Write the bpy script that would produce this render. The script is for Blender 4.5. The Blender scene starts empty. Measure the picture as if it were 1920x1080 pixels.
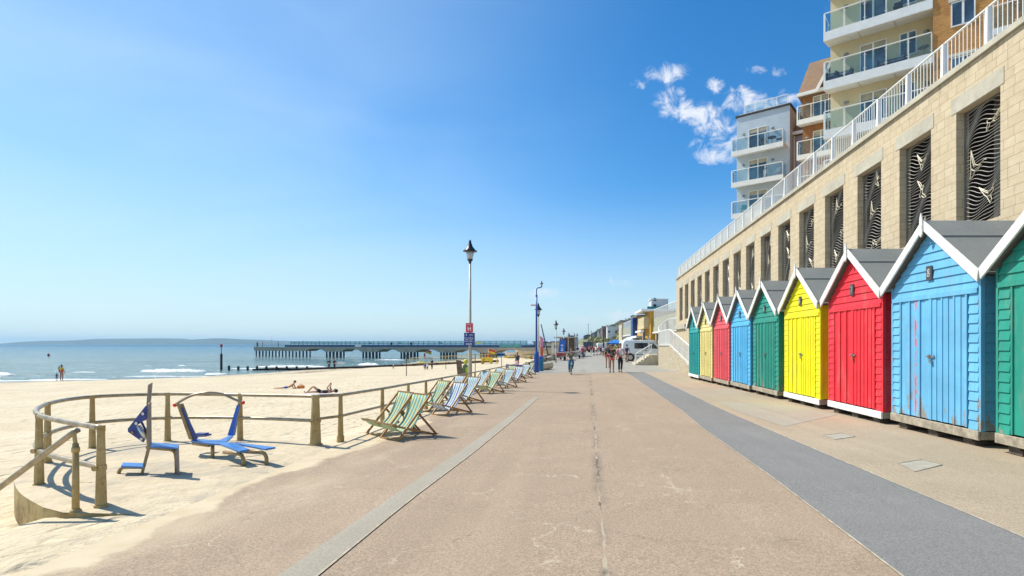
import bpy, math, random
from mathutils import Vector, Matrix, noise as mnoise
R = math.radians
rnd = random.Random(7)
scene = bpy.context.scene
col = scene.collection

# ------------------------------------------------------------------ camera
EYE = 1.5
cam_d = bpy.data.cameras.new("camera")
cam = bpy.data.objects.new("camera", cam_d); col.objects.link(cam)
cam.location = (0, 0, EYE); cam.rotation_euler = (R(90), 0, 0)
cam_d.sensor_width = 36; cam_d.lens = 1000 / 1920 * 36
cam_d.shift_x = -115 / 1920; cam_d.shift_y = 105 / 1920
cam_d.clip_start = 0.05; cam_d.clip_end = 40000
scene.camera = cam

# ------------------------------------------------------------------ light and exposure
SUN = Vector((-0.74, 0.30, 1.0)).normalized()
sun_el = math.asin(SUN.z); sun_az = math.atan2(SUN.x, SUN.y)
sl = bpy.data.lights.new("sun", 'SUN'); sl.energy = 4.2; sl.angle = R(0.53); sl.color = (1.0, 0.94, 0.82)
so = bpy.data.objects.new("sun", sl); col.objects.link(so)
so.rotation_euler = SUN.to_track_quat('Z', 'Y').to_euler(); so.location = (-30, 12, 60)
scene.view_settings.view_transform = 'Standard'; scene.view_settings.look = 'None'
scene.view_settings.gamma = 1.0; scene.view_settings.use_curve_mapping = False
scene.view_settings.exposure = 0.40
scene.cycles.max_bounces = 6; scene.cycles.transparent_max_bounces = 16
scene.cycles.caustics_reflective = False; scene.cycles.caustics_refractive = False
scene.cycles.volume_bounces = 0

w = bpy.data.worlds.new("World"); scene.world = w; w.use_nodes = True
nt = w.node_tree; N = nt.nodes; L = nt.links
for n in list(N): N.remove(n)
def wn(t, **k):
    n = N.new(t)
    for a, b in k.items(): setattr(n, a, b)
    return n
def wm(op, a, b=None, c=None, clamp=False):
    n = N.new('ShaderNodeMath'); n.operation = op; n.use_clamp = clamp
    for i, x in enumerate((a, b, c)):
        if x is None: continue
        if isinstance(x, (int, float)): n.inputs[i].default_value = x
        else: L.new(x, n.inputs[i])
    return n.outputs[0]
sky = wn('ShaderNodeTexSky', sky_type='NISHITA', sun_disc=False)
sky.sun_elevation = sun_el; sky.sun_rotation = sun_az
sky.air_density = 1.0; sky.dust_density = 0.35; sky.ozone_density = 2.0
hs = wn('ShaderNodeHueSaturation'); hs.inputs['Saturation'].default_value = 1.28; hs.inputs['Value'].default_value = 1.16
tint = wn('ShaderNodeMix', data_type='RGBA', blend_type='MULTIPLY'); tint.inputs[0].default_value = 1.0; tint.inputs[7].default_value = (.86, 1.0, 1.09, 1)
L.new(sky.outputs[0], tint.inputs[6]); L.new(tint.outputs[2], hs.inputs['Color'])
tc = wn('ShaderNodeTexCoord'); sp = wn('ShaderNodeSeparateXYZ'); L.new(tc.outputs['Generated'], sp.inputs[0])
yy = wm('MAXIMUM', sp.outputs[1], 0.05)
U = wm('DIVIDE', sp.outputs[0], yy); V = wm('DIVIDE', sp.outputs[2], yy)
CL = [(.165,.505,.034,.013,.75),(.190,.512,.022,.012,.7),(.135,.490,.018,.008,.5),
      (.185,.458,.026,.022,.95),(.215,.442,.030,.020,.95),(.245,.428,.030,.020,.9),(.270,.408,.034,.018,.9),(.300,.400,.032,.018,.85),
      (.205,.425,.030,.010,.6),(.320,.457,.028,.018,1.0),(.350,.450,.030,.016,1.0),(.297,.447,.014,.010,.7),
      (.310,.378,.034,.022,.9),(.280,.378,.026,.016,.8),(.345,.392,.030,.026,.8),(.265,.355,.028,.014,.9),(.300,.352,.02,.012,.6),(.235,.375,.018,.009,.6),
      (.268,.487,.012,.012,.7),(.349,.515,.020,.007,.6),(.375,.515,.014,.007,.4),(.400,.46,.016,.01,.5),
      (.085,.117,.020,.006,.55),(-.050,.095,.030,.006,.45),(-.075,.093,.018,.005,.4),(.105,.052,.042,.010,.9),(.06,.040,.03,.006,.6),
      (.012,.043,.028,.005,.7),(.03,.034,.05,.008,.5),(-.2,.048,.012,.004,.4),(-.06,.02,.09,.010,.35)]
best = None
for cu, cv, a, b, s in CL:
    du = wm('MULTIPLY', wm('SUBTRACT', U, cu), 1 / (a*1.6)); dv = wm('MULTIPLY', wm('SUBTRACT', V, cv), 1 / (b*1.6))
    q = wm('MULTIPLY', wm('SUBTRACT', 1.0, wm('ADD', wm('MULTIPLY', du, du), wm('MULTIPLY', dv, dv))), s)
    q = wm('MAXIMUM', q, -0.6)
    best = q if best is None else wm('MAXIMUM', best, q)
cn = wn('ShaderNodeTexNoise'); cn.inputs['Scale'].default_value = 30; cn.inputs['Detail'].default_value = 9; cn.inputs['Roughness'].default_value = .66; cn.inputs['Distortion'].default_value = .6
L.new(tc.outputs['Generated'], cn.inputs['Vector'])
dens = wm('ADD', wm('MULTIPLY', best, 1.1), wm('MULTIPLY', wm('SUBTRACT', cn.outputs[0], 0.535), 5.2))
mr = wn('ShaderNodeMapRange', interpolation_type='SMOOTHSTEP'); L.new(dens, mr.inputs[0])
mr.inputs[1].default_value = 0.0; mr.inputs[2].default_value = 1.5; mr.inputs[3].default_value = 0; mr.inputs[4].default_value = 0.86
gate = wm('GREATER_THAN', sp.outputs[1], 0.06)
cf = wm('MULTIPLY', mr.outputs[0], gate)
mx = wn('ShaderNodeMix', data_type='RGBA'); L.new(cf, mx.inputs[0]); L.new(hs.outputs[0], mx.inputs[6]); mx.inputs[7].default_value = (7.6, 7.8, 8.2, 1)
# thin high veil over the sea side, densest towards the sun
vn = wn('ShaderNodeTexNoise'); vn.inputs['Scale'].default_value = 1.6; vn.inputs['Detail'].default_value = 6; vn.inputs['Roughness'].default_value = .5; vn.inputs['Distortion'].default_value = .8
vmp = wn('ShaderNodeMapping'); vmp.inputs['Scale'].default_value = (1, 1, 3.2); L.new(tc.outputs['Generated'], vmp.inputs[0]); L.new(vmp.outputs[0], vn.inputs['Vector'])
vr = wn('ShaderNodeMapRange', interpolation_type='SMOOTHSTEP'); L.new(vn.outputs[0], vr.inputs[0]); vr.inputs[1].default_value = .25; vr.inputs[2].default_value = .75; vr.inputs[3].default_value = .45; vr.inputs[4].default_value = 1.0
vx = wn('ShaderNodeMapRange', interpolation_type='SMOOTHSTEP'); L.new(sp.outputs[0], vx.inputs[0]); vx.inputs[1].default_value = .22; vx.inputs[2].default_value = -.75; vx.inputs[3].default_value = 0; vx.inputs[4].default_value = .50
vf = wm('MULTIPLY', vr.outputs[0], vx.outputs[0])
vm = wn('ShaderNodeMix', data_type='RGBA'); L.new(vf, vm.inputs[0]); L.new(mx.outputs[2], vm.inputs[6]); vm.inputs[7].default_value = (5.7, 7.2, 8.1, 1); mx = vm
hz_ = wn('ShaderNodeMapRange', interpolation_type='SMOOTHSTEP'); L.new(sp.outputs[2], hz_.inputs[0]); hz_.inputs[1].default_value = .30; hz_.inputs[2].default_value = .0; hz_.inputs[3].default_value = 0; hz_.inputs[4].default_value = .62
vm2 = wn('ShaderNodeMix', data_type='RGBA'); L.new(hz_.outputs[0], vm2.inputs[0]); L.new(mx.outputs[2], vm2.inputs[6]); vm2.inputs[7].default_value = (4.9, 6.1, 6.9, 1); mx = vm2
bg = wn('ShaderNodeBackground'); bg.inputs[1].default_value = 0.10; L.new(mx.outputs[2], bg.inputs[0])
wo = wn('ShaderNodeOutputWorld'); L.new(bg.outputs[0], wo.inputs[0])

# ------------------------------------------------------------------ helpers
def g(y):                                   # promenade surface: falls gently away, then level
    return -0.012 * min(max(y, -10), 45)
def gp(px, py):                             # pixel -> point on the promenade
    Y = 1500 / (py - 657)
    if Y > 45: Y = 2040 / (py - 645)
    return Vector(((px - 1075) / 1000 * Y, Y, g(Y)))
def at(px, py, Y):
    return Vector(((px - 1075) / 1000 * Y, Y, EYE - (py - 645) / 1000 * Y))
def lerp(a, b, t): return a + (b - a) * t
def interp(tab, x):
    if x <= tab[0][0]: return tab[0][1]
    for (a, u), (b, v) in zip(tab, tab[1:]):
        if x <= b: return u + (v - u) * (x - a) / (b - a)
    return tab[-1][1]
def sst(a, b, x):
    t = min(max((x - a) / (b - a), 0), 1); return t * t * (3 - 2 * t)

class MB:
    def __init__(s): s.v = []; s.f = []
    def add(s, vs, fs):
        o = len(s.v); s.v += [tuple(p) for p in vs]; s.f += [tuple(o + i for i in f) for f in fs]
    def box(s, x0, x1, y0, y1, z0, z1):
        s.add([(x0,y0,z0),(x1,y0,z0),(x1,y1,z0),(x0,y1,z0),(x0,y0,z1),(x1,y0,z1),(x1,y1,z1),(x0,y1,z1)],
              [(0,3,2,1),(4,5,6,7),(0,1,5,4),(1,2,6,5),(2,3,7,6),(3,0,4,7)])
        return s
    def hexa(s, p):                          # 8 points: bottom 4, top 4
        s.add(p, [(0,3,2,1),(4,5,6,7),(0,1,5,4),(1,2,6,5),(2,3,7,6),(3,0,4,7)]); return s
    def bar(s, a, b, wd, ht, up=(0,0,1)):    # rectangular bar a->b
        a = Vector(a); b = Vector(b); d = (b - a).normalized(); u = Vector(up)
        sd = d.cross(u)
        if sd.length < 1e-4: sd = d.cross(Vector((0, 1, 0)))
        sd.normalize(); u = sd.cross(d).normalized()
        p = [a-sd*wd/2-u*ht/2, a+sd*wd/2-u*ht/2, a+sd*wd/2+u*ht/2, a-sd*wd/2+u*ht/2]
        q = [x + (b - a) for x in p]
        s.add(p + q, [(0,1,2,3),(7,6,5,4),(0,4,5,1),(1,5,6,2),(2,6,7,3),(3,7,4,0)]); return s
    def tube(s, pts, r, n=8, cap=True):
        pts = [Vector(p) for p in pts]; rs = r if isinstance(r, (list, tuple)) else [r] * len(pts)
        rings = []; ref = None
        for i, p in enumerate(pts):
            d = (pts[min(i+1, len(pts)-1)] - pts[max(i-1, 0)]).normalized()
            if ref is None:
                ref = Vector((0,0,1)) if abs(d.z) < .9 else Vector((1,0,0))
            a = d.cross(ref)
            if a.length < 1e-5: a = d.orthogonal()
            a.normalize(); b = a.cross(d).normalized(); ref = b
            rings.append([p + (a*math.cos(2*math.pi*k/n) + b*math.sin(2*math.pi*k/n)) * rs[i] for k in range(n)])
        vs = [q for rg in rings for q in rg]; fs = []
        for i in range(len(pts)-1):
            for k in range(n):
                fs.append((i*n+k, i*n+(k+1)%n, (i+1)*n+(k+1)%n, (i+1)*n+k))
        if cap: fs += [tuple(range(n))[::-1], tuple((len(pts)-1)*n+k for k in range(n))]
        s.add(vs, fs); return s
    def lathe(s, prof, c=(0,0,0), n=16):     # prof = [(r,z)]
        vs = []; fs = []
        for r_, z in prof:
            for k in range(n):
                a = 2*math.pi*k/n; vs.append((c[0]+r_*math.cos(a), c[1]+r_*math.sin(a), c[2]+z))
        m = len(prof)
        for i in range(m-1):
            for k in range(n): fs.append((i*n+k, i*n+(k+1)%n, (i+1)*n+(k+1)%n, (i+1)*n+k))
        fs += [tuple(range(n))[::-1], tuple((m-1)*n+k for k in range(n))]
        s.add(vs, fs); return s
    def ball(s, c, r, n=12, m=8):
        r = r if isinstance(r, (tuple, list)) else (r, r, r); vs = []; fs = []
        for i in range(1, m):
            t = math.pi*i/m
            for k in range(n):
                a = 2*math.pi*k/n; vs.append((c[0]+r[0]*math.sin(t)*math.cos(a), c[1]+r[1]*math.sin(t)*math.sin(a), c[2]+r[2]*math.cos(t)))
        for i in range(m-2):
            for k in range(n): fs.append((i*n+k, (i+1)*n+k, (i+1)*n+(k+1)%n, i*n+(k+1)%n))
        vs += [(c[0],c[1],c[2]+r[2]), (c[0],c[1],c[2]-r[2])]; T = len(vs)-2
        for k in range(n): fs += [(T, k, (k+1)%n), (T+1, (m-2)*n+(k+1)%n, (m-2)*n+k)]
        s.add(vs, fs); return s
    def prism(s, poly, f0, f1):              # poly: list of 2-tuples, f0/f1 map 2-tuple -> 3D
        n = len(poly); vs = [f0(p) for p in poly] + [f1(p) for p in poly]
        fs = [tuple(range(n)), tuple(range(2*n-1, n-1, -1))] + [(i, n+i, n+(i+1)%n, (i+1)%n) for i in range(n)]
        s.add(vs, fs); return s
    def prism_x(s, poly, x0, x1): return s.prism(poly, lambda p: (x0,p[0],p[1]), lambda p: (x1,p[0],p[1]))
    def prism_y(s, poly, y0, y1): return s.prism(poly, lambda p: (p[0],y0,p[1]), lambda p: (p[0],y1,p[1]))
    def prism_z(s, poly, z0, z1): return s.prism(poly, lambda p: (p[0],p[1],z0), lambda p: (p[0],p[1],z1))
    def grid(s, nx, ny, fn):
        vs = [fn(i/(nx-1), j/(ny-1)) for j in range(ny) for i in range(nx)]
        fs = [(j*nx+i, j*nx+i+1, (j+1)*nx+i+1, (j+1)*nx+i) for j in range(ny-1) for i in range(nx-1)]
        s.add(vs, fs); return s
    def build(s, name, m, parent=None, smooth=False, loc=None, rz=0, fix=True):
        me = bpy.data.meshes.new(name); me.from_pydata(s.v, [], s.f); me.update()
        if fix:
            import bmesh
            bm = bmesh.new(); bm.from_mesh(me); bmesh.ops.recalc_face_normals(bm, faces=bm.faces); bm.to_mesh(me); bm.free()
        if smooth:
            for p in me.polygons: p.use_smooth = True
        me.materials.append(m)
        o = bpy.data.objects.new(name, me); col.objects.link(o)
        if parent: o.parent = parent
        if loc: o.location = loc
        if rz: o.rotation_euler.z = rz
        return o
def bevel(o, w_=.01, seg=2, ang=40):
    b = o.modifiers.new('bevel', 'BEVEL'); b.width = w_; b.segments = seg; b.limit_method = 'ANGLE'; b.angle_limit = R(ang); return o
def tag(o, label, cat, group=None):
    o['label'] = label; o['category'] = cat
    if group: o['group'] = group
    return o
def struct(o): o['kind'] = 'structure'; return o
def thing(name, label, cat, loc=(0,0,0), rz=0, group=None):
    o = bpy.data.objects.new(name, None); col.objects.link(o); o.empty_display_size = .2
    o.location = loc; o.rotation_euler.z = rz
    return tag(o, label, cat, group)
def copy_tree(o, parent=None):
    c = o.copy(); col.objects.link(c)
    if parent: c.parent = parent
    for ch in list(o.children): copy_tree(ch, c)
    return c
def dup(o, loc, rz=0, label=None):
    c = copy_tree(o); c.location = loc; c.rotation_euler.z = rz
    if label: c['label'] = label
    return c

# ------------------------------------------------------------------ materials
class NT:
    def __init__(s, name):
        s.m = bpy.data.materials.new(name); s.m.use_nodes = True; s.t = s.m.node_tree
        s.n = s.t.nodes; s.l = s.t.links; s.p = s.n['Principled BSDF']; s.tc = s.n.new('ShaderNodeTexCoord')
    def math(s, op, a, b=None, c=None, clamp=False):
        n = s.n.new('ShaderNodeMath'); n.operation = op; n.use_clamp = clamp
        for i, x in enumerate((a, b, c)):
            if x is None: continue
            if isinstance(x, (int, float)): n.inputs[i].default_value = x
            else: s.l.new(x, n.inputs[i])
        return n.outputs[0]
    def noise(s, scale, detail=4, rough=.55, vec=None, dist=0, sc3=None):
        n = s.n.new('ShaderNodeTexNoise'); n.inputs['Scale'].default_value = scale; n.inputs['Detail'].default_value = detail
        n.inputs['Roughness'].default_value = rough; n.inputs['Distortion'].default_value = dist
        v = vec or s.tc.outputs['Object']
        if sc3:
            mp = s.n.new('ShaderNodeMapping'); mp.inputs['Scale'].default_value = sc3; s.l.new(v, mp.inputs[0]); v = mp.outputs[0]
        s.l.new(v, n.inputs['Vector']); return n.outputs[0]
    def ramp(s, fac, a, b, lo=0., hi=1.):
        n = s.n.new('ShaderNodeMapRange'); n.interpolation_type = 'SMOOTHSTEP'; s.l.new(fac, n.inputs[0])
        n.inputs[1].default_value = a; n.inputs[2].default_value = b; n.inputs[3].default_value = lo; n.inputs[4].default_value = hi
        return n.outputs[0]
    def mix(s, fac, a, b, mode='MIX'):
        n = s.n.new('ShaderNodeMix'); n.data_type = 'RGBA'; n.blend_type = mode
        for i, x in ((0, fac), (6, a), (7, b)):
            if isinstance(x, (int, float)): n.inputs[i].default_value = x
            elif isinstance(x, (tuple, list)): n.inputs[i].default_value = (*x[:3], 1)
            else: s.l.new(x, n.inputs[i])
        return n.outputs[2]
    def bump(s, h, strength, dist=.01, normal=None):
        n = s.n.new('ShaderNodeBump'); n.inputs['Strength'].default_value = strength; n.inputs['Distance'].default_value = dist
        s.l.new(h, n.inputs['Height'])
        if normal: s.l.new(normal, n.inputs['Normal'])
        s.l.new(n.outputs[0], s.p.inputs['Normal']); return n.outputs[0]
    def base(s, c):
        if isinstance(c, (tuple, list)): s.p.inputs['Base Color'].default_value = (*c[:3], 1)
        else: s.l.new(c, s.p.inputs['Base Color'])
    def rough(s, r_):
        if isinstance(r_, (int, float)): s.p.inputs['Roughness'].default_value = r_
        else: s.l.new(r_, s.p.inputs['Roughness'])
    def xyz(s, vec=None):
        n = s.n.new('ShaderNodeSeparateXYZ'); s.l.new(vec or s.tc.outputs['Object'], n.inputs[0]); return n.outputs
    def comb(s, x, y, z=0.):
        n = s.n.new('ShaderNodeCombineXYZ')
        for i, q in enumerate((x, y, z)):
            if isinstance(q, (int, float)): n.inputs[i].default_value = q
            else: s.l.new(q, n.inputs[i])
        return n.outputs[0]
_mc = {}
def M(name, c, rough=.6, metal=0., var=.18, scale=2.5, bump=.0, bscale=60, spec=.5):
    if name in _mc: return _mc[name]
    t = NT(name); c = tuple(c)
    a = tuple(max(0, x*(1-var)) for x in c); b = tuple(min(1, x*(1+var)) for x in c)
    n1 = t.noise(scale, 6, .65)
    t.base(t.mix(t.ramp(n1, .3, .7), a, b)); t.rough(rough); t.p.inputs['Metallic'].default_value = metal
    t.p.inputs['Specular IOR Level'].default_value = spec
    if bump: t.bump(t.noise(bscale, 3), bump, .01)
    _mc[name] = t.m; return t.m

# ------------------------------------------------------------------ ground materials
def sand_material():
    t = NT('sand'); X, Y, Z = t.xyz()
    n1 = t.noise(.35, 6, .6); n2 = t.noise(6, 6, .7)
    n3 = t.noise(.22, 5, .6, sc3=(1, .25, 1))
    c = t.mix(t.ramp(n1, .3, .7), (.61, .515, .35), (.70, .605, .435))
    c = t.mix(t.ramp(n2, .35, .75, 0, .45), c, (.47, .36, .22))
    # damp sand and weed line at the water's edge (height above the water)
    wet = t.ramp(Z, -2.57, -2.30, 1, 0)
    c = t.mix(t.math('MULTIPLY', wet, .7), c, (.40, .35, .26))
    band = t.math('SUBTRACT', 1.0, t.math('ABSOLUTE', t.math('MULTIPLY', t.math('ADD', Z, t.math('ADD', 2.28, t.math('MULTIPLY', t.math('SUBTRACT', n3, .5), .45))), 7)), clamp=True)
    weed = t.math('MULTIPLY', band, t.ramp(t.noise(.6, 6, .8), .45, .52))
    c = t.mix(t.math('MULTIPLY', weed, .9), c, (.17, .12, .07))
    # scattered pebbles and scraps of weed
    sc = t.ramp(t.noise(5.5, 2, .5, sc3=(1, .5, 1)), .735, .78, 0, .8)
    c = t.mix(sc, c, (.22, .17, .11))
    t.base(c); t.rough(.9); t.p.inputs['Specular IOR Level'].default_value = .2
    vo = t.n.new('ShaderNodeTexVoronoi'); vo.inputs['Scale'].default_value = 2.3; vo.inputs['Randomness'].default_value = 1
    wv_ = t.n.new('ShaderNodeTexNoise'); wv_.inputs['Scale'].default_value = 1.7; t.l.new(t.tc.outputs['Object'], wv_.inputs['Vector']); wx = t.n.new('ShaderNodeMix'); wx.data_type = 'RGBA'; wx.blend_type = 'ADD'; wx.inputs[0].default_value = .6
    t.l.new(t.tc.outputs['Object'], wx.inputs[6]); t.l.new(wv_.outputs[1], wx.inputs[7]); t.l.new(wx.outputs[2], vo.inputs['Vector'])
    dent = t.ramp(vo.outputs['Distance'], .05, .42)
    h = t.math('ADD', t.math('ADD', t.math('MULTIPLY', t.noise(2.6, 4, .6), .9), t.math('MULTIPLY', dent, .55)), t.math('MULTIPLY', t.noise(14, 4, .6), .25))
    t.bump(h, .85, .13)
    return t.m
def asphalt(name, base, speck, dark, cracks=False, sandy=0.0, sandedge=False):
    t = NT(name); X, Y, Z = t.xyz()
    n1 = t.noise(.45, 7, .6); n2 = t.noise(55, 2, .8); n3 = t.noise(140, 2, .8); n4 = t.noise(1.7, 6, .7)
    c = t.mix(t.ramp(n1, .3, .7), tuple(x*.93 for x in base), tuple(x*1.06 for x in base))
    c = t.mix(t.ramp(n4, .35, .75, 0, .45), c, tuple(x*.82 for x in base))
    st = t.ramp(t.noise(.8, 6, .75, dist=.5), .56, .68, 0, .42); c = t.mix(st, c, tuple(x*.66 for x in base))
    lt = t.ramp(t.noise(.55, 5, .7, sc3=(1, .3, 1)), .54, .72, 0, .45); c = t.mix(lt, c, (min(1,base[0]*1.32), min(1,base[1]*1.32), min(1,base[2]*1.28)))
    c = t.mix(t.ramp(n2, .40, .62, 0, .7), c, dark)
    c = t.mix(t.ramp(n3, .56, .70, 0, .8), c, speck)
    # long tyre-worn tracks along the way
    tk = t.noise(1.7, 5, .65, sc3=(1, .05, 1)); c = t.mix(t.ramp(tk, .50, .68, 0, .28), c, tuple(x*.72 for x in base))
    tr = t.noise(1.1, 4, .6, sc3=(1, .06, 1)); c = t.mix(t.ramp(tr, .5, .72, 0, .25), c, tuple(min(1, x*1.18) for x in base))
    if cracks:
        wv = t.noise(1.3, 5, .7); wv2 = t.noise(7, 4, .7)
        off = t.math('ADD', t.math('MULTIPLY', t.math('SUBTRACT', wv, .5), .14), t.math('MULTIPLY', t.math('SUBTRACT', wv2, .5), .05))
        line = t.math('ADD', t.math('SUBTRACT', X, t.math('ADD', .12, t.math('MULTIPLY', Y, .028))), off)
        wd = t.math('ADD', .004, t.math('MULTIPLY', t.ramp(t.noise(2.2, 3, .6), .42, .62), .014))
        ln = t.math('LESS_THAN', t.math('ABSOLUTE', line), wd)
        c = t.mix(t.math('MULTIPLY', t.ramp(t.math('ABSOLUTE', line), .0, .10, .42, 0), t.ramp(t.noise(1.1, 3), .42, .60)), c, (.10, .09, .075))
        c = t.mix(t.math('MULTIPLY', ln, t.ramp(t.noise(.9, 2), .38, .5, .25, .9)), c, t.mix(t.ramp(t.noise(1.7, 2), .45, .55), (.12, .10, .08), (.44, .37, .26)))
        vo = t.n.new('ShaderNodeTexVoronoi'); vo.feature = 'DISTANCE_TO_EDGE'; vo.inputs['Scale'].default_value = .62
        wp = t.n.new('ShaderNodeMix'); wp.data_type = 'RGBA'; wp.blend_type = 'ADD'; wp.inputs[0].default_value = .55
        nn = t.n.new('ShaderNodeTexNoise'); nn.inputs['Scale'].default_value = 2.2; nn.inputs['Detail'].default_value = 6; nn.inputs['Roughness'].default_value = .7
        t.l.new(t.tc.outputs['Object'], nn.inputs['Vector']); t.l.new(t.tc.outputs['Object'], wp.inputs[6]); t.l.new(nn.outputs[1], wp.inputs[7])
        t.l.new(wp.outputs[2], vo.inputs['Vector'])
        ck = t.math('LESS_THAN', vo.outputs['Distance'], t.math('ADD', .0018, t.math('MULTIPLY', t.ramp(wv2, .4, .65), .0045)))
        ck = t.math('MULTIPLY', ck, t.ramp(t.noise(.42, 2, .5), .34, .44))
        c = t.mix(t.math('MULTIPLY', ck, .62), c, t.mix(t.ramp(wv, .42, .58), (.60, .52, .38), (.16, .13, .10)))
    if sandedge:
        e = t.math('ADD', X, t.math('ADD', t.math('MULTIPLY', t.math('SUBTRACT', t.noise(.55, 6, .65), .5), 1.5), 3.5))
        e = t.math('SUBTRACT', e, t.math('MULTIPLY', t.ramp(Y, 5, 11), .45))
        e = t.math('ADD', e, t.math('MULTIPLY', t.ramp(Y, 11, 17), 1.2))
        full = t.ramp(e, -.09, .05, 1, 0)
        thin = t.math('MULTIPLY', t.ramp(e, .1, 1.5, .62, 0), t.ramp(t.noise(.9, 5, .6, sc3=(1, .35, 1)), .45, .68))
        sc = t.mix(t.ramp(t.noise(3, 5, .6), .3, .7), (.56, .45, .29), (.64, .53, .36))
        c = t.mix(t.math('MAXIMUM', full, thin), c, sc)
    t.base(c); t.rough(.88); t.p.inputs['Specular IOR Level'].default_value = .3
    h = t.math('ADD', t.math('MULTIPLY', n3, .5), n2)
    t.bump(h, .35, .006)
    return t.m
sand = sand_material()
tan = asphalt('promenade_asphalt', (.425, .315, .218), (.68, .58, .45), (.20, .152, .10), cracks=True, sandedge=True)
tan2 = asphalt('promenade_asphalt_plain', (.455, .36, .25), (.68, .59, .46), (.25, .195, .135))
grey_d = asphalt('dark_asphalt', (.245, .238, .225), (.45, .43, .39), (.14, .135, .125))
grey_l = asphalt('pale_tarmac', (.355, .335, .285), (.48, .45, .39), (.25, .24, .21))
strip_m = asphalt('slurry_strip', (.385, .345, .268), (.51, .46, .37), (.27, .24, .185))
conc = M('concrete', (.42, .38, .30), .85, var=.25, scale=1.5, bump=.3)
white = M('white_paint', (.80, .80, .77), .45, var=.06)
white_w = M('worn_white_paint', (.78, .77, .72), .6, var=.16, scale=9, bump=.15)

# ------------------------------------------------------------------ beach and ground, one sheet
SH = [(-60,-90),(48,-76),(56,-62),(58,-54.5),(62,-49.5),(70,-45),(91,-40.3),(108,-35.5),(150,-25),(205,-16.5),(240,-13),(320,-16),(600,-40),(1500,-60),(9000,-60)]
def beach(x, y):
    g0 = g(y)
    if x > -3.8: return g0 - .05
    sx = interp(SH, y); d = -3.8 - x; W = -3.8 - sx
    t = d / W
    d0 = lerp(1.15, .25, sst(5.0, 6.3, y))
    drop = interp([(9, .17), (16, .30)], y) * sst(d0, d0 + 1.2, d)
    if y < 5.35: drop -= .060 * (1 - sst(.95, 1.6, d))
    tt = t if t < 1 else 1 + (t - 1) * 1.2
    z = g0 - .05 - drop - (2.6 + g0 - .05 - .3) * (tt ** .85)
    if t < 1: z += .05 * mnoise.noise(Vector((x*.25, y*.18, 0))) * min(1, d) + .022 * mnoise.noise(Vector((x*1.4, y*1.4, 3))) * min(1, d)
    return max(z, -4.5)
ys = [-12,-6,-3]
y = 0.
while y < 22: ys.append(y); y += .22
while y < 60: ys.append(y); y += .7
while y < 260: ys.append(y); y += 3
ys += [300, 360, 450, 600, 900, 1500, 3000, 6000, 9000]
fr = []
d = 0.
while d < 14: fr.append(d); d += .2
mb = MB(); nx = len(fr) + 60 + 3
rows = []
for y in ys:
    sx = interp(SH, y); xs = [9000, 60, -3.5]
    xs += [-3.8 - q for q in fr]
    last = xs[-1]; end = sx - 14
    xs += [lerp(last, end, (k+1)/60) for k in range(60)]
    rows.append([(x, y, beach(x, y)) for x in xs])
nx = len(rows[0])
mb.add([p for r_ in rows for p in r_], [(j*nx+i, (j+1)*nx+i, (j+1)*nx+i+1, j*nx+i+1) for j in range(len(ys)-1) for i in range(nx-1)])
o = struct(mb.build('sand_beach', sand, smooth=True))
def ray(px, py):                             # where a line of sight meets the beach
    Y = 4.
    while Y < 400:
        p = at(px, py, Y)
        if p.z <= beach(p.x, p.y): return Vector((p.x, p.y, beach(p.x, p.y)))
        Y += .05 if Y < 40 else .25
    return at(px, py, 400)

# ------------------------------------------------------------------ sea
def sea_material():
    t = NT('sea_water'); X, Y, Z = t.xyz()
    sw = t.noise(.05, 5, .6, sc3=(.35, 1, 1))
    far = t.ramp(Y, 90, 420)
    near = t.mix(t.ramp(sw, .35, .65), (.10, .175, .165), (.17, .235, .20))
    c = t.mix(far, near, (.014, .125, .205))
    n1 = t.noise(.8, 5, .65, sc3=(.45, 1, 1)); n2 = t.noise(.16, 4, .6, sc3=(.4, 1, 1)); n3 = t.noise(.03, 4, .6, sc3=(.3, 1, 1))
    cap = t.math('MULTIPLY', t.ramp(t.noise(.55, 6, .72, sc3=(.28, 1, 1)), .63, .67), t.ramp(Y, 60, 700, .8, 0))
    rp_ = t.noise(.62, 6, .75, sc3=(.22, 1, 1)); c = t.mix(t.ramp(rp_, .44, .60, 0, .62), c, (.02, .07, .09)); c = t.mix(t.ramp(rp_, .60, .42, 0, .0), c, (.3, .34, .3))
    c = t.mix(cap, c, (.72, .75, .74))
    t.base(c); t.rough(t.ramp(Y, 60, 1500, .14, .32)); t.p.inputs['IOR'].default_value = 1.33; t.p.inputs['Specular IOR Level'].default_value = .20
    h = t.math('ADD', t.math('ADD', t.math('MULTIPLY', n1, .5), t.math('MULTIPLY', n2, 1.4)), t.math('MULTIPLY', n3, 3))
    t.bump(h, 1.0, 1.1)
    return t.m
sea_m = sea_material()
mb = MB()
xs = [-13000, -6000, -2500, -1000, -500, -300, -220] + [-160 + 4*i for i in range(40)] + [0, 6, 12]
ysq = [-60, -20, 10] + [30 + 2.0*i for i in range(60)] + [152 + 6*i for i in range(20)] + [290, 340, 400, 500, 700, 1000, 2000, 4000, 8000, 13000]
def seaz(x, y):
    if y > 270 or y < 25 or x < -170: return -2.6
    return -2.6 + .07*math.sin(y*.55 + .04*x + 2*mnoise.noise(Vector((x*.05, y*.03, 0)))) * (1 if y < 150 else .6)
mb.add([(x, y, seaz(x, y)) for y in ysq for x in xs], [(j*len(xs)+i, j*len(xs)+i+1, (j+1)*len(xs)+i+1, (j+1)*len(xs)+i) for j in range(len(ysq)-1) for i in range(len(xs)-1)])
struct(mb.build('sea_water', sea_m, smooth=True))
foam = NT('foam'); foam.base(foam.mix(foam.ramp(foam.noise(1.2, 6, .7), .35, .6), (.62, .66, .64), (.86, .87, .86))); foam.rough(.8)
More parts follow.
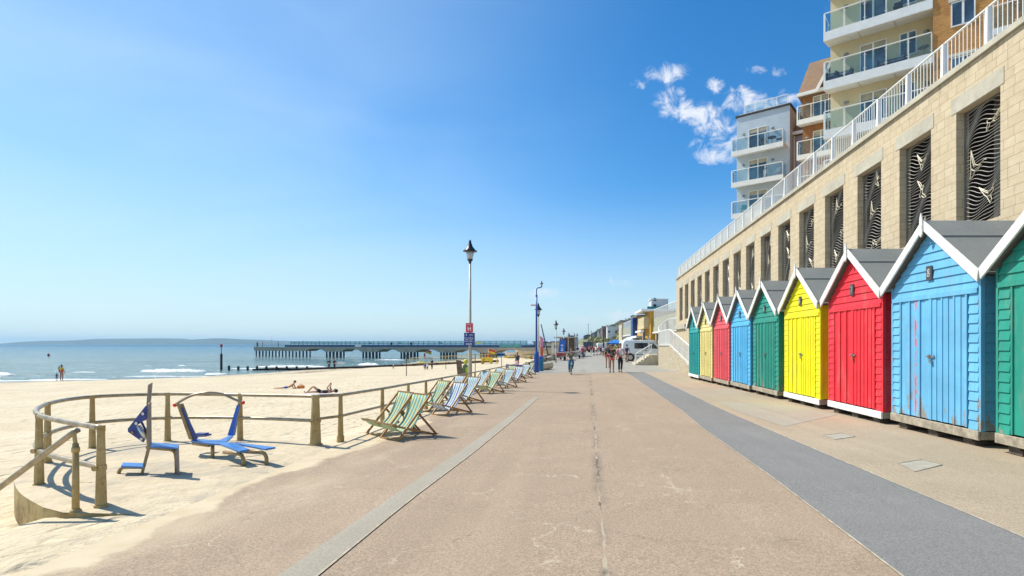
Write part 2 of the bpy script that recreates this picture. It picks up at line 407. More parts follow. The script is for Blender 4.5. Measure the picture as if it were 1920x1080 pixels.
foam.bump(foam.noise(3, 5, .7), .8, .15); foam = foam.m
wave_m = M('wave_face', (.23, .24, .13), .18, var=.3, scale=.8)
def breaker(px0, px1, py, h=.35, th=1.5, seed=0, front=False):
    Y = 4100 / (py - 645); x0 = (px0-1075)/1000*Y; x1 = (px1-1075)/1000*Y
    mb = MB(); n = max(12, int((x1-x0)*3)); m = 9
    def fn(i, j):
        x = lerp(x0, x1, i); env = math.sin(math.pi*min(max(i, 0), 1)) ** .45
        a = mnoise.noise(Vector((x*.35, seed, j*2))); b = mnoise.noise(Vector((x*1.6, seed+9, j*5)))
        wob = 1.6*mnoise.noise(Vector((x*.12, seed+3, 0)))
        yy_ = Y + wob + (j-.5)*th*(1 + .5*a)*env
        z = -2.63 + (math.sin(math.pi*j)**.7)*h*env*(.75+.5*b) 
        return (x, yy_, z)
    mb.grid(n, m, fn); return mb
waves = MB(); faces = MB()
for k, (a, b, py, h, th) in enumerate([(-40, 30, 703.5, .5, 1.6), (258, 392, 696.5, .50, 1.6), (385, 425, 702, .3, 1.5), (60, 210, 711, .10, 1.6), (150, 330, 708, .12, 1.5),
     (130, 180, 698.5, .2, .8), (-60, 120, 714, .08, 1.4), (230, 420, 706, .10, 1.4), (480, 612, 688, .35, 2), (672, 712, 684, .5, 2.2), (770, 815, 683, .4, 2),
     (420, 520, 692, .2, 1.6), (585, 670, 690.5, .1, 2), (-40, 90, 718, .04, .6), (110, 250, 714, .04, .6), (330, 350, 686, .2, .6), (700, 760, 675.5, .3, 1.2), (850, 900, 673, .35, 1.6), (265, 285, 686.5, .15, .5), (940, 1000, 668.5, .35, 2)]):
    mb = breaker(a, b, py, h, th, k*7.3); waves.add(mb.v, mb.f)
wo_ = waves.build('breaking_waves', foam, smooth=True); wo_['kind'] = 'stuff'

# ------------------------------------------------------------------ promenade sheets
def sheet(name, m, left, right, y0, y1, z, step=1.0, parent=None):
    mb = MB(); n = max(2, int((y1-y0)/step)+1); vs = []; K = 6
    for j in range(n):
        y = lerp(y0, y1, j/(n-1)); a = interp(left, y); b = interp(right, y)
        for k in range(K): vs.append((lerp(a, b, k/(K-1)), y, g(y)+z))
    mb.add(vs, [(j*K+k, j*K+k+1, (j+1)*K+k+1, (j+1)*K+k) for j in range(n-1) for k in range(K-1)])
    return struct(mb.build(name, m, parent))
sheet('promenade', tan, [(0,-3.72),(50,-3.72)], [(0,2.4),(50,3.9)], -8, 37, 0)
sheet('side_paving', tan2, [(0,2.4),(50,3.9)], [(0,9.5)], -8, 37, 0)
# grey tarmac beyond, its near edge runs slightly askew
sheet('grey_tarmac', grey_l, [(30,-3.7),(45,-3.6),(60,-3.2),(120,-4),(300,-6)], [(37,12),(600,12)], 37, 900, 0, 4)
mb = MB(); mb.add([(-3.72, 34.3, g(34.3)+.004), (3.0, 36.2, g(36.2)+.004), (3.0, 37.1, g(37.1)+.004), (-3.72, 37.1, g(37.1)+.004)], [(0,1,2,3)])
struct(mb.build('tarmac_edge', grey_l))
SL = [(0,-2.15),(3.5,-1.97),(5.28,-1.875),(7.7,-1.70),(11.5,-1.495),(17,-1.28)]
SR = [(0,-1.9),(3.5,-1.70),(5.28,-1.637),(7.7,-1.47),(11.5,-1.29),(17,-1.10)]
sheet('slurry_strip', strip_m, SL, SR, -8, 17, .004, .5)
edge_m = M('dirt_line', (.43, .36, .26), .9, var=.25, scale=7)
sheet('strip_edge_line', edge_m, [(a, b-.012) for a, b in SR], [(a, b+.008) for a, b in SR], -8, 17, .008, .5)
DL = [(0,2.0),(3.5,2.18),(6.4,2.35),(10.5,2.5),(13.3,2.70),(31,3.41),(37,3.6)]
DR = [(0,3.5),(4.4,3.61),(8.1,3.66),(13.3,3.76),(34,4.75),(37,4.9)]
sheet('dark_asphalt_strip', grey_d, DL, DR, -8, 37.2, .004, .5)
sheet('asphalt_seam', M('seam_sand', (.46, .40, .30), .9, var=.3, scale=8), [(a, b-.008) for a, b in DL], [(a, b+.009) for a, b in DL], -8, 36, .008, .5)
sheet('asphalt_seam', _mc['seam_sand'], [(a, b-.012) for a, b in DR], [(a, b+.010) for a, b in DR], -8, 36, .008, .5)
# pale repair patches
patch = asphalt('repair_patch', (.41, .37, .29), (.55, .5, .41), (.28, .25, .19))
mb = MB(); 
def quadg(mb, pts, z=.004):
    ps = [gp(*p) for p in pts]; mb.add([(p.x, p.y, p.z+z) for p in ps], [tuple(range(len(ps)))])
quadg(mb, [(1378, 770), (1345, 752), (1465, 757), (1570, 778), (1470, 800)]); struct(mb.build('repair_patch', patch))
cov_m = M('cover_concrete', (.40, .36, .285), .85, var=.15, scale=6, bump=.3)
for k, (pts, lb) in enumerate([([(1684,870),(1728,863),(1765,872),(1716,884)], 'larger square inspection cover in the paving before the light blue hut'),
                ([(1545,817),(1577,813),(1602,819),(1566,824)], 'smaller square inspection cover in the paving before the bright red hut')]):
    mb = MB(); quadg(mb, pts, .006); mb2 = MB()
    ps = [gp(*p) for p in pts]; c = sum(ps, Vector())/4
    t = thing('inspection_cover', lb, 'cover', c, 0, 'inspection covers in the paving')
    m1 = MB(); m1.prism_z([((p-c).x, (p-c).y) for p in ps], -.02, .006); m1.build('lid', cov_m, t)
    m2 = MB()
    for i in range(4):
        a = (ps[i]-c)*1.03; b = (ps[(i+1)%4]-c)*1.03; m2.bar((a.x,a.y,.001), (b.x,b.y,.001), .02, .018)
    m2.build('frame', M('cover_frame', (.33,.28,.21), .7), t)

# ------------------------------------------------------------------ hills across the bay
hill_m = M('far_hills', (.035, .065, .06), .95, var=.5, scale=.0016)
def ridge(name, m, pts, Y, depth, zb=-3, label=None):
    mb = MB(); n = 160; K = 9
    px0, px1 = pts[0][0], pts[-1][0]; vs = []
    for i in range(n):
        px = lerp(px0, px1, i/(n-1)); h = EYE - (interp(pts, px) - 645)/1000*Y
        h = h - zb; 
        for k in range(K):
            t = k/(K-1); yk = Y - depth*.35 + depth*t
            prof = math.sin(math.pi*min(1, max(0, t*1.0)))**.8
            nn = 1 + .25*mnoise.noise(Vector((px*.02, t*3, 5)))
            if abs(t-.375) < .13: nn = 1
            x = (px-1075)/1000*Y
            vs.append((x, yk, zb + max(0, h)*min(1.0, prof*nn/math.sin(math.pi*.375)**.8)))
    mb.add(vs, [(i*K+k, i*K+k+1, (i+1)*K+k+1, (i+1)*K+k) for i in range(n-1) for k in range(K-1)])
    return struct(mb.build(name, m, smooth=True))
ridge('far_hills', hill_m, [(58,645),(66,641),(76,639),(110,638.5),(150,637.8),(175,635.4),(240,634.8),(300,634.4),(335,638.4),(347,640.0),(362,636.2),(400,634.2),(450,636.5),(520,639.5),(600,641.5),(760,643),(900,643.6),(1010,644.5)], 6800, 1500)

# haze: even air round the whole scene, ground included
hz = MB(); hz.box(-13500, 9500, -100, 13500, -5.6, 140)
hm = bpy.data.materials.new('haze_air'); hm.use_nodes = True; hn = hm.node_tree
hn.nodes.remove(hn.nodes['Principled BSDF']); pv = hn.nodes.new('ShaderNodeVolumePrincipled')
pv.inputs['Color'].default_value = (.50, .78, 1, 1); pv.inputs['Density'].default_value = 8.5e-5; pv.inputs['Anisotropy'].default_value = .2
hn.links.new(pv.outputs[0], hn.nodes['Material Output'].inputs['Volume'])
ho = hz.build('haze', hm); ho['kind'] = 'stuff'

# ------------------------------------------------------------------ beach huts
def hut_paint(name, c, chip=None, wear=.15):
    t = NT(name); X, Y, Z = t.xyz()
    gr = t.noise(9, 5, .7, sc3=(1, 1, .08)); n1 = t.noise(1.5, 5, .6)
    c1 = t.mix(t.ramp(n1, .3, .7), tuple(x*.86 for x in c), tuple(min(1, x*1.10) for x in c))
    c1 = t.mix(t.ramp(gr, .45, .75, 0, .30), c1, tuple(x*.60 for x in c))
    bd = t.noise(1.0, 1, .5, sc3=(.3, 9, .12)); c1 = t.mix(t.ramp(bd, .42, .62, 0, .30), c1, tuple(min(1, x*.72+.03) for x in c))
    dirt = t.noise(2.6, 6, .75, sc3=(1, 1, .3)); c1 = t.mix(t.ramp(dirt, .50, .72, 0, .26), c1, (.35, .32, .27))
    nail = t.noise(24, 2, .5); c1 = t.mix(t.ramp(nail, .73, .76, 0, .55*min(1, wear*5)), c1, (.06, .045, .035))
    # bare wood near the foot and in scattered scrapes
    lo = t.math('ADD', t.ramp(Z, .25, 1.0, .13, 0), t.noise(6, 5, .7, sc3=(1, 1, .35)))
    c1 = t.mix(t.ramp(lo, .80 - wear*.35, .84 - wear*.35, 0, .85), c1, (.30, .24, .17))
    if chip:
        s = t.math('LESS_THAN', t.math('ABSOLUTE', t.math('SUBTRACT', Y, chip[1])), .035)
        s = t.math('MULTIPLY', s, t.math('MULTIPLY', t.math('LESS_THAN', Z, 2.42), t.math('GREATER_THAN', t.noise(7, 5, .75, sc3=(1, 1, .45)), .48)))
        c1 = t.mix(s, c1, chip[0])
    t.base(c1); t.rough(.5); t.p.inputs['Specular IOR Level'].default_value = .35
    t.bump(gr, .22, .006); return t.m
felt_m = NT('roof_felt'); _a = felt_m.noise(1.2, 5, .6); _b = felt_m.noise(120, 2, .7)
felt_m.base(felt_m.mix(felt_m.ramp(_b, .4, .62, 0, .5), felt_m.mix(felt_m.ramp(_a, .3, .7), (.155, .17, .165), (.205, .215, .205)), (.33, .34, .32))); felt_m.rough(.9); felt_m.bump(_b, .4, .004); felt_m = felt_m.m
wood_w = M('weathered_wood', (.36, .31, .23), .85, var=.35, scale=7, bump=.4)
wood_dk = M('dark_block_wood', (.10, .08, .06), .9, var=.3, scale=8)
steel = M('galvanised_steel', (.45, .44, .42), .35, metal=.9, var=.2, scale=20)
brass = M('brass', (.65, .45, .12), .3, metal=.9, var=.1)
plaq_m = M('plaque_slate', (.065, .062, .06), .5, var=.1)
digit_m = M('digit_silver', (.62, .62, .60), .4, var=.05)
SEG = {'0':'abcdef','1':'bc','2':'abged','3':'abgcd','4':'fgbc','5':'afgcd','6':'afgedc','7':'abc','8':'abcdefg','9':'abcdfg'}
def curved_digit(mb, ch, c, w_, h, x):        # strokes in the plane x = const, u along -y (readers stand at -x)
    P = {'1': [[(-.15,.35),(0,.5),(0,-.5)]], '2': [[(-.4,.25),(-.25,.45),(.1,.5),(.38,.3),(.3,.02),(-.4,-.5),(.42,-.5)]],
         '3': [[(-.4,.4),(0,.5),(.36,.28),(.2,.05),(-.05,.03),(.25,-.02),(.4,-.25),(.1,-.5),(-.4,-.42)]],
         '4': [[(.2,-.5),(.2,.5),(-.42,-.18),(.42,-.18)]], '5': [[(.38,.5),(-.32,.5),(-.36,.08),(.1,.1),(.4,-.15),(.2,-.45),(-.15,-.5),(-.4,-.4)]],
         '6': [[(.3,.48),(-.1,.4),(-.38,-.05),(-.3,-.4),(0,-.5),(.33,-.35),(.36,-.1),(.1,.06),(-.2,.02),(-.36,-.15)]],
         '7': [[(-.4,.5),(.4,.5),(-.08,-.5)]],
         '8': [[(0,.04),(-.3,.2),(-.26,.42),(0,.5),(.26,.42),(.3,.2),(0,.04),(-.36,-.15),(-.34,-.4),(0,-.5),(.34,-.4),(.36,-.15),(0,.04)]],
         '9': [[(-.3,-.48),(.1,-.4),(.38,.05),(.3,.4),(0,.5),(-.33,.35),(-.36,.1),(-.1,-.06),(.2,-.02),(.36,.15)]]}
    for st in P[ch]:
        mb.tube([(x, c[1]-u*w_, c[2]+v*h) for u, v in st], .009, 5)
HW = 2.26; HD = 2.1                           # hut front length and depth
def make_hut(far_y, colr, num, label, plinth, chip=None, wear=.15, detail=True, base_h=.13):
    X0 = 6.3; y0 = -HW/2; y1 = HW/2; yc = far_y - HW/2
    root = thing('beach_hut', label, 'beach hut', (X0, yc, g(yc)), 0, 'beach huts in a row along the promenade wall')
    pm = hut_paint('hut_paint_%d' % num, colr, chip, wear)
    HE = 2.72; HP = 3.72; DT = 2.44            # eaves, peak, door head
    dz = base_h; bev = .012
    def roofz(y): return HP - .07 - (HP - HE) * abs(y) / (HW/2 + .06)
    # side walls and rear: overlapping boards
    for (nm, sgn) in (('side_wall', -1), ('side_wall', 1)):
        mb = MB(); y = sgn * (HW/2 - .02); z = dz + .14; bh = .152
        while z < HE - .10:
            z2 = min(z + bh, HE - .05)
            o = sgn * .030
            mb.hexa([(0.02, y-.03*sgn, z), (HD, y-.03*sgn, z), (HD, y+o, z), (0.02, y+o, z), (0.02, y-.03*sgn, z2), (HD, y-.03*sgn, z2), (HD, y+o*.35, z2), (0.02, y+o*.35, z2)])
            z += bh
        mb.box(-.022, .045, y + .002, y + sgn*.045, dz+.13, HE-.02)      # corner trim
        mb.build(nm, pm, root)
    mb = MB(); mb.box(HD-.03, HD, y0+.04, y1-.04, dz, HE-.05); mb.build('rear_wall', pm, root)
    mb = MB(); mb.box(.03, HD-.04, y0+.06, y1-.06, dz+.02, dz+.10); mb.build('floor', wood_w, root)
    # front side strips: siding either side of the doors
    dwid = HW - 2*.26
    mb = MB()
    for sgn in (-1, 1):
        a = sgn*(HW/2 - .03); b = sgn*(dwid/2 + .03); lo, hi = min(a, b), max(a, b); z = dz + .14
        while z < DT - .02:
            z2 = min(z + .152, DT)
            mb.hexa([(-.030, lo, z), (.03, lo, z), (.03, hi, z), (-.030, hi, z), (-.010, lo, z2), (.03, lo, z2), (.03, hi, z2), (-.010, hi, z2)])
            z += .152
    # gable boards, horizontal, following the roof line
    z = DT + .004
    while z < HP - .18:
        z2 = min(z + .155, HP - .1)
        def half(zz): return max(.02, min(HW/2 - .03, (HP - .10 - zz) / (HP - HE) * (HW/2 + .06)))
        a, b = half(z), half(z2)
        mb.hexa([(-.034, -a, z), (.03, -a, z), (.03, a, z), (-.034, a, z), (-.012, -b, z2), (.03, -b, z2), (.03, b, z2), (-.012, b, z2)])
        z += .155
    mb.box(-.045, .0, -HW/2+.03, HW/2-.03, DT-.03, DT+.045)
    mb.build('front_siding', pm, root)
    # two doors of upright boards, with cover strips
    for sgn in (-1, 1):
        a = .006; b = dwid/2; lo, hi = (a, b) if sgn > 0 else (-b, -a)
        dm = MB(); nb = 6; ww = (hi - lo)/nb
        for k in range(nb):
            o = -.022 if (k % 2 == (0 if sgn > 0 else 1)) else -.012
            dm.box(o, .02, lo + k*ww + .003, lo + (k+1)*ww - .003, dz + .16, DT - .035)
        dm.box(-.004, .02, lo, hi, dz+.17, DT-.04)
        for yy_ in (lo + .012, lo + 2*ww, lo + 4*ww, hi - .012):
            dm.box(-.036, -.004, yy_-.016, yy_+.016, dz + .155, DT - .03)
        d_ = dm.build('door', pm, root)
        if detail:
            hm_ = MB()
            if sgn > 0: hm_.box(-.044, -.036, .0, .05, 1.36, 1.43); hm_.tube([(-.05, .03, 1.395), (-.05, .09, 1.395)], .012, 6)
            else: hm_.box(-.050, -.036, -.11, 0, 1.375, 1.415); hm_.tube([(-.055, -.02, 1.37), (-.07, -.02, 1.40), (-.055, -.02, 1.43)], .008, 6)
            hm_.build('hasp', steel, d_)
            if sgn < 0:
                pk = MB(); pk.box(-.075, -.052, -.065, -.02, 1.28, 1.335); pk.tube([(-.063, -.057, 1.33), (-.063, -.055, 1.365), (-.063, -.03, 1.365), (-.063, -.028, 1.33)], .005, 6)
                bevel(pk.build('padlock', brass if num in (7, 4) else steel, d_), .004)
    # roof: two felt slopes with a step, rear overhang
    for sgn in (-1, 1):
        rf = MB(); ys_ = [0, .36, .36, HW/2 + .16]; ov = -.14
        def rz(y, off): return HP - (HP - HE) * y / (HW/2 + .10) + off
        y1_ = .42; y2_ = HW/2 + .15
        rf.hexa([(ov, 0, rz(0, 0)), (HD+.08, 0, rz(0, 0)), (HD+.08, sgn*y2_, rz(y2_, 0)), (ov, sgn*y2_, rz(y2_, 0)),
                 (ov, 0, rz(0, .03)), (HD+.08, 0, rz(0, .03)), (HD+.08, sgn*y2_, rz(y2_, .03)), (ov, sgn*y2_, rz(y2_, .03))])
        rf.hexa([(ov+.01, 0, rz(0, .032)), (HD+.07, 0, rz(0, .032)), (HD+.07, sgn*y1_, rz(y1_, .032)), (ov+.01, sgn*y1_, rz(y1_, .032)),
                 (ov+.01, 0, rz(0, .062)), (HD+.07, 0, rz(0, .062)), (HD+.07, sgn*y1_, rz(y1_, .058)), (ov+.01, sgn*y1_, rz(y1_, .058))])
        rf.build('roof', felt_m, root)
        bb = MB(); x0, x1 = -.175, -.142
        pts = [(0, HP+.075), (sgn*(HW/2+.17), HP+.075-(HP-HE)*(HW/2+.17)/(HW/2+.10)), (sgn*(HW/2+.17), HP-.11-(HP-HE)*(HW/2+.17)/(HW/2+.10)), (0, HP-.11)]
        pts = [(0.003*sgn, pts[0][1]), pts[1], (pts[2][0]-.03*sgn, pts[2][1]), (0.003*sgn, pts[3][1])]
        bb.prism_x(pts, x0, x1); bevel(bb.build('barge_board', white_w, root), .006, 1)
    fn = MB(); fn.prism_x([(-.035, HP-.19), (0, HP-.24), (.035, HP-.19), (.035, HP+.10), (0, HP+.20), (-.035, HP+.10)], -.205, -.177); bevel(fn.build('finial', white_w, root), .005, 1)
    # foot boards and bearers
    pb = MB(); pb.box(-.055, -.012, y0-.01, y1+.01, dz-.01, dz+.135); bevel(pb.build('foot_board', white_w if plinth == 'w' else wood_w, root), .006, 1)
    for ya, yb_ in ((y0-.015, y0+.03), (y1-.03, y1+.015)): pb = MB(); pb.box(-.01, HD, ya, yb_, dz+.0, dz+.125); pb.build('side_bearer', wood_w, root)
    for yy_ in (-.85, .0, .85):
        blk = MB(); blk.box(.02, HD-.1, yy_-.12, yy_+.12, 0, dz*.55); blk.box(-.02+.02, .5, yy_-.10, yy_+.10, dz*.55+.002, dz-.012); blk.build('support_block', wood_dk, root)
    # number plaque
    pq = MB(); zc = 2.86; pq.box(-.058, -.036, -.075, .075, zc-.125, zc+.125); po = bevel(pq.build('number_plaque', plaq_m, root), .005, 1)
    dg = MB(); curved_digit(dg, str(num), (0, 0, zc), .075, .13, -.061); dg.build('digit', digit_m, po)
    return root
hut_specs = [
 (7.90, (.022,.30,.215), 9, 'green beach hut at the right edge of the photo, nearest of the row', 'n', None, .25),
 (10.50, (.155,.47,.72), 8, 'large light blue beach hut number 8 with red scrapes on its doors', 'n', ((.70,.10,.11), .42), .42),
 (13.10, (.82,.030,.045), 7, 'bright red beach hut number 7 with white foot board, beside the bright yellow one', 'w', None, .03),
 (15.84, (.89,.80,.0), 6, 'bright yellow beach hut number 6 with white foot board', 'w', None, .0),
 (18.60, (.020,.27,.20), 5, 'dark green beach hut number 5 beside the bright yellow hut', 'n', None, .35),
 (21.20, (.10,.46,.76), 4, 'sky blue beach hut number 4 between the dark green and coral red huts', 'n', None, .06),
 (23.75, (.74,.09,.11), 3, 'coral red beach hut number 3 beside the pale yellow hut', 'n', None, .06),
 (26.40, (.78,.67,.26), 2, 'pale yellow beach hut number 2 between the teal and coral red huts', 'n', None, .04),
 (28.95, (.012,.33,.32), 1, 'teal beach hut number 1, the far end of the row', 'w', None, .04)]
for fy, c, num, lb, pl, ch, wr in hut_specs: make_hut(fy, c, num, lb, pl, ch, wr)

# ------------------------------------------------------------------ stone wall with screened openings
WX = 8.8; SHR = -.0220
def sh(y): return SHR * (y - 12)
def stone_material():
    t = NT('bath_stone'); X, Y, Z = t.xyz()
    zz = t.math('SUBTRACT', Z, t.math('MULTIPLY', t.math('SUBTRACT', Y, 12.), SHR))
    v = t.comb(t.math('ADD', Y, X), zz, 0.)
    br = t.n.new('ShaderNodeTexBrick'); t.l.new(v, br.inputs['Vector']); br.inputs['Scale'].default_value = 1
    br.inputs['Brick Width'].default_value = .40; br.inputs['Row Height'].default_value = .20; br.inputs['Mortar Size'].default_value = .006; br.inputs['Mortar Smooth'].default_value = .3
    br.offset = .37; br.offset_frequency = 2; br.squash = .72; br.squash_frequency = 3
    br.inputs['Color1'].default_value = (.61, .51, .36, 1); br.inputs['Color2'].default_value = (.56, .46, .315, 1); br.inputs['Mortar'].default_value = (.33, .265, .17, 1)
    n1 = t.noise(.8, 6, .7); n2 = t.noise(5, 6, .7)
    c = t.mix(t.ramp(n1, .4, .75, 0, .4), br.outputs[0], (.66, .55, .36))
    c = t.mix(t.ramp(n2, .5, .8, 0, .20), c, (.38, .30, .19))
    stk = t.noise(1.6, 6, .75, sc3=(1, 1, .12)); c = t.mix(t.ramp(stk, .52, .75, 0, .22), c, (.38, .31, .20))
    c = t.mix(t.math('MULTIPLY', t.ramp(zz, 7.26, 7.71, 0, .55), t.ramp(stk, .42, .62)), c, (.26, .22, .15))
    big = t.n.new('ShaderNodeTexBrick'); t.l.new(v, big.inputs['Vector']); big.inputs['Brick Width'].default_value = .71; big.inputs['Row Height'].default_value = .40; big.inputs['Mortar Size'].default_value = 0; big.inputs['Color1'].default_value = (1,1,1,1); big.inputs['Color2'].default_value = (.91,.90,.88,1)
    c = t.mix(1.0, c, big.outputs[0], 'MULTIPLY')
    t.base(c); t.rough(.9); t.p.inputs['Specular IOR Level'].default_value = .2
    h = t.math('SUBTRACT', t.math('MULTIPLY', n2, .35), br.outputs['Fac'])
    t.bump(h, .5, .01); return t.m
stone = stone_material()
conc_g = NT('grey_concrete'); _n = conc_g.noise(1.3, 6, .7); _m2 = conc_g.noise(9, 5, .7)
conc_g.base(conc_g.mix(conc_g.ramp(_m2, .5, .8, 0, .45), conc_g.mix(conc_g.ramp(_n, .3, .7), (.40, .37, .29), (.54, .50, .40)), (.24, .22, .17))); conc_g.rough(.85); conc_g.bump(_m2, .3, .01); conc_g = conc_g.m
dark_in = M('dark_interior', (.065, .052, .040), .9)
NO = 17; OW = 1.27; SP = 2.13
OPEN = [(12.26 + SP*(k-1) - OW, 12.26 + SP*(k-1)) for k in range(NO)]
OZ0, OZ1, WTOP = 4.12, 6.80, 7.71; WY0, WY1 = 4.0, 45.4
root = thing('promenade_wall', 'long sandstone retaining wall with screened openings behind the beach huts', 'wall', (WX, WY0, g(WY0)))
RZ = g(WY0)
def wl(x, y, z): return (x - WX, y - WY0, z + sh(y) - RZ)
mb = MB(); D = .30
def wq(pts): mb.add([wl(*p) for p in pts], [(0,1,2,3)])
edges = [WY0] + [e for o_ in OPEN for e in o_] + [WY1]
for i, (a, b) in enumerate(zip(edges, edges[1:])):
    n = 3; isop = i % 2 == 1
    for z0, z1 in ((-1.2, OZ0), (OZ0, OZ1), (OZ1, WTOP)):
        if isop and z0 == OZ0: continue
        wq([(WX, b, z0), (WX, a, z0), (WX, a, z1), (WX, b, z1)])
    if isop:
        wq([(WX, b, OZ0), (WX, b, OZ1), (WX+D, b, OZ1), (WX+D, b, OZ0)]); wq([(WX, a, OZ0), (WX+D, a, OZ0), (WX+D, a, OZ1), (WX, a, OZ1)])
        wq([(WX, a, OZ0), (WX, b, OZ0), (WX+D, b, OZ0), (WX+D, a, OZ0)]); wq([(WX, a, OZ1), (WX+D, a, OZ1), (WX+D, b, OZ1), (WX, b, OZ1)])
# rounded far corner and return
cx, cy, cr = WX + 1.2, WY1, 1.2
arc = [(cx - cr*math.cos(a), cy + cr*math.sin(a)) for a in [R(90)*k/8 for k in range(9)]] + [(WX+14, WY1+cr)]
for (xa, ya), (xb, yb) in zip(arc, arc[1:]):
    mb.add([(xa-WX, ya-WY0, -1.2+sh(WY1)-RZ), (xb-WX, yb-WY0, -1.2+sh(WY1)-RZ), (xb-WX, yb-WY0, WTOP+sh(WY1)-RZ), (xa-WX, ya-WY0, WTOP+sh(WY1)-RZ)], [(0,1,2,3)])
# back faces so the wall has its thickness round the openings
def wq2(a, b, z0, z1): mb.add([wl(WX+D, a, z0), wl(WX+D, b, z0), wl(WX+D, b, z1), wl(WX+D, a, z1)], [(0,1,2,3)])
for i, (a, b) in enumerate(zip(edges, edges[1:])):
    if i % 2 == 0: wq2(a, b, OZ0-.1, OZ1+.1)
    else: wq2(a, b, OZ0-.3, OZ0); wq2(a, b, OZ1, OZ1+.3)
mb.build('stone_face', stone, root, fix=False)
mb = MB()
def wbox(mb, x0, x1, y0, y1, z0, z1):
    mb.hexa([wl(x0,y0,z0), wl(x1,y0,z0), wl(x1,y1,z0), wl(x0,y1,z0), wl(x0,y0,z1), wl(x1,y0,z1), wl(x1,y1,z1), wl(x0,y1,z1)])
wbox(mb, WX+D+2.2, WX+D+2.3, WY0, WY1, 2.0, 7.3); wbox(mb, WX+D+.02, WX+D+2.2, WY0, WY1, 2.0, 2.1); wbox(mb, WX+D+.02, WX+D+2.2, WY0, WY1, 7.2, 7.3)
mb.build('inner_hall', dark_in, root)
colm = M('inner_column_grey', (.30, .27, .22), .8)
for a, b in OPEN:
    m_ = MB(); wbox(m_, WX+D+.55, WX+D+.75, b-.42, b-.02, 2.1, 7.18); m_.build('inner_column', colm, root)
    m_ = MB(); wbox(m_, WX-.012, WX+.05, a-.10, b+.16, OZ1+.012, OZ1+.36); m_.build('lintel', conc_g, root)
# coping: one piece per bay, follows the slope and the far corner
yb = WY0; path = []
while yb < WY1: path.append((WX, yb)); yb += 2.4
path += arc
cm = MB()
def nrm(i, P):
    a = Vector(P[max(i-1,0)]); b = Vector(P[min(i+1,len(P)-1)]); d = (b-a).normalized(); return Vector((-d.y, d.x))
prev = None
for i, p in enumerate(path):
    n_ = nrm(i, path); o_ = Vector(p) + n_*.07; q_ = Vector(p) - n_*.30; s_ = sh(min(p[1], WY1)) - RZ
    r4 = [(o_.x-WX, o_.y-WY0, WTOP+.004+s_), (q_.x-WX, q_.y-WY0, WTOP+.004+s_), (q_.x-WX, q_.y-WY0, WTOP+.135+s_), (o_.x-WX, o_.y-WY0, WTOP+.135+s_)]
    if prev: cm.add(prev + r4, [(0,1,5,4),(1,2,6,5),(2,3,7,6),(3,0,4,7)] + ([(0,3,2,1)] if i == 1 else []))
    prev = r4
cm.build('coping', conc_g, root)
ledge = MB(); P2 = [(WX, 41.5), (WX, WY1)] + arc[1:]
prev = None
for i, p in enumerate(P2):
    n_ = nrm(i, P2); o_ = Vector(p) + n_*.16; q_ = Vector(p) - n_*.02
    r4 = [(o_.x-WX, o_.y-WY0, 2.72-RZ), (q_.x-WX, q_.y-WY0, 2.72-RZ), (q_.x-WX, q_.y-WY0, 3.05-RZ), (o_.x-WX, o_.y-WY0, 3.05-RZ)]
    if prev: ledge.add(prev + r4, [(0,1,5,4),(1,2,6,5),(2,3,7,6),(3,0,4,7)])
    else: ledge.add(r4, [(0,1,2,3)])
    prev = r4
ledge.build('base_ledge', conc_g, root)
# metal screens: wavy bars with flying birds picked out in thicker wire
scr_m = M('screen_silver', (.52, .50, .47), .4, var=.05); scr_b = M('screen_cream', (.74, .66, .50), .4, var=.05); scr_f = M('screen_frame', (.33, .31, .28), .4, metal=.6)
def gull(cx_, cz_, s, rot, kind):
    B = [[(-.9,.75),(-.55,.35),(-.35,.05),(-.1,-.05),(.25,-.02),(.42,-.12),(.3,-.3),(.05,-.35),(-.2,-.25),(-.35,.05)],
         [(-.9,.75),(-.8,.3),(-.55,-.05),(-.2,-.25)], [(-.8,.62),(-.5,.1)], [(-.65,.47),(-.3,.0)],
         [(.05,-.35),(.1,-.6),(.3,-.95),(.36,-.6),(.25,-.3)], [(-.2,-.25),(-.5,-.3),(-.62,-.2)]] if kind == 0 else \
        [[(.3,1.0),(.12,.4),(-.02,0),(-.3,-.15),(-.55,-.2),(-.3,-.35),(0,-.4),(.3,-.2),(.35,.1),(.3,1.0)], [(.3,1.0),(.2,.3),(.05,-.1)],
         [(0,-.4),(.15,-.7),(.4,-.8),(.3,-.2)], [(-.3,-.15),(-.75,.05),(-.95,0)]]
    c, s_ = math.cos(rot), math.sin(rot)
    return [[(cx_ + s*(u*c - v*s_), cz_ + s*(u*s_ + v*c)) for u, v in st] for st in B]
screens = []
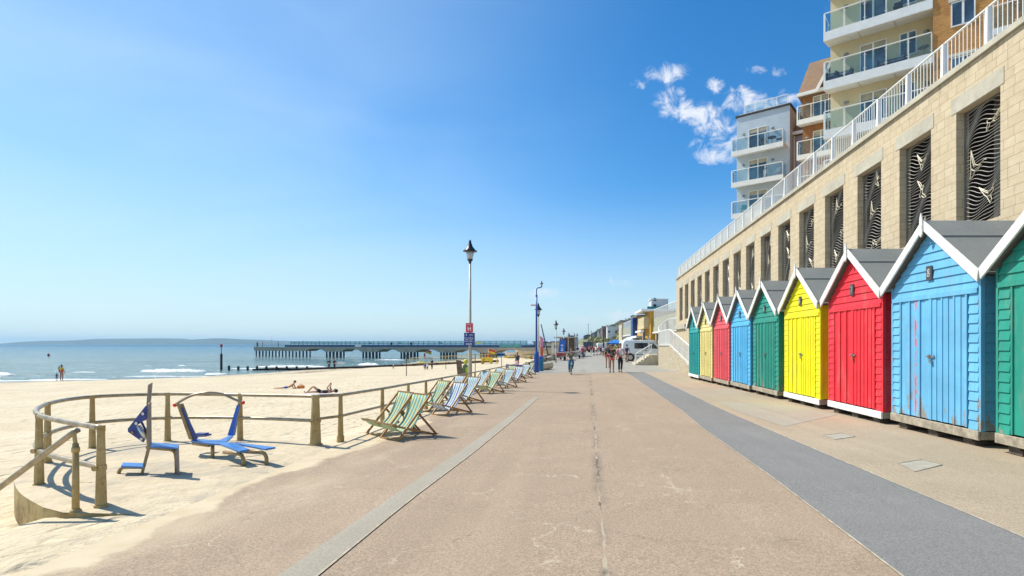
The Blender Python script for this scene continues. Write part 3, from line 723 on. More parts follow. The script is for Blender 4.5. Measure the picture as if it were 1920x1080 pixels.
for var_ in range(4):
    rr = random.Random(var_*5+1); H = OZ1-OZ0; h2 = H-.06; m1 = MB(); m2 = MB(); nl = 36
    ph = rr.uniform(0, 6)
    for k in range(-5, nl+5):
        zb_ = .03 + k*h2/nl; pts = []
        for j in range(15):
            u = j/14; z = zb_ + .085*math.sin(u*5.2+ph+k*.13) + .05*math.sin(u*9+k*.45+ph) - .16*(u-.5)
            pts.append((0, .03 + u*(OW-.06), z))
        run = []
        for p in pts + [None]:
            if p and .0 < p[2] < H: run.append(p)
            else:
                if len(run) > 1: m1.tube(run, .0068, 4)
                run = []
    for (u, v, s, ro, kd) in [[(.38,.83,.27,.2,0),(.75,.52,.36,0,1),(.45,.25,.30,-.7,1)], [(.5,.8,.28,-.4,1),(.55,.5,.3,-1.2,0),(.4,.14,.28,.3,1)],
                              [(.45,.86,.25,-.9,0),(.6,.55,.3,.1,1),(.5,.2,.3,.5,0)], [(.6,.82,.3,.1,1),(.35,.5,.27,0,0),(.65,.2,.27,-.3,1)]][var_]:
        for st in gull(u*OW, v*H, s, ro, kd): m2.tube([(-.012, min(max(a, .03), OW-.03), min(max(b, .03), H-.03)) for a, b in st], .0105, 4)
    f = MB(); f.box(-.02, .02, 0, .03, 0, H); f.box(-.02, .02, OW-.03, OW, 0, H); f.box(-.02, .02, .03, OW-.03, H-.03, H); f.box(-.02, .02, .03, OW-.03, 0, .03)
    screens.append((m1, m2, f))
meshes = {}
for k, (a, b) in enumerate(OPEN):
    v_ = [3, 0, 1, 2][k % 4]
    def shear(mb):
        q = MB(); q.v = [(x, y, z + SHR*y) for x, y, z in mb.v]; q.f = mb.f; return q
    if v_ not in meshes:
        fo = shear(screens[v_][2]).build('screen', scr_f, root); w1 = shear(screens[v_][0]).build('wave_bars', scr_m, fo); w2 = shear(screens[v_][1]).build('bird_outlines', scr_b, fo)
        meshes[v_] = fo
    else: fo = copy_tree(meshes[v_], root)
    fo.location = wl(WX+.20, a, OZ0+.002)
# railing on the wall
rl = thing('wall_railing', 'white metal railing along the top of the sandstone wall', 'railing', (WX+.12, WY0, WTOP+.135))
rail_path = [(WX+.12, WY0-.2 + .001)] + [(WX+.12, yy_) for yy_ in [4.6 + 1.37*k for k in range(30)] if yy_ < WY1] + [(cx-(cr-.12)*math.cos(a), cy+(cr-.12)*math.sin(a)) for a in [R(30*k) for k in range(1, 4)]] + [(cx+2+1.37*k, WY1+cr-.12) for k in range(6)]
def rp(p, z): return (p[0]-(WX+.12), p[1]-WY0, z + sh(min(p[1], WY1)))
rt = MB(); rt.tube([rp(p, .88) for p in rail_path], .028, 8); rt.build('top_rail', white, rl, smooth=True)
mesh_m = NT('perforated_panel'); mesh_m.base((.62, .62, .58)); mesh_m.rough(.5)
tr_ = mesh_m.n.new('ShaderNodeBsdfTransparent'); ms_ = mesh_m.n.new('ShaderNodeMixShader'); ms_.inputs[0].default_value = .72
mesh_m.l.new(tr_.outputs[0], ms_.inputs[1]); mesh_m.l.new(mesh_m.p.outputs[0], ms_.inputs[2]); mesh_m.l.new(ms_.outputs[0], mesh_m.n['Material Output'].inputs[0]); mesh_m = mesh_m.m
for i, (p, q) in enumerate(zip(rail_path, rail_path[1:])):
    P_ = Vector(p); Q_ = Vector(q); d_ = (Q_-P_); Ln = d_.length; d_.normalize()
    po = MB(); po.prism([(-.05, 0), (.05, 0), (.028, .88), (-.028, .88)], lambda t: Vector(rp(p, t[1])) + Vector((-.05 - .03*(.88-t[1]), t[0], 0)), lambda t: Vector(rp(p, t[1])) + Vector((.05, t[0], 0)))
    po.build('post', white, rl)
    nb = max(3, int(Ln/.115)); bm_ = MB()
    for k in range(1, nb):
        c_ = P_ + d_*Ln*k/nb; bm_.tube([rp(c_, .06), rp(c_, .87)], .0105, 5)
    bm_.bar(rp(P_+d_*.04, .06), rp(Q_-d_*.04, .06), .03, .03); bm_.build('baluster_panel', white, rl)
    if P_.y > 24:
        pn = MB(); a_, b_ = P_+d_*.06, Q_-d_*.06; n_ = Vector((d_.y, -d_.x))*.02
        pn.add([rp(a_+n_, .08), rp(b_+n_, .08), rp(b_+n_, .83), rp(a_+n_, .83)], [(0,1,2,3)]); pn.build('mesh_panel', mesh_m, rl)
# terrace behind the wall top
mb = MB(); z_ = lambda y: WTOP + .02 + sh(min(max(y, 0), WY1))
P3 = [(WX+.28, 4), (WX+.28, WY1), (WX+.28+1.0, WY1+1.0), (70, WY1+1.0)]
mb.add([(WX+.3, 4, z_(4)), (70, 4, z_(4)), (70, WY1, z_(WY1)), (WX+.3, WY1, z_(WY1))], [(0,1,2,3)])
mb.add([(WX+1.2, WY1, z_(WY1)-.001), (70, WY1, z_(WY1)-.001), (70, 60, z_(WY1)-.001), (WX+1.2, 46.3, z_(WY1)-.001)], [(0,1,2,3)])
struct(mb.build('terrace', tan2, fix=False))

# ------------------------------------------------------------------ apartment buildings above
def render_mat(name, c): return M(name, c, .85, var=.06, scale=.8, bump=.15)
cream = render_mat('cream_render', (.66, .57, .37)); blue_r = render_mat('pale_blue_render', (.50, .58, .66)); lilac = render_mat('lilac_render', (.44, .46, .55))
def brick_mat(name, a, b, mort):
    t = NT(name); X, Y, Z = t.xyz(); br = t.n.new('ShaderNodeTexBrick'); t.l.new(t.comb(t.math('ADD', X, Y), Z, 0.), br.inputs['Vector'])
    br.inputs['Scale'].default_value = 1; br.inputs['Brick Width'].default_value = .225; br.inputs['Row Height'].default_value = .075; br.inputs['Mortar Size'].default_value = .008
    br.inputs['Color1'].default_value = (*a, 1); br.inputs['Color2'].default_value = (*b, 1); br.inputs['Mortar'].default_value = (*mort, 1)
    n1 = t.noise(1.0, 5, .7); t.base(t.mix(t.ramp(n1, .4, .7, 0, .4), br.outputs[0], tuple(x*.75 for x in b))); t.rough(.85); t.bump(br.outputs['Fac'], -.3, .01); return t.m
brick_o = brick_mat('orange_brick', (.60, .27, .055), (.42, .16, .035), (.50, .36, .17)); brick_b = brick_mat('brown_brick', (.44, .17, .045), (.30, .11, .035), (.30, .2, .11))
def tile_mat():
    t = NT('roof_tiles'); X, Y, Z = t.xyz(); br = t.n.new('ShaderNodeTexBrick'); t.l.new(t.comb(X, t.math('MULTIPLY', Y, 1.2), 0.), br.inputs['Vector'])
    br.inputs['Scale'].default_value = 1; br.inputs['Brick Width'].default_value = .2; br.inputs['Row Height'].default_value = .16; br.inputs['Mortar Size'].default_value = .012
    br.inputs['Color1'].default_value = (.33, .20, .115, 1); br.inputs['Color2'].default_value = (.24, .145, .085, 1); br.inputs['Mortar'].default_value = (.10, .06, .035, 1)
    n = t.noise(.7, 5, .7); t.base(t.mix(t.ramp(n, .5, .8, 0, .7), br.outputs[0], (.38, .27, .04))); t.rough(.85); t.bump(br.outputs['Fac'], -.5, .02); return t.m
tiles = tile_mat()
def glass_mat(name, tint, trans=.55, rough=.02):
    t = NT(name); t.base(tint); t.rough(rough); t.p.inputs['Specular IOR Level'].default_value = .8
    tr = t.n.new('ShaderNodeBsdfTransparent'); tr.inputs[0].default_value = (.80, .90, .94, 1); ms = t.n.new('ShaderNodeMixShader'); ms.inputs[0].default_value = 1 - trans
    t.l.new(tr.outputs[0], ms.inputs[1]); t.l.new(t.p.outputs[0], ms.inputs[2]); t.l.new(ms.outputs[0], t.n['Material Output'].inputs[0]); return t.m
bal_glass = glass_mat('balcony_glass', (.26, .34, .38), .92)
win_glass = NT('window_glass'); _n = win_glass.noise(.7, 3, .5); win_glass.base(win_glass.mix(win_glass.ramp(_n, .4, .6), (.02, .05, .09), (.10, .21, .30))); win_glass.rough(.06); win_glass.p.inputs['Specular IOR Level'].default_value = .9; win_glass = win_glass.m
win_dark = M('window_glass_dark', (.02, .03, .045), .06, var=.3, spec=.9); blind = M('window_blind', (.42, .37, .28), .8)
soff = M('soffit_cream', (.62, .59, .50), .8, var=.04); furn = M('navy_rattan', (.025, .035, .07), .6); furn_t = M('teal_chair_plastic', (.05, .35, .42), .5)
lampg = M('lamp_grey', (.25, .25, .24), .4)
def window(parent, x0, x1, z0, z1, y, mull=1, name='window', dark=False, sill=True):   # faces -y
    f = MB(); t_ = .06; f.box(x0, x0+t_, y-.04, y+.02, z0, z1); f.box(x1-t_, x1, y-.04, y+.02, z0, z1); f.box(x0+t_, x1-t_, y-.04, y+.02, z1-t_, z1); f.box(x0+t_, x1-t_, y-.04, y+.02, z0, z0+t_)
    for k in range(mull):
        c = lerp(x0, x1, (k+1)/(mull+1)); f.box(c-.05, c+.05, y-.045, y+.02, z0+t_, z1-t_)
    fo = f.build(name, white, parent)
    p = MB(); p.box(x0+t_, x1-t_, y-.012, y-.004, z0+t_, z1-t_); p.build('pane', win_dark if dark else win_glass, fo)
    if not dark and z1 - z0 > 1.6:
        b_ = MB(); b_.box(x0+t_+.02, x1-t_-.02, y-.022, y-.014, z1-.42, z1-t_-.01); b_.build('blind', blind, fo)
    return fo
def balcony(parent, x0, x1, y0, y1, zb, fas=.50, rise=.40, left_rail=True, right_rail=False, posts=5):
    s = MB(); zt = zb + fas
    # tapered slab: deep fascia in front, soffit rising to the wall
    s.prism_x([(y0, zb), (y0+.10, zb), (y1, zb+rise*.85), (y1, zt+.03), (y0, zt)], x0, x1)
    so_ = s.build('balcony', white, parent)
    r = MB()
    for k in range(1, 3):
        c = lerp(x0, x1, k/3); r.prism_x([(y0+.14, zb-.012), (y1-.05, zb+rise*.80), (y1-.05, zb+rise*.9), (y0+.14, zb+.05)], c-.04, c+.04)
    r.build('soffit_rib', soff, so_)
    zr = zt + 1.08
    t = MB(); pts = [(x0+.04, y1-.05, zr), (x0+.04, y0+.04, zr), (x1-.04, y0+.04, zr)] if left_rail else [(x0+.04, y0+.04, zr), (x1-.04, y0+.04, zr)]
    if right_rail: pts.append((x1-.04, y1-.05, zr))
    t.tube(pts, .032, 8); t.build('handrail', white, so_)
    for k in range(posts):
        c = lerp(x0+.05, x1-.05, k/(posts-1)); p = MB(); wv = .05 if k == 0 else .022
        p.box(c-wv, c+wv, y0+.02, y0+.06, zt, zr-.02)
        if k:
            for zz in (zt+.18, zt+.92): p.ball((c-.06, y0+.07, zz), .022, 6, 4); p.ball((c+.06, y0+.07, zz), .022, 6, 4)
        p.build('rail_post', white, so_)
        if k < posts-1:
            d_ = lerp(x0+.05, x1-.05, (k+1)/(posts-1)); gl = MB(); gl.box(c+.06, d_-.06, y0+.075, y0+.085, zt+.07, zr-.05); gl.build('glass_panel', bal_glass, so_)
    if left_rail:
        gl = MB(); gl.box(x0+.035, x0+.045, y0+.15, y1-.12, zt+.07, zr-.05); gl.build('glass_panel', bal_glass, so_)
        p = MB(); p.box(x0+.02, x0+.06, y1-.42, y1-.37, zt+.02, zr-.02); p.build('rail_post', white, so_)
    if right_rail:
        gl = MB(); gl.box(x1-.045, x1-.035, y0+.15, y1-.12, zt+.07, zr-.05); gl.build('glass_panel', bal_glass, so_)
    return so_
BR = math.atan2(-.588, .809)
def wall_lamp(parent, x, y, z):
    l_ = MB(); l_.ball((x, y-.08, z), (.14, .09, .10), 10, 6); l_.box(x-.08, x+.08, y-.02, y+.01, z-.04, z+.04); l_.build('wall_lamp', lampg, parent)
# --- cream and brick block
A = thing('apartment_building', 'cream block with deep white balconies and an orange brick wing, tallest above the wall', 'building', (14.3, 30.5, 7.0), BR)
ZA = 7.0; LV = [10.4, 13.2, 16.0, 18.8, 21.6]
mb = MB(); mb.box(.1, 5.2, 1.5, 12, 0, 18.6); mb.build('cream_wall', cream, A)
mb = MB(); mb.box(5.2, 17, .08, 12.1, 0, 18.7); mb.build('brick_wing', brick_o, A)
mb = MB(); mb.box(-.1, 17.2, -.1, 12.3, 18.72, 19.0); mb.build('roof', white, A)
for i, zb in enumerate(LV):
    b_ = balcony(A, 0, 5.19, 0, 1.49, zb-ZA, posts=6)
    zf = zb - ZA + .53
    if i < 4 or True:
        window(A, 1.65, 3.0, zf+.02, zf+2.15, 1.5, 1, 'glass_door'); window(A, 3.6, 4.42, zf+.85, zf+2.15, 1.5, 1)
        wall_lamp(A, .95, 1.5, zf+1.85); wall_lamp(A, 4.85, 1.5, zf+1.85)
    window(A, 5.95, 6.95, zf+1.0, zf+2.25, .08, 1); window(A, 9.2, 10.2, zf+1.0, zf+2.25, .08, 1)
    sl_ = MB(); sl_.box(5.85, 7.05, .0, .078, zf+2.27, zf+2.42); sl_.build('lintel', soff, A)
for i, zb in enumerate(LV[:4]):
    balcony(A, 7.4, 10.6, -1.0, .07, zb-ZA+.1, fas=.3, rise=.2, posts=4)
# --- brown brick gabled block
MBk = thing('apartment_building', 'brown brick block under a steep tiled roof between the cream and pale blue blocks', 'building', (17.8, 42.4, 7.0), BR)
mb = MB(); mb.box(.15, 7.5, 1.2, 9, 0, 14.6)
mb.build('brick_wall', brick_b, MBk)
for zb in (10.5, 13.3, 16.1, 18.9):
    balcony(MBk, -.05, 3.1, 0, 1.19, zb-ZA-.0, fas=.38, rise=.25, posts=4); zf = zb-ZA+.41
    window(MBk, .92, 2.1, zf, zf+2.05, 1.2, 1, 'glass_door'); wall_lamp(MBk, .5, 1.2, zf+1.6)
mb = MB(); mb.prism_x([(.75, 14.62), (5.0, 19.0), (9.4, 14.62), (9.4, 14.45), (.75, 14.45)], -.15, 2.6); mb.build('roof', tiles, MBk)
mb = MB(); mb.box(-.2, 2.58, .58, .74, 14.42, 14.66); mb.build('gutter', white, MBk)
# dormer gable facing the sea
mb = MB(); mb.prism([(1.9, 14.6), (4.6, 14.6), (4.6, 17.8), (3.25, 17.8)], lambda p: (p[0], 1.0, p[1]), lambda p: (p[0], 7, p[1])); mb.build('gable_wall', brick_b, MBk)
mb = MB(); mb.prism([(1.45, 14.55), (3.3, 17.95), (3.3, 18.2), (1.25, 14.6)], lambda p: (p[0], .55, p[1]), lambda p: (p[0], 7, p[1])); mb.build('gable_roof', tiles, MBk)
mb = MB(); mb.prism([(1.40, 14.40), (3.3, 17.88), (3.3, 18.22), (1.18, 14.5)], lambda p: (p[0], .47, p[1]), lambda p: (p[0], .545, p[1])); mb.build('barge_board', white, MBk)
# --- pale blue block
B = thing('apartment_building', 'pale blue rendered block with glass balconies and a roof terrace, farthest left above the wall', 'building', (14.2, 48.0, 6.0), BR)
ZB = 6.0
mb = MB(); mb.box(.1, 4.75, 1.2, 9, 0, 16.2); mb.build('blue_wall', blue_r, B)
mb = MB(); mb.box(0, 4.85, 1.1, 9, 16.21, 16.36); mb.build('roof_edge', M('dark_roof_edge', (.03,.03,.04), .6), B)
mb = MB(); mb.box(.25, 4.6, 1.35, 8.8, 16.37, 16.52); mb.build('parapet', white, B)
tg = MB(); tg.tube([(.7, 8.0, 17.35), (.7, 1.6, 17.35), (4.5, 1.6, 17.35)], .03, 8); tg.build('handrail', white, B)
for k in range(5):
    c = .7 + .95*k; p = MB(); p.box(c-.02, c+.02, 1.58, 1.62, 16.5, 17.34); p.build('rail_post', white, B)
    if k < 4: gl = MB(); gl.box(c+.05, c+.9, 1.59, 1.60, 16.56, 17.3); gl.build('glass_panel', bal_glass, B)
for i, zb in enumerate((12.75-2.8, 12.75, 15.55, 18.35)):
    balcony(B, 0, 4.5, 0, 1.19, zb-ZB, fas=.42, rise=.3, right_rail=True, posts=4); zf = zb-ZB+.45
    window(B, 1.2, 2.85, zf, zf+2.1, 1.2, 1, 'glass_door'); wall_lamp(B, .75, 1.2, zf+1.75); wall_lamp(B, 3.3, 1.2, zf+1.75)
# link with sloping tiled roof
mb = MB(); mb.box(4.77, 8.0, 2.6, 9, 0, 13.9); mb.build('lilac_wall', lilac, B)
mb = MB(); mb.prism_x([(2.1, 13.92), (6.2, 19.2), (9.0, 15.5), (9.0, 13.92)], 4.78, 8.2); mb.build('tiled_roof', tiles, B)
mb = MB(); mb.box(4.76, 7.8, 2.0, 2.15, 13.86, 14.12); mb.box(4.80, 4.90, 2.3, 2.4, 2, 13.85); mb.build('gutter', white, B)

# furniture on the balconies: each piece a thing of its own
def loc_on(bld, x, y, z):
    c, s = math.cos(BR), math.sin(BR); o_ = bld.location; return (o_.x + c*x - s*y, o_.y + s*x + c*y, o_.z + z)
def sofa(bld, x, y, z, w_, lb):
    t = thing('balcony_sofa', lb, 'sofa', loc_on(bld, x, y, z), BR, 'rattan seats on the cream block balcony')
    m_ = MB(); m_.box(-w_/2, w_/2, -.32, .32, 0, .28); m_.box(-w_/2, w_/2, .26, .36, .282, .72); m_.box(-w_/2, -w_/2+.12, -.3, .25, .282, .55); m_.box(w_/2-.12, w_/2, -.3, .25, .282, .55)
    bevel(m_.build('frame', furn, t), .02); c_ = MB(); c_.box(-w_/2+.13, w_/2-.13, -.3, .24, .284, .42); bevel(c_.build('seat', M('grey_cushion', (.20,.21,.24), .9), t), .03); return t
zA3 = 16.0-ZA+.54
sofa(A, 1.0, .75, zA3, .8, 'navy rattan armchair at the open end of the cream block middle balcony')
sofa(A, .35, .6, zA3, .6, 'small navy chair in the left corner of the cream block middle balcony')
sofa(A, 3.3, .85, zA3, 1.4, 'long navy rattan sofa on the cream block middle balcony before the window')
def bistro_table(loc, lb, m_, r_=.33):
    t = thing('round_table', lb, 'table', loc, 0, 'round tables on the balconies'); a = MB(); a.lathe([(r_, .68), (r_, .72), (0.02, .722)], n=18); a.build('table_top', m_, t)
    b_ = MB(); b_.tube([(0,0,0.02),(0,0,.68)], .025, 6); b_.lathe([(.2, 0), (.18, .03), (.03, .05)], n=12); b_.build('leg', m_, t); return t
def simple_chair(loc, rz, lb, m_, nm='balcony_chair', cat='chair', grp='chairs on the pale blue block balconies'):
    t = thing(nm, lb, cat, loc, rz, grp)
    a = MB(); a.box(-.22, .22, -.22, .22, .42, .45); bevel(a.build('seat', m_, t), .01); a = MB(); a.prism_x([(.2, .45), (.24, .45), (.30, .86), (.26, .86)], -.21, .21); a.build('backrest', m_, t)
    for sx in (-.19, .19):
        for sy in (-.19, .19):
            l_ = MB(); l_.tube([(sx, sy, 0), (sx*.95, sy*.95, .42)], .013, 6); l_.build('leg', m_, t)
    return t
bistro_table(loc_on(B, 3.4, .6, 18.35-ZB+.46), 'dark round table on the upper balcony of the pale blue block', furn, .38)
simple_chair(loc_on(B, 2.75, .6, 18.35-ZB+.46), BR+1.3, 'dark chair left of the round table on the upper pale blue balcony', furn)
simple_chair(loc_on(B, 4.0, .65, 18.35-ZB+.46), BR-1.3, 'dark chair right of the round table on the upper pale blue balcony', furn)
simple_chair(loc_on(B, 2.9, .6, 15.55-ZB+.46), BR+.4, 'pale chair left of its pair on the middle pale blue balcony', white)
simple_chair(loc_on(B, 3.8, .6, 15.55-ZB+.46), BR-.4, 'pale chair right of its pair on the middle pale blue balcony', white)
simple_chair(loc_on(B, .95, .6, 12.75-ZB+.46), BR+.2, 'teal plastic chair on the lowest visible pale blue balcony', furn_t)
bistro_table(loc_on(A, 4.75, .7, zA3), 'small metal table at the brick end of the cream block middle balcony', steel, .25)
simple_chair(loc_on(A, 3.6, .7, 18.8-ZA+.54), BR, 'dark chair on the top cream block balcony', furn, grp='chairs on the cream block balconies')

# ------------------------------------------------------------------ curved sand-covered pad and tubular railing
post_m = NT('cast_post_paint'); _a = post_m.noise(3, 6, .7); _b = post_m.noise(14, 4, .7)
post_m.base(post_m.mix(post_m.ramp(_b, .5, .72, 0, .6), post_m.mix(post_m.ramp(_a, .3, .7), (.40, .265, .085), (.52, .39, .18)), (.20, .115, .04))); post_m.rough(.55); post_m.bump(_b, .35, .01); post_m = post_m.m
tube_m = M('rail_tube', (.36, .29, .19), .38, metal=.35, var=.3, scale=9, bump=.1)
PB = [(-4.49,5.07,.775),(-5.88,5.87,.80),(-6.91,7.01,.81),(-7.27,8.06,.81),(-6.61,8.69,.80),(-5.48,8.77,.78),(-4.05,8.38,.79)]
def spline(P, n=10):
    out = []; P = [Vector(p) for p in P]
    for i in range(len(P)-1):
        a = P[max(i-1,0)]; b = P[i]; c = P[i+1]; d = P[min(i+2,len(P)-1)]
        for k in range(n):
            t = k/n; out.append(.5*((2*b)+(-a+c)*t+(2*a-5*b+4*c-d)*t*t+(-a+3*b-3*c+d)*t**3))
    return out + [P[-1]]
curve = spline([(x, y, h) for x, y, h in PB])
# pad
pc = Vector((-5.3, 7.2, 0)); out = []
for p in curve:
    q = Vector((p.x, p.y, 0)); d_ = (q-pc).normalized(); q = q + d_*.20; out.append((q.x, q.y))
out = [(-3.68, 4.9), (-4.68, 4.89)] + [(q.x, q.y) for q in spline([(-5.04, 5.06, 0), (-5.77, 5.56, 0), (-6.45, 6.15, 0), (out[17][0], out[17][1], 0)], 6)][:-1] + out[17:] + [(-3.68, 8.5), (-3.68, 7.4), (-3.68, 6.2)]
pad_m = NT('pad_sand'); X, Y, Z = pad_m.xyz(); _n = pad_m.noise(.7, 6, .65); _k = pad_m.noise(6, 5, .7)
c_ = pad_m.mix(pad_m.ramp(_k, .3, .7), (.56, .455, .295), (.64, .535, .37))
c_ = pad_m.mix(pad_m.ramp(_n, .50, .60, 0, .7), c_, (.42, .36, .27)); pad_m.base(c_); pad_m.rough(.9)
pad_m.bump(pad_m.math('ADD', pad_m.noise(3, 4, .6), pad_m.math('MULTIPLY', pad_m.noise(16, 4, .6), .3)), .6, .08); pad_m = pad_m.m
pad = thing('curved_platform', 'curved low concrete platform under blown sand inside the bowed railing', 'platform', (-5.3, 7.2, g(7.2)))
K_ = len(out); gz = lambda x, y: g(y) - g(7.2) + (.014 if x < -4.1 else lerp(.014, -.012, min(1, (x+4.1)/.3)))
mb = MB(); cen = [(sum(x for x, y in out)/K_), (sum(y for x, y in out)/K_)]; rings = 14; vs = []
for r_ in range(rings+1):
    t = r_/rings
    for x, y in out:
        X_, Y_ = lerp(cen[0], x, t), lerp(cen[1], y, t)
        vs.append((X_+5.3, Y_-7.2, gz(X_, Y_) + (.02*mnoise.noise(Vector((X_*1.5, Y_*1.5, 0))) + .012 if r_ < rings else 0)))
fs = [(r_*K_+i, r_*K_+(i+1)%K_, (r_+1)*K_+(i+1)%K_, (r_+1)*K_+i) for r_ in range(rings) for i in range(K_)]
mb.add(vs, fs); mb.build('sand_cover', pad_m, pad, smooth=True)
wall_c = NT('stained_concrete'); _n = wall_c.noise(2.2, 6, .7); _b = wall_c.noise(11, 5, .7)
wall_c.base(wall_c.mix(wall_c.ramp(_n, .42, .66), (.47, .36, .16), (.24, .15, .05))); wall_c.rough(.9); wall_c.bump(_b, .5, .02); wall_c = wall_c.m
mb = MB(); vs = []
for x, y in out: vs += [(x+5.3, y-7.2, gz(x, y)-.002), (x+5.3, y-7.2, gz(x, y)-1.0)]
mb.add(vs, [(2*i, 2*((i+1)%K_), 2*((i+1)%K_)+1, 2*i+1) for i in range(K_)]); mb.build('concrete_edge', wall_c, pad)

rg = thing('tubular_railing', 'weathered tubular railing that bows round the platform and runs on beside the deckchairs', 'railing', (-4.05, 8.38, g(8.38)))
def L_(x, y, z): return (x+4.05, y-8.38, z-g(8.38))
def rail_post(x, y, h, big=1.0, zb=None, nm='post'):
    zb = g(y) if zb is None else zb
    mb = MB(); w0, w1 = .046*big, .031*big
    for (za, zc, a, b) in ((-.25, .035, w0*1.25, w0*1.25), (.035, h*.47, w0, w0*.84), (h*.47, h*.53, w0*.98, w0*.98), (h*.53, h-.045, w0*.82, w1), (h-.045, h+.012, w1*1.12, w1*1.1)):
        c = []
        for z, r_ in ((za, a), (zc, b)):
            for k in range(8):
                t = R(45*k+22.5); c.append(L_(x + r_*1.05*math.cos(t), y + r_*.95*math.sin(t), zb+z))
        mb.add(c, [tuple(range(7,-1,-1)), tuple(range(8,16))] + [(k, (k+1)%8, 8+(k+1)%8, 8+k) for k in range(8)])
    mb.tube([L_(x-.02, y-.045*big-.01, zb+h*.5), L_(x-.02, y-.02, zb+h*.5)], .026, 8)
    return mb.build(nm, post_m, rg)
for i, (x, y, h) in enumerate(PB): rail_post(x, y, h, 1.7 if i == 6 else 1.0)
STR = [9.1, 10.9, 12.6, 14.1, 15.8, 17.5, 19.3, 21.1, 22.9, 24.8, 26.8, 28.8, 30.8, 32.8, 34.9]
def ztop(y): return interp([(8.4,.69),(9.1,.64),(10.9,.60),(14.1,.535),(21,.40),(35,.18),(45,.05)], y)
def rx(y): return interp([(8.38,-4.05),(9.4,-3.94),(11,-3.9),(36,-3.88)], y)
for y in STR: rail_post(rx(y), y, .74, 1.0, ztop(y)-.74)
top = [Vector(L_(p.x, p.y, g(p.y)+p.z-.012)) for p in curve]; low = [Vector(L_(p.x, p.y, g(p.y)+p.z*.5)) for p in curve]
for nm, pts in (('top_rail', top), ('lower_rail', low)): MB().tube(pts, .027, 10).build(nm, tube_m, rg, smooth=True)
sy = [8.38] + STR + [36.5]
MB().tube([L_(rx(y), y, ztop(y)-.012) for y in sy], .027, 10).build('top_rail', tube_m, rg, smooth=True)
MB().tube([L_(rx(y), y, ztop(y)-.74*.5) for y in sy], .024, 10).build('lower_rail', tube_m, rg, smooth=True)
hr = thing('stair_handrail', 'single sloping tube handrail on a thin post at the platform foot, lower left corner', 'handrail', (-4.60, 4.93, g(4.93)))
mb = MB(); mb.tube([(0,0,-.1),(0,0,.64)], [.030,.024], 10); mb.lathe([(.031,.56),(.031,.60),(.026,.61)], n=10); mb.lathe([(.045,0),(.045,.02),(.03,.04)], n=10); mb.build('post', post_m, hr, smooth=True)
mb = MB(); mb.tube([(0.0,0,.62),(-.015,0,.735)], .016, 8); mb.build('bracket', post_m, hr)
mb = MB(); mb.tube([(.02,0,.765),(-.03,0,.735),(-1.55,0,-.40)], .026, 12); mb.build('handrail', tube_m, hr, smooth=True)

# ------------------------------------------------------------------ outdoor exercise stations
blue_p = M('blue_panel', (.03, .17, .62), .35, var=.12, scale=5); navy_p = M('navy_panel', (.035, .06, .25), .4, var=.15, scale=5)
brown_e = M('bronze_frame', (.33, .225, .095), .4, var=.25, scale=9); red_b = M('red_knob', (.85, .05, .02), .35); silver = M('brushed_silver', (.62, .62, .63), .3, metal=.7)
lblue = M('light_blue_panel', (.05, .20, .52), .35, var=.15, scale=6); mauve = M('brown_panel_back', (.24, .19, .17), .45, var=.15, scale=7)
Y1 = 6.4
def e1(px, py, dy=0): p = at(px, py, Y1); return (p.x + 4.95 - .70*dy, dy, p.z - g(Y1))
T1 = thing('exercise_station', 'upright blue and bronze press station with a tall mast and footrest on the sand', 'exercise machine', (-4.95, Y1, g(Y1)))
def plate(poly, y0, y1, nm, m, par=None, ef=e1):
    mb = MB(); mb.prism(poly, lambda p: ef(p[0], p[1], y0), lambda p: ef(p[0], p[1], y1)); return bevel(mb.build(nm, m, par or T1), .004, 1)
plate([(275,833),(280.5,835),(277.5,757),(284,718.5),(277.8,721),(274.8,757),(275,790)], -.03, .03, 'mast', brown_e)
plate([(277.5,756),(282.5,754),(285.5,717),(279.5,720.5)], -.04, .07, 'upper_panel', mauve)
plate([(278.5,834),(283.8,833),(283.2,754),(277.5,758.5)], -.045, .065, 'back_panel', mauve)
plate([(276.5,759.5),(272,762),(240,803),(240.5,809),(269,829),(272,826),(255.5,799.5),(262.5,793.5),(276.5,784)], -.035, -.018, 'swing_arm', navy_p)
plate([(276.5,759.5),(272,762),(240,803),(240.5,809),(269,829),(272,826),(255.5,799.5),(262.5,793.5),(276.5,784)], .05, .067, 'swing_arm', navy_p)
for (a, b) in ((249,810),(269,775),(256.5,793),(266,822)):
    mb = MB(); c = e1(a, b, -.042); mb.lathe([(.018,0),(.018,.006)], n=10); mb.v = [(c[0]+x, c[1]-z, c[2]+y) for x, y, z in mb.v]; mb.build('bolt', brown_e if a == 249 else silver, T1)
mb = MB(); mb.tube([e1(259.5,798.5,-.01), e1(273,820,-.01)], .028, 10); mb.tube([e1(272,818,-.01), e1(275.5,823,-.01)], .015, 8); mb.build('damper', silver, T1, smooth=True)
mb = MB(); mb.tube([e1(265,792,.02), e1(277,815,.02)], .012, 6); mb.build('link_bar', navy_p, T1)
plate([(282.5,833),(334.5,836.5),(334.5,839),(282.5,836)], -.11, .13, 'seat', lblue)
mb = MB(); mb.tube([e1(276,838.5), e1(282,839), e1(320,842.5), e1(327,845.5), e1(330.3,851.5), e1(331.5,862), e1(332.5,897)], .024, 8); mb.build('bent_tube', brown_e, T1, smooth=True)
plate([(329.5,841),(335,838.5),(336.5,893),(332,896)], -.10, .10, 'front_panel', mauve)
plate([(277,835),(283.5,836),(269,889),(263.5,888)], -.03, .03, 'rear_leg', brown_e)
plate([(228.8,869.5),(270,871),(271.5,874),(229,873.5)], -.10, .08, 'footrest', lblue)
mb = MB(); mb.tube([e1(268,876), e1(240,876), e1(231,876.5), e1(225.5,880), e1(222.3,887)], .020, 8); mb.build('footrest_tube', brown_e, T1, smooth=True)
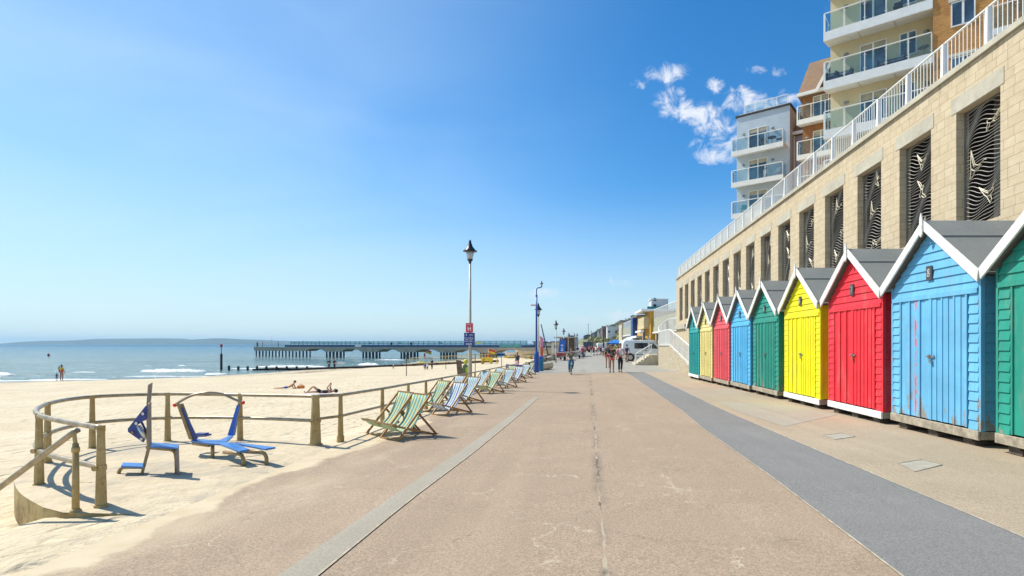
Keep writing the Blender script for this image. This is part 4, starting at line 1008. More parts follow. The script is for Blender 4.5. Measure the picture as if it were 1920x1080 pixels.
# bench station
c2 = Vector((at(404, 826, 7.45).x, 7.45, g(7.45)))
T2 = thing('exercise_station', 'low crossed blue bench station with a bowed overhead bar and red knobs', 'exercise machine', c2)
def e2(px, py, Y): p = at(px, py, Y); return tuple(Vector((p.x, p.y, p.z)) - c2)
def slab(pts, th, nm, m):
    mb = MB(); n = len(pts); vs = pts + [(x, y, z-th) for x, y, z in pts]
    mb.add(vs, [tuple(range(n)), tuple(range(2*n-1, n-1, -1))] + [(i, n+i, n+(i+1)%n, (i+1)%n) for i in range(n)]); return bevel(mb.build(nm, m, T2), .004, 1)
zs = e2(404, 826, 7.45)[2]
def f2(px, py, z=None):                      # point on the level of the bench top
    z_ = (zs + g(7.45)) if z is None else z; Y = (EYE - z_)*1000/(py-645); return tuple(Vector(((px-1075)/1000*Y, Y, z_)) - c2)
slab([f2(361,820), f2(370,822.5), f2(392,824.5), f2(412,824.5), f2(432,815.5), f2(438,816.5), f2(424,828.5), f2(443,831), f2(468,842), f2(449,845.5), f2(412,832), f2(390,830.5), f2(358,826)], .025, 'bench_top', lblue)
slab([f2(441,829.5), f2(462,831.5), f2(517,838), f2(498,841.5), f2(455,833.5)], .024, 'leg_board', lblue)
L1 = [e2(357,823,7.5), e2(364.5,824,7.5), e2(339,757,7.5), e2(334,758,7.5)]
mb = MB(); mb.add([(x, y-.03, z) for x, y, z in L1] + [(x, y+.05, z) for x, y, z in L1], [(0,1,2,3),(7,6,5,4),(0,4,5,1),(1,5,6,2),(2,6,7,3),(3,7,4,0)]); mb.build('arm_post', brown_e, T2)
L1 = [e2(363.5,824,7.5), e2(371,821.5,7.5), e2(344,765,7.5), e2(340,764,7.5)]
mb = MB(); mb.add([(x+.02, y-.03, z) for x, y, z in L1] + [(x-.02, y+.03, z) for x, y, z in L1], [(0,1,2,3),(7,6,5,4),(0,4,5,1),(1,5,6,2),(2,6,7,3),(3,7,4,0)]); mb.build('arm_panel', navy_p, T2)
L1 = [e2(428,816,7.75), e2(438.5,816.5,7.75), e2(448.5,760,7.75), e2(445.5,759,7.75)]
mb = MB(); mb.add([(x, y-.02, z) for x, y, z in L1] + [(x, y+.02, z) for x, y, z in L1], [(0,1,2,3),(7,6,5,4),(0,4,5,1),(1,5,6,2),(2,6,7,3),(3,7,4,0)]); mb.build('arm_panel', blue_p, T2)
mb = MB(); mb.tube([e2(439,816,7.78), e2(449.5,756,7.78)], .015, 8); mb.build('arm_post', brown_e, T2)
bow = spline([e2(328,759.5,7.5), e2(345,748.5,7.52), e2(365,740,7.56), e2(391,736.2,7.6), (e2(418,739.5,7.68)), e2(440,749,7.75), e2(455.5,755,7.78)], 6)
MB().tube(bow, .018, 10).build('bow_bar', M('bow_tube', (.42,.33,.22), .35, metal=.5), T2, smooth=True)
for p in (bow[0], bow[-1]): mb = MB(); mb.ball(tuple(p), .028, 12, 8); mb.build('knob', red_b, T2, smooth=True)
mb = MB(); c = Vector(f2(378, 819)); mb.box(c.x-.11, c.x+.10, c.y-.06, c.y+.07, c.z+.01, c.z+.035); mb.box(c.x-.085, c.x+.075, c.y-.045, c.y+.055, c.z+.036, c.z+.055); bevel(mb.build('head_pad', navy_p, T2), .004, 1)
def legt(pts, nm='support_leg'): MB().tube(pts, .024, 10).build(nm, brown_e, T2, smooth=True)
gb = -.02
def f2z(px, py, z): return f2(px, py, z + g(7.45))
legt([f2(398.5,829)[:2] + (zs-.02,), f2(398.5,829)[:2] + (gb,)])
q = Vector(f2(455, 843)); legt([(q.x-.28, q.y+.06, q.z-.045), (q.x-.06, q.y, q.z-.05), (q.x-.01, q.y-.005, q.z-.07), (q.x+.015, q.y-.01, q.z-.12), (q.x+.02, q.y-.01, gb)])
q = Vector(f2(499, 840)); legt([(q.x-.32, q.y+.05, q.z-.045), (q.x-.07, q.y, q.z-.05), (q.x-.02, q.y-.005, q.z-.07), (q.x+.01, q.y-.01, q.z-.12), (q.x+.015, q.y-.01, gb)])
legt([f2(362,826)[:2] + (zs-.04,), f2(392,829)[:2] + (zs-.045,)], 'under_tube')

# ------------------------------------------------------------------ deckchairs
dk_wood = M('deckchair_wood', (.40, .215, .075), .5, var=.3, scale=8); dk_dark = M('deckchair_wood_dark', (.22, .12, .05), .5, var=.3, scale=8)
def stripes(name, cols, wd):
    t = NT(name); X, Y, Z = t.xyz(); u = t.math('MODULO', t.math('ADD', t.math('DIVIDE', X, wd), 40.), float(len(cols)))
    c = cols[0]
    for k in range(1, len(cols)): c = t.mix(t.math('GREATER_THAN', u, float(k)), c, cols[k])
    t.base(c); t.rough(.85); t.p.inputs['Specular IOR Level'].default_value = .2
    tl = t.n.new('ShaderNodeBsdfTranslucent'); ms = t.n.new('ShaderNodeMixShader'); ms.inputs[0].default_value = .35
    if not isinstance(c, tuple): t.l.new(c, tl.inputs[0])
    t.l.new(t.p.outputs[0], ms.inputs[1]); t.l.new(tl.outputs[0], ms.inputs[2]); t.l.new(ms.outputs[0], t.n['Material Output'].inputs[0]); return t.m
fabA = stripes('canvas_green_yellow', [(.20,.50,.52),(.80,.79,.42)], .042)
fabB = stripes('canvas_blue_white', [(.14,.26,.62),(.86,.87,.84),(.36,.60,.64),(.86,.87,.84)], .040)
fabC = stripes('canvas_pale_blue', [(.30,.50,.68),(.80,.84,.84),(.30,.56,.52),(.80,.84,.84)], .036)
# local frame: sitter faces -y; x is the width
def make_deckchair(fab, nm='deckchair'):
    t = thing(nm, 'x', 'deckchair', (0,0,0), 0, 'striped deckchairs along the railing')
    W = .25; A0 = (-.36, .0); A1 = (.28, .71); B0 = (-.45, .27); B1 = (.40, .015)      # (y, z) ends of the two crossed frames
    P0 = lerp(A0[0], A1[0], .52), lerp(A0[1], A1[1], .52)
    for s in (-1, 1):
        m_ = MB(); m_.bar((s*W, A0[0], A0[1]), (s*W, A1[0], A1[1]), .026, .036, (0,1,0)); m_.build('back_rail', dk_wood, t)
        m_ = MB(); m_.bar((s*(W-.035), B0[0], B0[1]), (s*(W-.035), B1[0], B1[1]), .024, .034, (0,0,1)); m_.build('seat_rail', dk_wood, t)
        m_ = MB(); m_.bar((s*(W+.03), lerp(A0[0],A1[0],.60), lerp(A0[1],A1[1],.60)), (s*(W+.03), .40, .02), .022, .032, (0,1,0)); m_.build('strut', dk_dark, t)
    for nm2, (y, z), x in (('top_bar', A1, W), ('foot_bar', A0, W), ('front_bar', B0, W), ('rear_bar', B1, W+.03)):
        m_ = MB(); m_.bar((-x, y, z+.012), (x, y, z+.012), .03, .024); m_.build(nm2, dk_wood, t)
    f = MB(); n = 18
    def fn(i, j):
        u = i; x = lerp(-W+.03, W-.03, j); a = Vector((B0[0], B0[1]+.03)); b = Vector((A1[0]-.01, A1[1]+.01)); c1 = Vector((-.22, .0)); c2_ = Vector((.02, .10))
        p = a*(1-u)**3 + 3*c1*u*(1-u)**2 + 3*c2_*u*u*(1-u) + b*u**3
        return (x, p.x, p.y - .012*math.sin(math.pi*j)*math.sin(math.pi*u))
    f.grid(n, 7, fn); fo = f.build('canvas', fab, t, smooth=True); sm = fo.modifiers.new('cloth', 'SOLIDIFY'); sm.thickness = .003
    return t
ch_base = {k: make_deckchair(f) for k, f in (('A', fabA), ('B', fabB), ('C', fabC))}
used = set()
CH = [(764,819,'A',0,'nearest green and yellow striped deckchair, right one of the first pair'), (735,811,'A',-.06,'green and yellow deckchair on the left of the nearest pair'),
      (846,776,'B',0,'blue and white striped deckchair, right one of the second pair'), (815,769,'A',-.05,'green and yellow deckchair on the left of the second pair'),
      (876,755,'C',.05,'pale blue deckchair just behind the second pair, before the lamp post'), (850,750,'C',0,'pale striped deckchair half hidden between the second pair and the lamp post'),
      (920,737,'A',.04,'green and yellow deckchair alone in front, level with the lamp post'), (900,733,'C',0,'pale blue deckchair beside the green one past the lamp post'),
      (948,727,'C',.08,'white and pale blue deckchair behind the lone green one'), (930,722,'C',.02,'pale deckchair tight against the railing past the lamp post'),
      (968,717,'B',.05,'deckchair with blue stripes, fourth from the far end of the row'), (954,714,'A',0,'green striped deckchair by the railing, third pair from the blue lamp post'),
      (982,709,'C',.05,'deckchair just before the seated person near the blue lamp post'), (991,702.5,'A',.1,'farthest deckchair of the row at the foot of the blue lamp post')]
for px, py, k, dr, lb in CH:
    p = gp(px, py); rz = math.atan2(-.79, -.61) + math.pi/2 + dr      # -y axis points to (-.87,-.49)
    src = ch_base[k]
    if k in used: c = dup(src, p, rz, lb)
    else: src.location = p; src.rotation_euler.z = rz; src['label'] = lb; used.add(k)

# ------------------------------------------------------------------ street lamps
lamp_blk = M('lamp_black', (.012, .014, .03), .35, var=.1); pole_c = M('pole_cream', (.50, .46, .38), .45, var=.12, scale=3)
lglass = glass_mat('lantern_glass', (.6, .6, .55), .35, .1); navy_c = M('pole_blue', (.012, .085, .38), .35, var=.12); teal_b = M('bin_teal', (.0, .16, .33), .4)
def lantern(parent, z, s=1.0, m_=None, x=0, y=0):
    m_ = m_ or lamp_blk
    a = MB(); a.lathe([(.30*s, 0), (.31*s, .02*s), (.22*s, .09*s), (.12*s, .22*s), (.07*s, .36*s), (.05*s, .40*s), (.06*s, .43*s), (.03*s, .50*s), (.005, .53*s)], (x, y, z+.36*s), 18); h = a.build('lamp_cap', m_, parent, smooth=True)
    a = MB(); a.lathe([(.11*s, 0), (.18*s, .34*s)], (x, y, z+.02*s), 14); gl = a.build('lamp_glass', lglass, parent, smooth=True)
    a = MB(); a.tube([(x, y, z+.05*s), (x, y, z+.28*s)], .03*s, 8); a.build('bulb', M('bulb_grey', (.30,.28,.24), .5), gl)
    a = MB(); a.lathe([(.03*s, -.20*s), (.05*s, -.16*s), (.06*s, -.08*s), (.125*s, .0), (.13*s, .02*s)], (x, y, z), 14); a.build('lamp_collar', m_, parent, smooth=True)
def lamp_post(x, y, zb, zt, lb, s=1.0, r0=.075, r1=.035):
    t = thing('street_lamp', lb, 'street lamp', (x, y, zb), 0, 'black lantern street lamps along the sea side')
    H = zt - zb - .89*s
    a = MB(); a.tube([(0,0,-.2), (0,0,H*.33), (0,0,H*.34), (0,0,H-.15*s)], [r0, r0*.95, r0*.72, r1], 12); a.build('pole', pole_c, t, smooth=True)
    lantern(t, H, s); return t
lp = lamp_post(-3.95, 20.4, g(20.4)-.1, at(882, 449, 20.4).z, 'tall lamp post with red and blue signs, nearest of the lantern lamps', .88, .080, .040)
# signs on the nearest lamp
sred = M('sign_red', (.72, .06, .10), .5, var=.05); sblue = M('sign_blue', (.015, .06, .30), .5, var=.05); swhite = M('sign_white', (.85, .85, .85), .5, var=.02)
def text_mesh(s, size, m_, parent, loc, rot=(math.pi/2, 0, 0), ext=.002, nm='lettering', align='CENTER', bold=0.0):
    cu = bpy.data.curves.new(nm, 'FONT'); cu.body = s; cu.size = size; cu.align_x = align; cu.align_y = 'CENTER'; cu.extrude = ext; cu.offset = bold; cu.resolution_u = 2
    tmp = bpy.data.objects.new('tmp', cu); col.objects.link(tmp); dg_ = bpy.context.evaluated_depsgraph_get(); me = bpy.data.meshes.new_from_object(tmp.evaluated_get(dg_))
    bpy.data.objects.remove(tmp); bpy.data.curves.remove(cu)
    me.materials.clear(); me.materials.append(m_); o_ = bpy.data.objects.new(nm, me); col.objects.link(o_); o_.parent = parent; o_.location = loc; o_.rotation_euler = rot; return o_
sY = 20.4
def sg(px0, px1, py0, py1): a = at(px0, py0, sY); b = at(px1, py1, sY); return a.x+3.95, b.x+3.95, b.z-lp.location.z, a.z-lp.location.z
x0, x1, z0, z1 = sg(874.5, 888, 606, 623.3)
a = MB(); a.box(x0, x1, -.125, -.10, z0, z1); r_ = a.build('red_sign', sred, lp); text_mesh('H', .20, swhite, r_, ((x0+x1)/2, -.128, z0+.13), bold=.006); text_mesh('ZONE 1', .06, swhite, r_, ((x0+x1)/2, -.128, z1-.06))
x0, x1, z0, z1 = sg(871.5, 889.5, 624, 648)
a = MB(); a.box(x0, x1, -.14, .10, z0, z1); r_ = a.build('blue_sign', sblue, lp); xm = (x0+x1)/2
for k, (s_, q) in enumerate((('No Cycling', .070), ('10am - 6pm', .060), ('July & August', .056))): text_mesh(s_, q, swhite, r_, (xm-.005, -.143, z1-.195-.062*k), bold=.001)
sm_ = MB()
for zz_, ws in ((.082, (.07,.05,.08)), (.040, (.05,.09,.06))):
    q_x = xm - sum(ws)/2 - .012
    for w_2 in ws: sm_.box(q_x, q_x+w_2, -.144, -.1405, z0+zz_-.010, z0+zz_+.010); q_x += w_2+.012
sm_.build('small_print', swhite, r_)
pic = MB(); pic.ball((xm-.10, -.143, z1-.045), (.014,.003,.014), 8, 6); pic.box(xm-.113, xm-.087, -.144, -.141, z1-.115, z1-.062)
for dx in (.045, .12): pic.tube([(xm+dx+.03*math.cos(R(a_)), -.143, z1-.09+.03*math.sin(R(a_))) for a_ in range(0, 361, 30)], .004, 4)
pic.tube([(xm+.045,-.143,z1-.09),(xm+.075,-.143,z1-.05),(xm+.12,-.143,z1-.09)], .004, 4); pic.build('pictogram', swhite, r_)
# further lantern lamps
for px, top_, Y, lb, s in ((1009.5, 568, 40.5, 'lantern lamp standing right behind the blue mast', 1.0), (1042.5, 600, 58, 'lantern lamp beyond the blue mast, beside the kiosk', 1.0),
                      (1057, 615, 76, 'lantern lamp rising behind the blue feather banner', .95), (1066.5, 623.5, 95, 'small lantern lamp above the kiosk roof', .95), (1082, 624.5, 112, 'farthest lantern lamp, right of the kiosk', .9)):
    p = at(px, top_, Y); lamp_post(p.x, Y, -.54 if Y > 45 else g(Y), p.z, lb, s, .085, .045)
# blue mast with swan neck
bY = 36.4; bx = at(1006, 600, bY).x; bm_ = thing('blue_mast', 'dark blue lighting mast with a swan neck and tall base cabinet', 'street lamp', (bx, bY, g(bY)))
def bz(py): return EYE - (py-645)/1000*bY - g(bY)
a = MB(); a.lathe([(.185, 0), (.185, bz(668)), (.16, bz(664)), (.085, bz(659)), (.085, bz(655))], n=8); a.build('base_cabinet', navy_c, bm_)
a = MB(); a.tube([(0,0,bz(657)), (0,0,bz(554))], [.075,.06], 12); a.tube([(0,0,bz(556)), (0,0,bz(553))], .075, 12); a.build('pole', navy_c, bm_, smooth=True)
a = MB(); a.tube(spline([(0,0,bz(554)), (0,0,bz(544)), (.03,0,bz(541)), (.14,0,bz(539.6)), (.30,0,bz(539)), (.34,0,bz(537))], 5), .035, 8); a.build('swan_neck', navy_c, bm_, smooth=True)
lantern(bm_, bz(536.5), .42, None, .345, 0)
a = MB(); a.box(-.02, .36, -.01, .01, bz(573.5), bz(571)); a.v = [(x-.38, y, z) for x, y, z in a.v]; a.build('small_arm', M('pink_tab', (.7,.35,.35), .6), bm_)
bp = at(1013.5, 692, 38.6); bn = thing('litter_bin', 'teal cylindrical bin behind the blue mast', 'bin', (bp.x+.03, 38.6, g(38.6)))
a = MB(); a.lathe([(.17,0),(.19,.05),(.19,.95),(.16,1.02)], n=20); a.build('body', teal_b, bn, smooth=False); a = MB(); a.lathe([(.20,.93),(.20,1.0),(.17,1.06),(.05,1.09)], n=20); a.build('lid', navy_c, bn)
# big beige roll lying behind the bin
rp_ = at(1022, 688, 41.5); rl2 = thing('rolled_mat', 'large cream rolled mat lying beside the bin', 'roll', (rp_.x, 41.5, g(41.5)), .0)
a = MB(); a.tube([(-.30,-1.1,.29), (.34,1.4,.29)], .29, 20); a.build('roll', M('cream_canvas', (.52,.47,.36), .85, var=.2), rl2, smooth=False); a = MB(); a.tube([(-.302,-1.12,.29), (-.27,-1.0,.29)], .14, 16); a.build('core', wood_dk, rl2)
# leaning surf rescue board and plank near the nearest lamp
pl = at(868, 719, 20.9); bd = thing('rescue_board', 'green and yellow rescue board standing upright behind the railing by the lamp post', 'rescue board', (pl.x+.18, 21.1, -.30))
a = MB(); a.prism([(-.19,0),(.19,0),(.22,.3),(.19,.72),(.10,1.0),(0,1.08),(-.10,1.0),(-.19,.72),(-.22,.3)], lambda p: (p[0]-.12*p[1], -.03, p[1]*.95), lambda p: (p[0]-.12*p[1], .04, p[1]*.95)); bevel(a.build('board', M('board_green', (.13,.26,.10), .5), bd), .01)
a = MB(); a.prism([(-.05,.1),(.07,.1),(.09,.95),(.0,.9)], lambda p: (p[0]-.12*p[1], -.036, p[1]*.95), lambda p: (p[0]-.12*p[1], -.031, p[1]*.95)); a.build('yellow_stripe', M('board_yellow', (.70,.66,.08), .5), bd)
a = MB(); a.ball((-.10, 0, 1.10), (.10,.06,.10), 10, 8); a.build('yellow_tip', _mc['board_yellow'], bd, smooth=True)
pk = thing('wooden_plank', 'dark wooden plank leaning left of the green rescue board', 'plank', (pl.x-.02, 20.7, -.30))
a = MB(); a.prism([(-.09,0),(.11,0),(.0,1.16),(-.20,1.18)], lambda p: (p[0], -.04, p[1]), lambda p: (p[0], .02, p[1])); bevel(a.build('board', M('plank_brown', (.16,.11,.075), .8, var=.3, scale=8), pk), .006)
a = MB(); a.box(-.09, .10, -.055, -.041, .25, .31); a.build('batten', wood_dk, pk)

# ------------------------------------------------------------------ people
skin_m = M('skin', (.52, .30, .20), .55, var=.06); skin_t = M('skin_tanned', (.36, .19, .115), .55, var=.06)
def skin_mesh(name, pts, edges, radii, m, parent, sub=1, root_i=0):
    me = bpy.data.meshes.new(name); me.from_pydata([tuple(p) for p in pts], edges, []); me.update(); me.materials.append(m)
    o = bpy.data.objects.new(name, me); col.objects.link(o)
    if parent: o.parent = parent
    md = o.modifiers.new('skin', 'SKIN'); md.use_smooth_shade = True; md.branch_smoothing = .4
    if not me.skin_vertices: return o
    for i, r_ in enumerate(radii):
        v = me.skin_vertices[0].data[i]; v.radius = (r_, r_) if not isinstance(r_, tuple) else r_; v.use_root = (i == root_i)
    if sub: s_ = o.modifiers.new('sub', 'SUBSURF'); s_.levels = sub; s_.render_levels = sub
    # freeze to a plain mesh
    dg_ = bpy.context.evaluated_depsgraph_get(); me2 = bpy.data.meshes.new_from_object(o.evaluated_get(dg_)); o.modifiers.clear(); o.data = me2
    for p in me2.polygons: p.use_smooth = True
    return o
STAND = dict(pelvis=(0,0,.95), waist=(0,0,1.08), chest=(0,.0,1.30), neck=(0,0,1.47), jaw=(0,.01,1.56), head=(0,.01,1.66), crown=(0,0,1.74),
    shL=(-.18,0,1.41), elL=(-.23,-.02,1.14), wrL=(-.24,.06,.90), haL=(-.24,.09,.80), shR=(.18,0,1.41), elR=(.23,-.02,1.14), wrR=(.24,.06,.90), haR=(.24,.09,.80),
    hiL=(-.09,0,.90), knL=(-.10,.02,.50), anL=(-.10,-.02,.09), toL=(-.11,.13,.03), hiR=(.09,0,.90), knR=(.10,.02,.50), anR=(.10,-.02,.09), toR=(.11,.13,.03))
BODY_R = dict(pelvis=(.125,.10), waist=(.115,.085), chest=(.145,.095), neck=.052, jaw=(.062,.072), head=(.078,.095), crown=(.045,.055),
    sh=.055, el=.042, wr=.030, ha=.032, hi=.082, kn=.056, an=.038, to=.035)
def person(loc, rz, h, label, pose=None, top=None, top_len='long', bottom=None, bottom_kind='trousers', hair=None, hair_len=0, shoes=None, skin=None, fingers=False, group=None, extras=None, sub=1, fat=1.0):
    J = {k: Vector(v) for k, v in STAND.items()}
    for k, v in (pose or {}).items(): J[k] = Vector(v)
    s = h/1.76
    J = {k: v*s for k, v in J.items()}
    t = thing('person', label, 'person', loc, rz, group)
    names = ['pelvis','waist','chest','neck','jaw','head','crown']; E = [('pelvis','waist'),('waist','chest'),('chest','neck'),('neck','jaw'),('jaw','head'),('head','crown')]
    for S in 'LR':
        names += ['sh'+S,'el'+S,'wr'+S,'ha'+S,'hi'+S,'kn'+S,'an'+S,'to'+S]
        E += [('chest','sh'+S),('sh'+S,'el'+S),('el'+S,'wr'+S),('wr'+S,'ha'+S),('pelvis','hi'+S),('hi'+S,'kn'+S),('kn'+S,'an'+S),('an'+S,'to'+S)]
    def rad(n, ex=0., k=1.):
        r_ = BODY_R.get(n) or BODY_R[n[:2]]; f = fat if n not in ('head','crown','jaw','neck') else 1
        return tuple((q*k*f+ex)*s for q in r_) if isinstance(r_, tuple) else (r_*k*f+ex)*s
    idx = {n: i for i, n in enumerate(names)}; P = [J[n] for n in names]; Ed = [(idx[a], idx[b]) for a, b in E]; Rr = [rad(n) for n in names]
    body = skin_mesh('body', P, Ed, Rr, skin or skin_m, t, sub + (1 if fingers else 0))
    # face: nose, brow, ears on the head
    hd = J['head']; up = (J['crown']-J['jaw']).normalized(); fw = (J['toL']-J['anL']); fw = Vector((0,1,0)) if 'face' not in (pose or {}) else Vector(pose['face']); fw = (fw - up*fw.dot(up)).normalized(); sd = fw.cross(up).normalized()
    if fingers or h > 1.2:
        f = MB(); f.ball(tuple(hd + fw*.094*s - up*.015*s), (.014*s,.018*s,.022*s), 6, 5); f.build('nose', skin or skin_m, body, smooth=True)
        for q in (-1, 1):
            f = MB(); f.ball(tuple(hd + fw*.083*s + sd*.032*s*q + up*.02*s), (.012*s,.010*s,.008*s), 6, 4); f.build('eye', M('eye_dark', (.03,.02,.02), .3), body)
            f = MB(); f.ball(tuple(hd + sd*.080*s*q - up*.01*s), (.010*s,.020*s,.028*s), 6, 4); f.build('ear', skin or skin_m, body, smooth=True)
        f = MB(); f.ball(tuple(hd + fw*.082*s - up*.055*s), (.024*s,.010*s,.008*s), 8, 4); f.build('mouth', M('lips', (.40,.12,.10), .5), body, smooth=True)
    if fingers:
        for S, q in (('L', -1), ('R', 1)):
            ha = J['ha'+S]; d = (ha - J['wr'+S]).normalized(); ac = d.cross(Vector((1,0,0))).normalized(); inn = ac.cross(d).normalized()
            for k in range(4):
                b0 = ha + d*.01 + ac*(.022*(k-1.5))*s; ln = (.065,.075,.072,.055)[k]*s
                f = MB(); f.tube([b0, b0+d*ln*.5+inn*.004, b0+d*ln*.85+inn*.016*q*-1, b0+d*ln+inn*.028*q*-1], [.010*s,.009*s,.008*s,.006*s], 6); f.build('finger', skin or skin_m, body, smooth=True)
            b0 = ha - d*.015 + ac*.030*s; f = MB(); f.tube([b0, b0+ac*.022*s+d*.02*s, b0+ac*.028*s+d*.045*s], [.011*s,.010*s,.007*s], 6); f.build('thumb', skin or skin_m, body, smooth=True)
    if top:
        n = ['waist','pelvis','chest','shL','shR']; e = [('pelvis','waist'),('waist','chest'),('chest','shL'),('chest','shR')]
        J['upL'] = J['shL'].lerp(J['elL'], .55); J['upR'] = J['shR'].lerp(J['elR'], .55); BODY_R['up'] = .047
        J['cl'] = J['chest'].lerp(J['neck'], .75); BODY_R['cl'] = (.075,.062); n.append('cl'); e.append(('chest','cl'))
        if top_len == 'long': n += ['elL','wrL','elR','wrR']; e += [('shL','elL'),('elL','wrL'),('shR','elR'),('elR','wrR')]
        elif top_len == 'short': n += ['upL','upR']; e += [('shL','upL'),('shR','upR')]
        ii = {a: i for i, a in enumerate(n)}; skin_mesh('top', [J[a] for a in n], [(ii[a], ii[b]) for a, b in e], [rad(a, .016) for a in n], top, t, sub)
    if bottom:
        n = ['pelvis','hiL','hiR']; e = [('pelvis','hiL'),('pelvis','hiR')]; J['wb'] = J['pelvis'].lerp(J['waist'], .5); BODY_R['wb'] = (.118,.09); n.append('wb'); e.append(('pelvis','wb'))
        for S in 'LR':
            J['mt'+S] = J['hi'+S].lerp(J['kn'+S], .45); BODY_R['mt'] = .088
            n.append('mt'+S); e.append(('hi'+S,'mt'+S))
            if bottom_kind == 'trousers': J['cf'+S] = J['kn'+S].lerp(J['an'+S], .9); BODY_R['cf'] = .05; n += ['kn'+S,'cf'+S]; e += [('mt'+S,'kn'+S),('kn'+S,'cf'+S)]
        ii = {a: i for i, a in enumerate(n)}; skin_mesh(bottom_kind, [J[a] for a in n], [(ii[a], ii[b]) for a, b in e], [rad(a, .013) for a in n], bottom, t, sub)
    if hair:
        f = MB(); c = hd + up*.03*s - fw*.022*s; f.ball((0,0,0), (.092*s,.100*s,.098*s), 12, 8)
        f.v = [tuple(c + sd*x + fw*y + up*z) for x, y, z in f.v if True]; 
        hb = f.build('hair', hair, t, smooth=True)
        if hair_len:
            f = MB(); f.tube([c + up*.02*s, c - fw*.035*s - up*.10*s, c - fw*.04*s - up*hair_len*.6*s, c - fw*.03*s - up*hair_len*s], [.085*s,.085*s,.075*s,.03*s], 10); f.build('hair_fall', hair, t, smooth=True)
    if shoes:
        for S in 'LR':
            a, b = J['an'+S], J['to'+S]; f = MB(); f.tube([a + Vector((0,-.04*s,-.035*s)), a + Vector((0,0,-.03*s)), b + Vector((0,.0,.006*s)), b + Vector((0,.03*s,0)) if abs((b-a).y) > .05 else b], [.042*s,.050*s,.042*s,.026*s], 8)
            f.build('shoe', shoes, t, smooth=True)
    if extras: extras(t, J, s)
    return t
def cl(name, c): return M('cloth_'+name, c, .85, var=.12, scale=6, bump=.2, bscale=90)
black_c = cl('black', (.018,.018,.025)); navy_cl = cl('navy', (.02,.03,.08)); coral = cl('coral', (.78,.11,.08)); pink = cl('pink', (.72,.42,.46)); white_cl = cl('white', (.75,.74,.76)); redc = cl('red', (.62,.03,.06))
yellow_c = cl('yellow', (.80,.62,.03)); jeans = cl('jeans', (.07,.12,.26)); green_g = cl('grey_green', (.12,.19,.17)); grey_c = cl('grey', (.25,.26,.29)); teal_c = cl('teal', (.03,.28,.32)); blue_c = cl('blue', (.04,.12,.42))
hair_red = M('hair_auburn', (.20,.055,.02), .6); hair_bl = M('hair_black', (.02,.014,.012), .6); hair_br = M('hair_brown', (.10,.05,.025), .6); shoe_b = M('shoe_black', (.02,.02,.02), .5)
walkA = dict(knL=(-.09,.14,.52), anL=(-.09,.10,.10), toL=(-.10,.26,.07), knR=(.09,.02,.50), anR=(.09,-.17,.14), toR=(.10,-.05,.03), elL=(-.24,-.10,1.16), wrL=(-.24,-.04,.92), haL=(-.23,.02,.84), elR=(.24,.0,1.14), wrR=(.23,.16,.95), haR=(.22,.22,.87))
FACE_CAM = math.pi            # figures face +y locally; turned to face the camera
def bag_front(m_, z=1.12, back=False):
    def f(t, J, s):
        y = -.16 if back else .15
        b = MB(); b.ball((0, y*s, z*s), (.15*s,.085*s,.20*s), 14, 10); bo = b.build('backpack', m_, t, smooth=True)
        for q in (-1, 1):
            b = MB(); b.tube([(q*.11*s, y*s*1.0, (z+.13)*s), (q*.12*s, y*.4*s, 1.46*s), (q*.13*s, -y*.55*s, 1.40*s), (q*.12*s, -y*.75*s, 1.2*s)], .016*s, 6); b.build('strap', m_, bo)
    return f
def on_prom(px, py): return gp(px, py)
# two women walking towards the camera
p = gp(1147, 699.2)
def w1x(t, J, s):
    bag_front(black_c, 1.15)(t, J, s)
    b = MB(); b.box(-.04*s, .04*s, .215*s, .23*s, 1.14*s, 1.24*s); b.build('bag_panel', M('bag_grey', (.35,.35,.37), .6), t)
person(p, FACE_CAM, .0536*p.y*1.0, 'woman in coral shorts walking with a black bag held to her chest', dict(walkA, elL=(-.27,.02,1.18), wrL=(-.13,.17,1.06), haL=(-.06,.22,1.08), elR=(.27,.02,1.18), wrR=(.13,.17,1.12), haR=(.06,.22,1.12)),
       top=black_c, top_len='short', bottom=coral, bottom_kind='shorts', hair=hair_br, hair_len=.25, shoes=shoe_b, skin=skin_t, fingers=True, extras=w1x, group='people strolling on the promenade')
p = gp(1163, 698.4)
def w2x(t, J, s):
    b = MB(); b.ball((0, .085*s, 1.27*s), (.085*s,.05*s,.19*s), 12, 8); b.build('white_blouse', white_cl, t, smooth=True)
person(p, FACE_CAM+.1, .0545*p.y, 'woman with long red hair in a pink cardigan and black trousers', dict(walkA, knR=(.09,.12,.52), anR=(.09,.08,.10), toR=(.10,.24,.06), knL=(-.09,.02,.50), anL=(-.09,-.15,.13), toL=(-.10,-.03,.03), elL=(-.28,-.02,1.16), wrL=(-.12,.16,1.02), haL=(-.05,.19,1.03)),
       top=pink, bottom=black_c, hair=hair_red, hair_len=.36, shoes=shoe_b, fingers=True, extras=w2x, group='people strolling on the promenade')
p = gp(1139.5, 690)
person(p, FACE_CAM, .047*p.y, 'man in dark top and red shorts just behind the coral shorts woman', walkA, top=grey_c, top_len='short', bottom=redc, bottom_kind='shorts', hair=hair_bl, shoes=shoe_b, skin=skin_t, extras=bag_front(black_c, 1.15), group='people strolling on the promenade')
p = gp(1175.5, 679.5)
person(p, -.3, .0335*p.y, 'person with a navy backpack walking away beside the silver van', walkA, top=grey_c, top_len='short', bottom=black_c, bottom_kind='shorts', hair=hair_bl, shoes=shoe_b, extras=bag_front(navy_cl, 1.22, True), group='people strolling on the promenade')
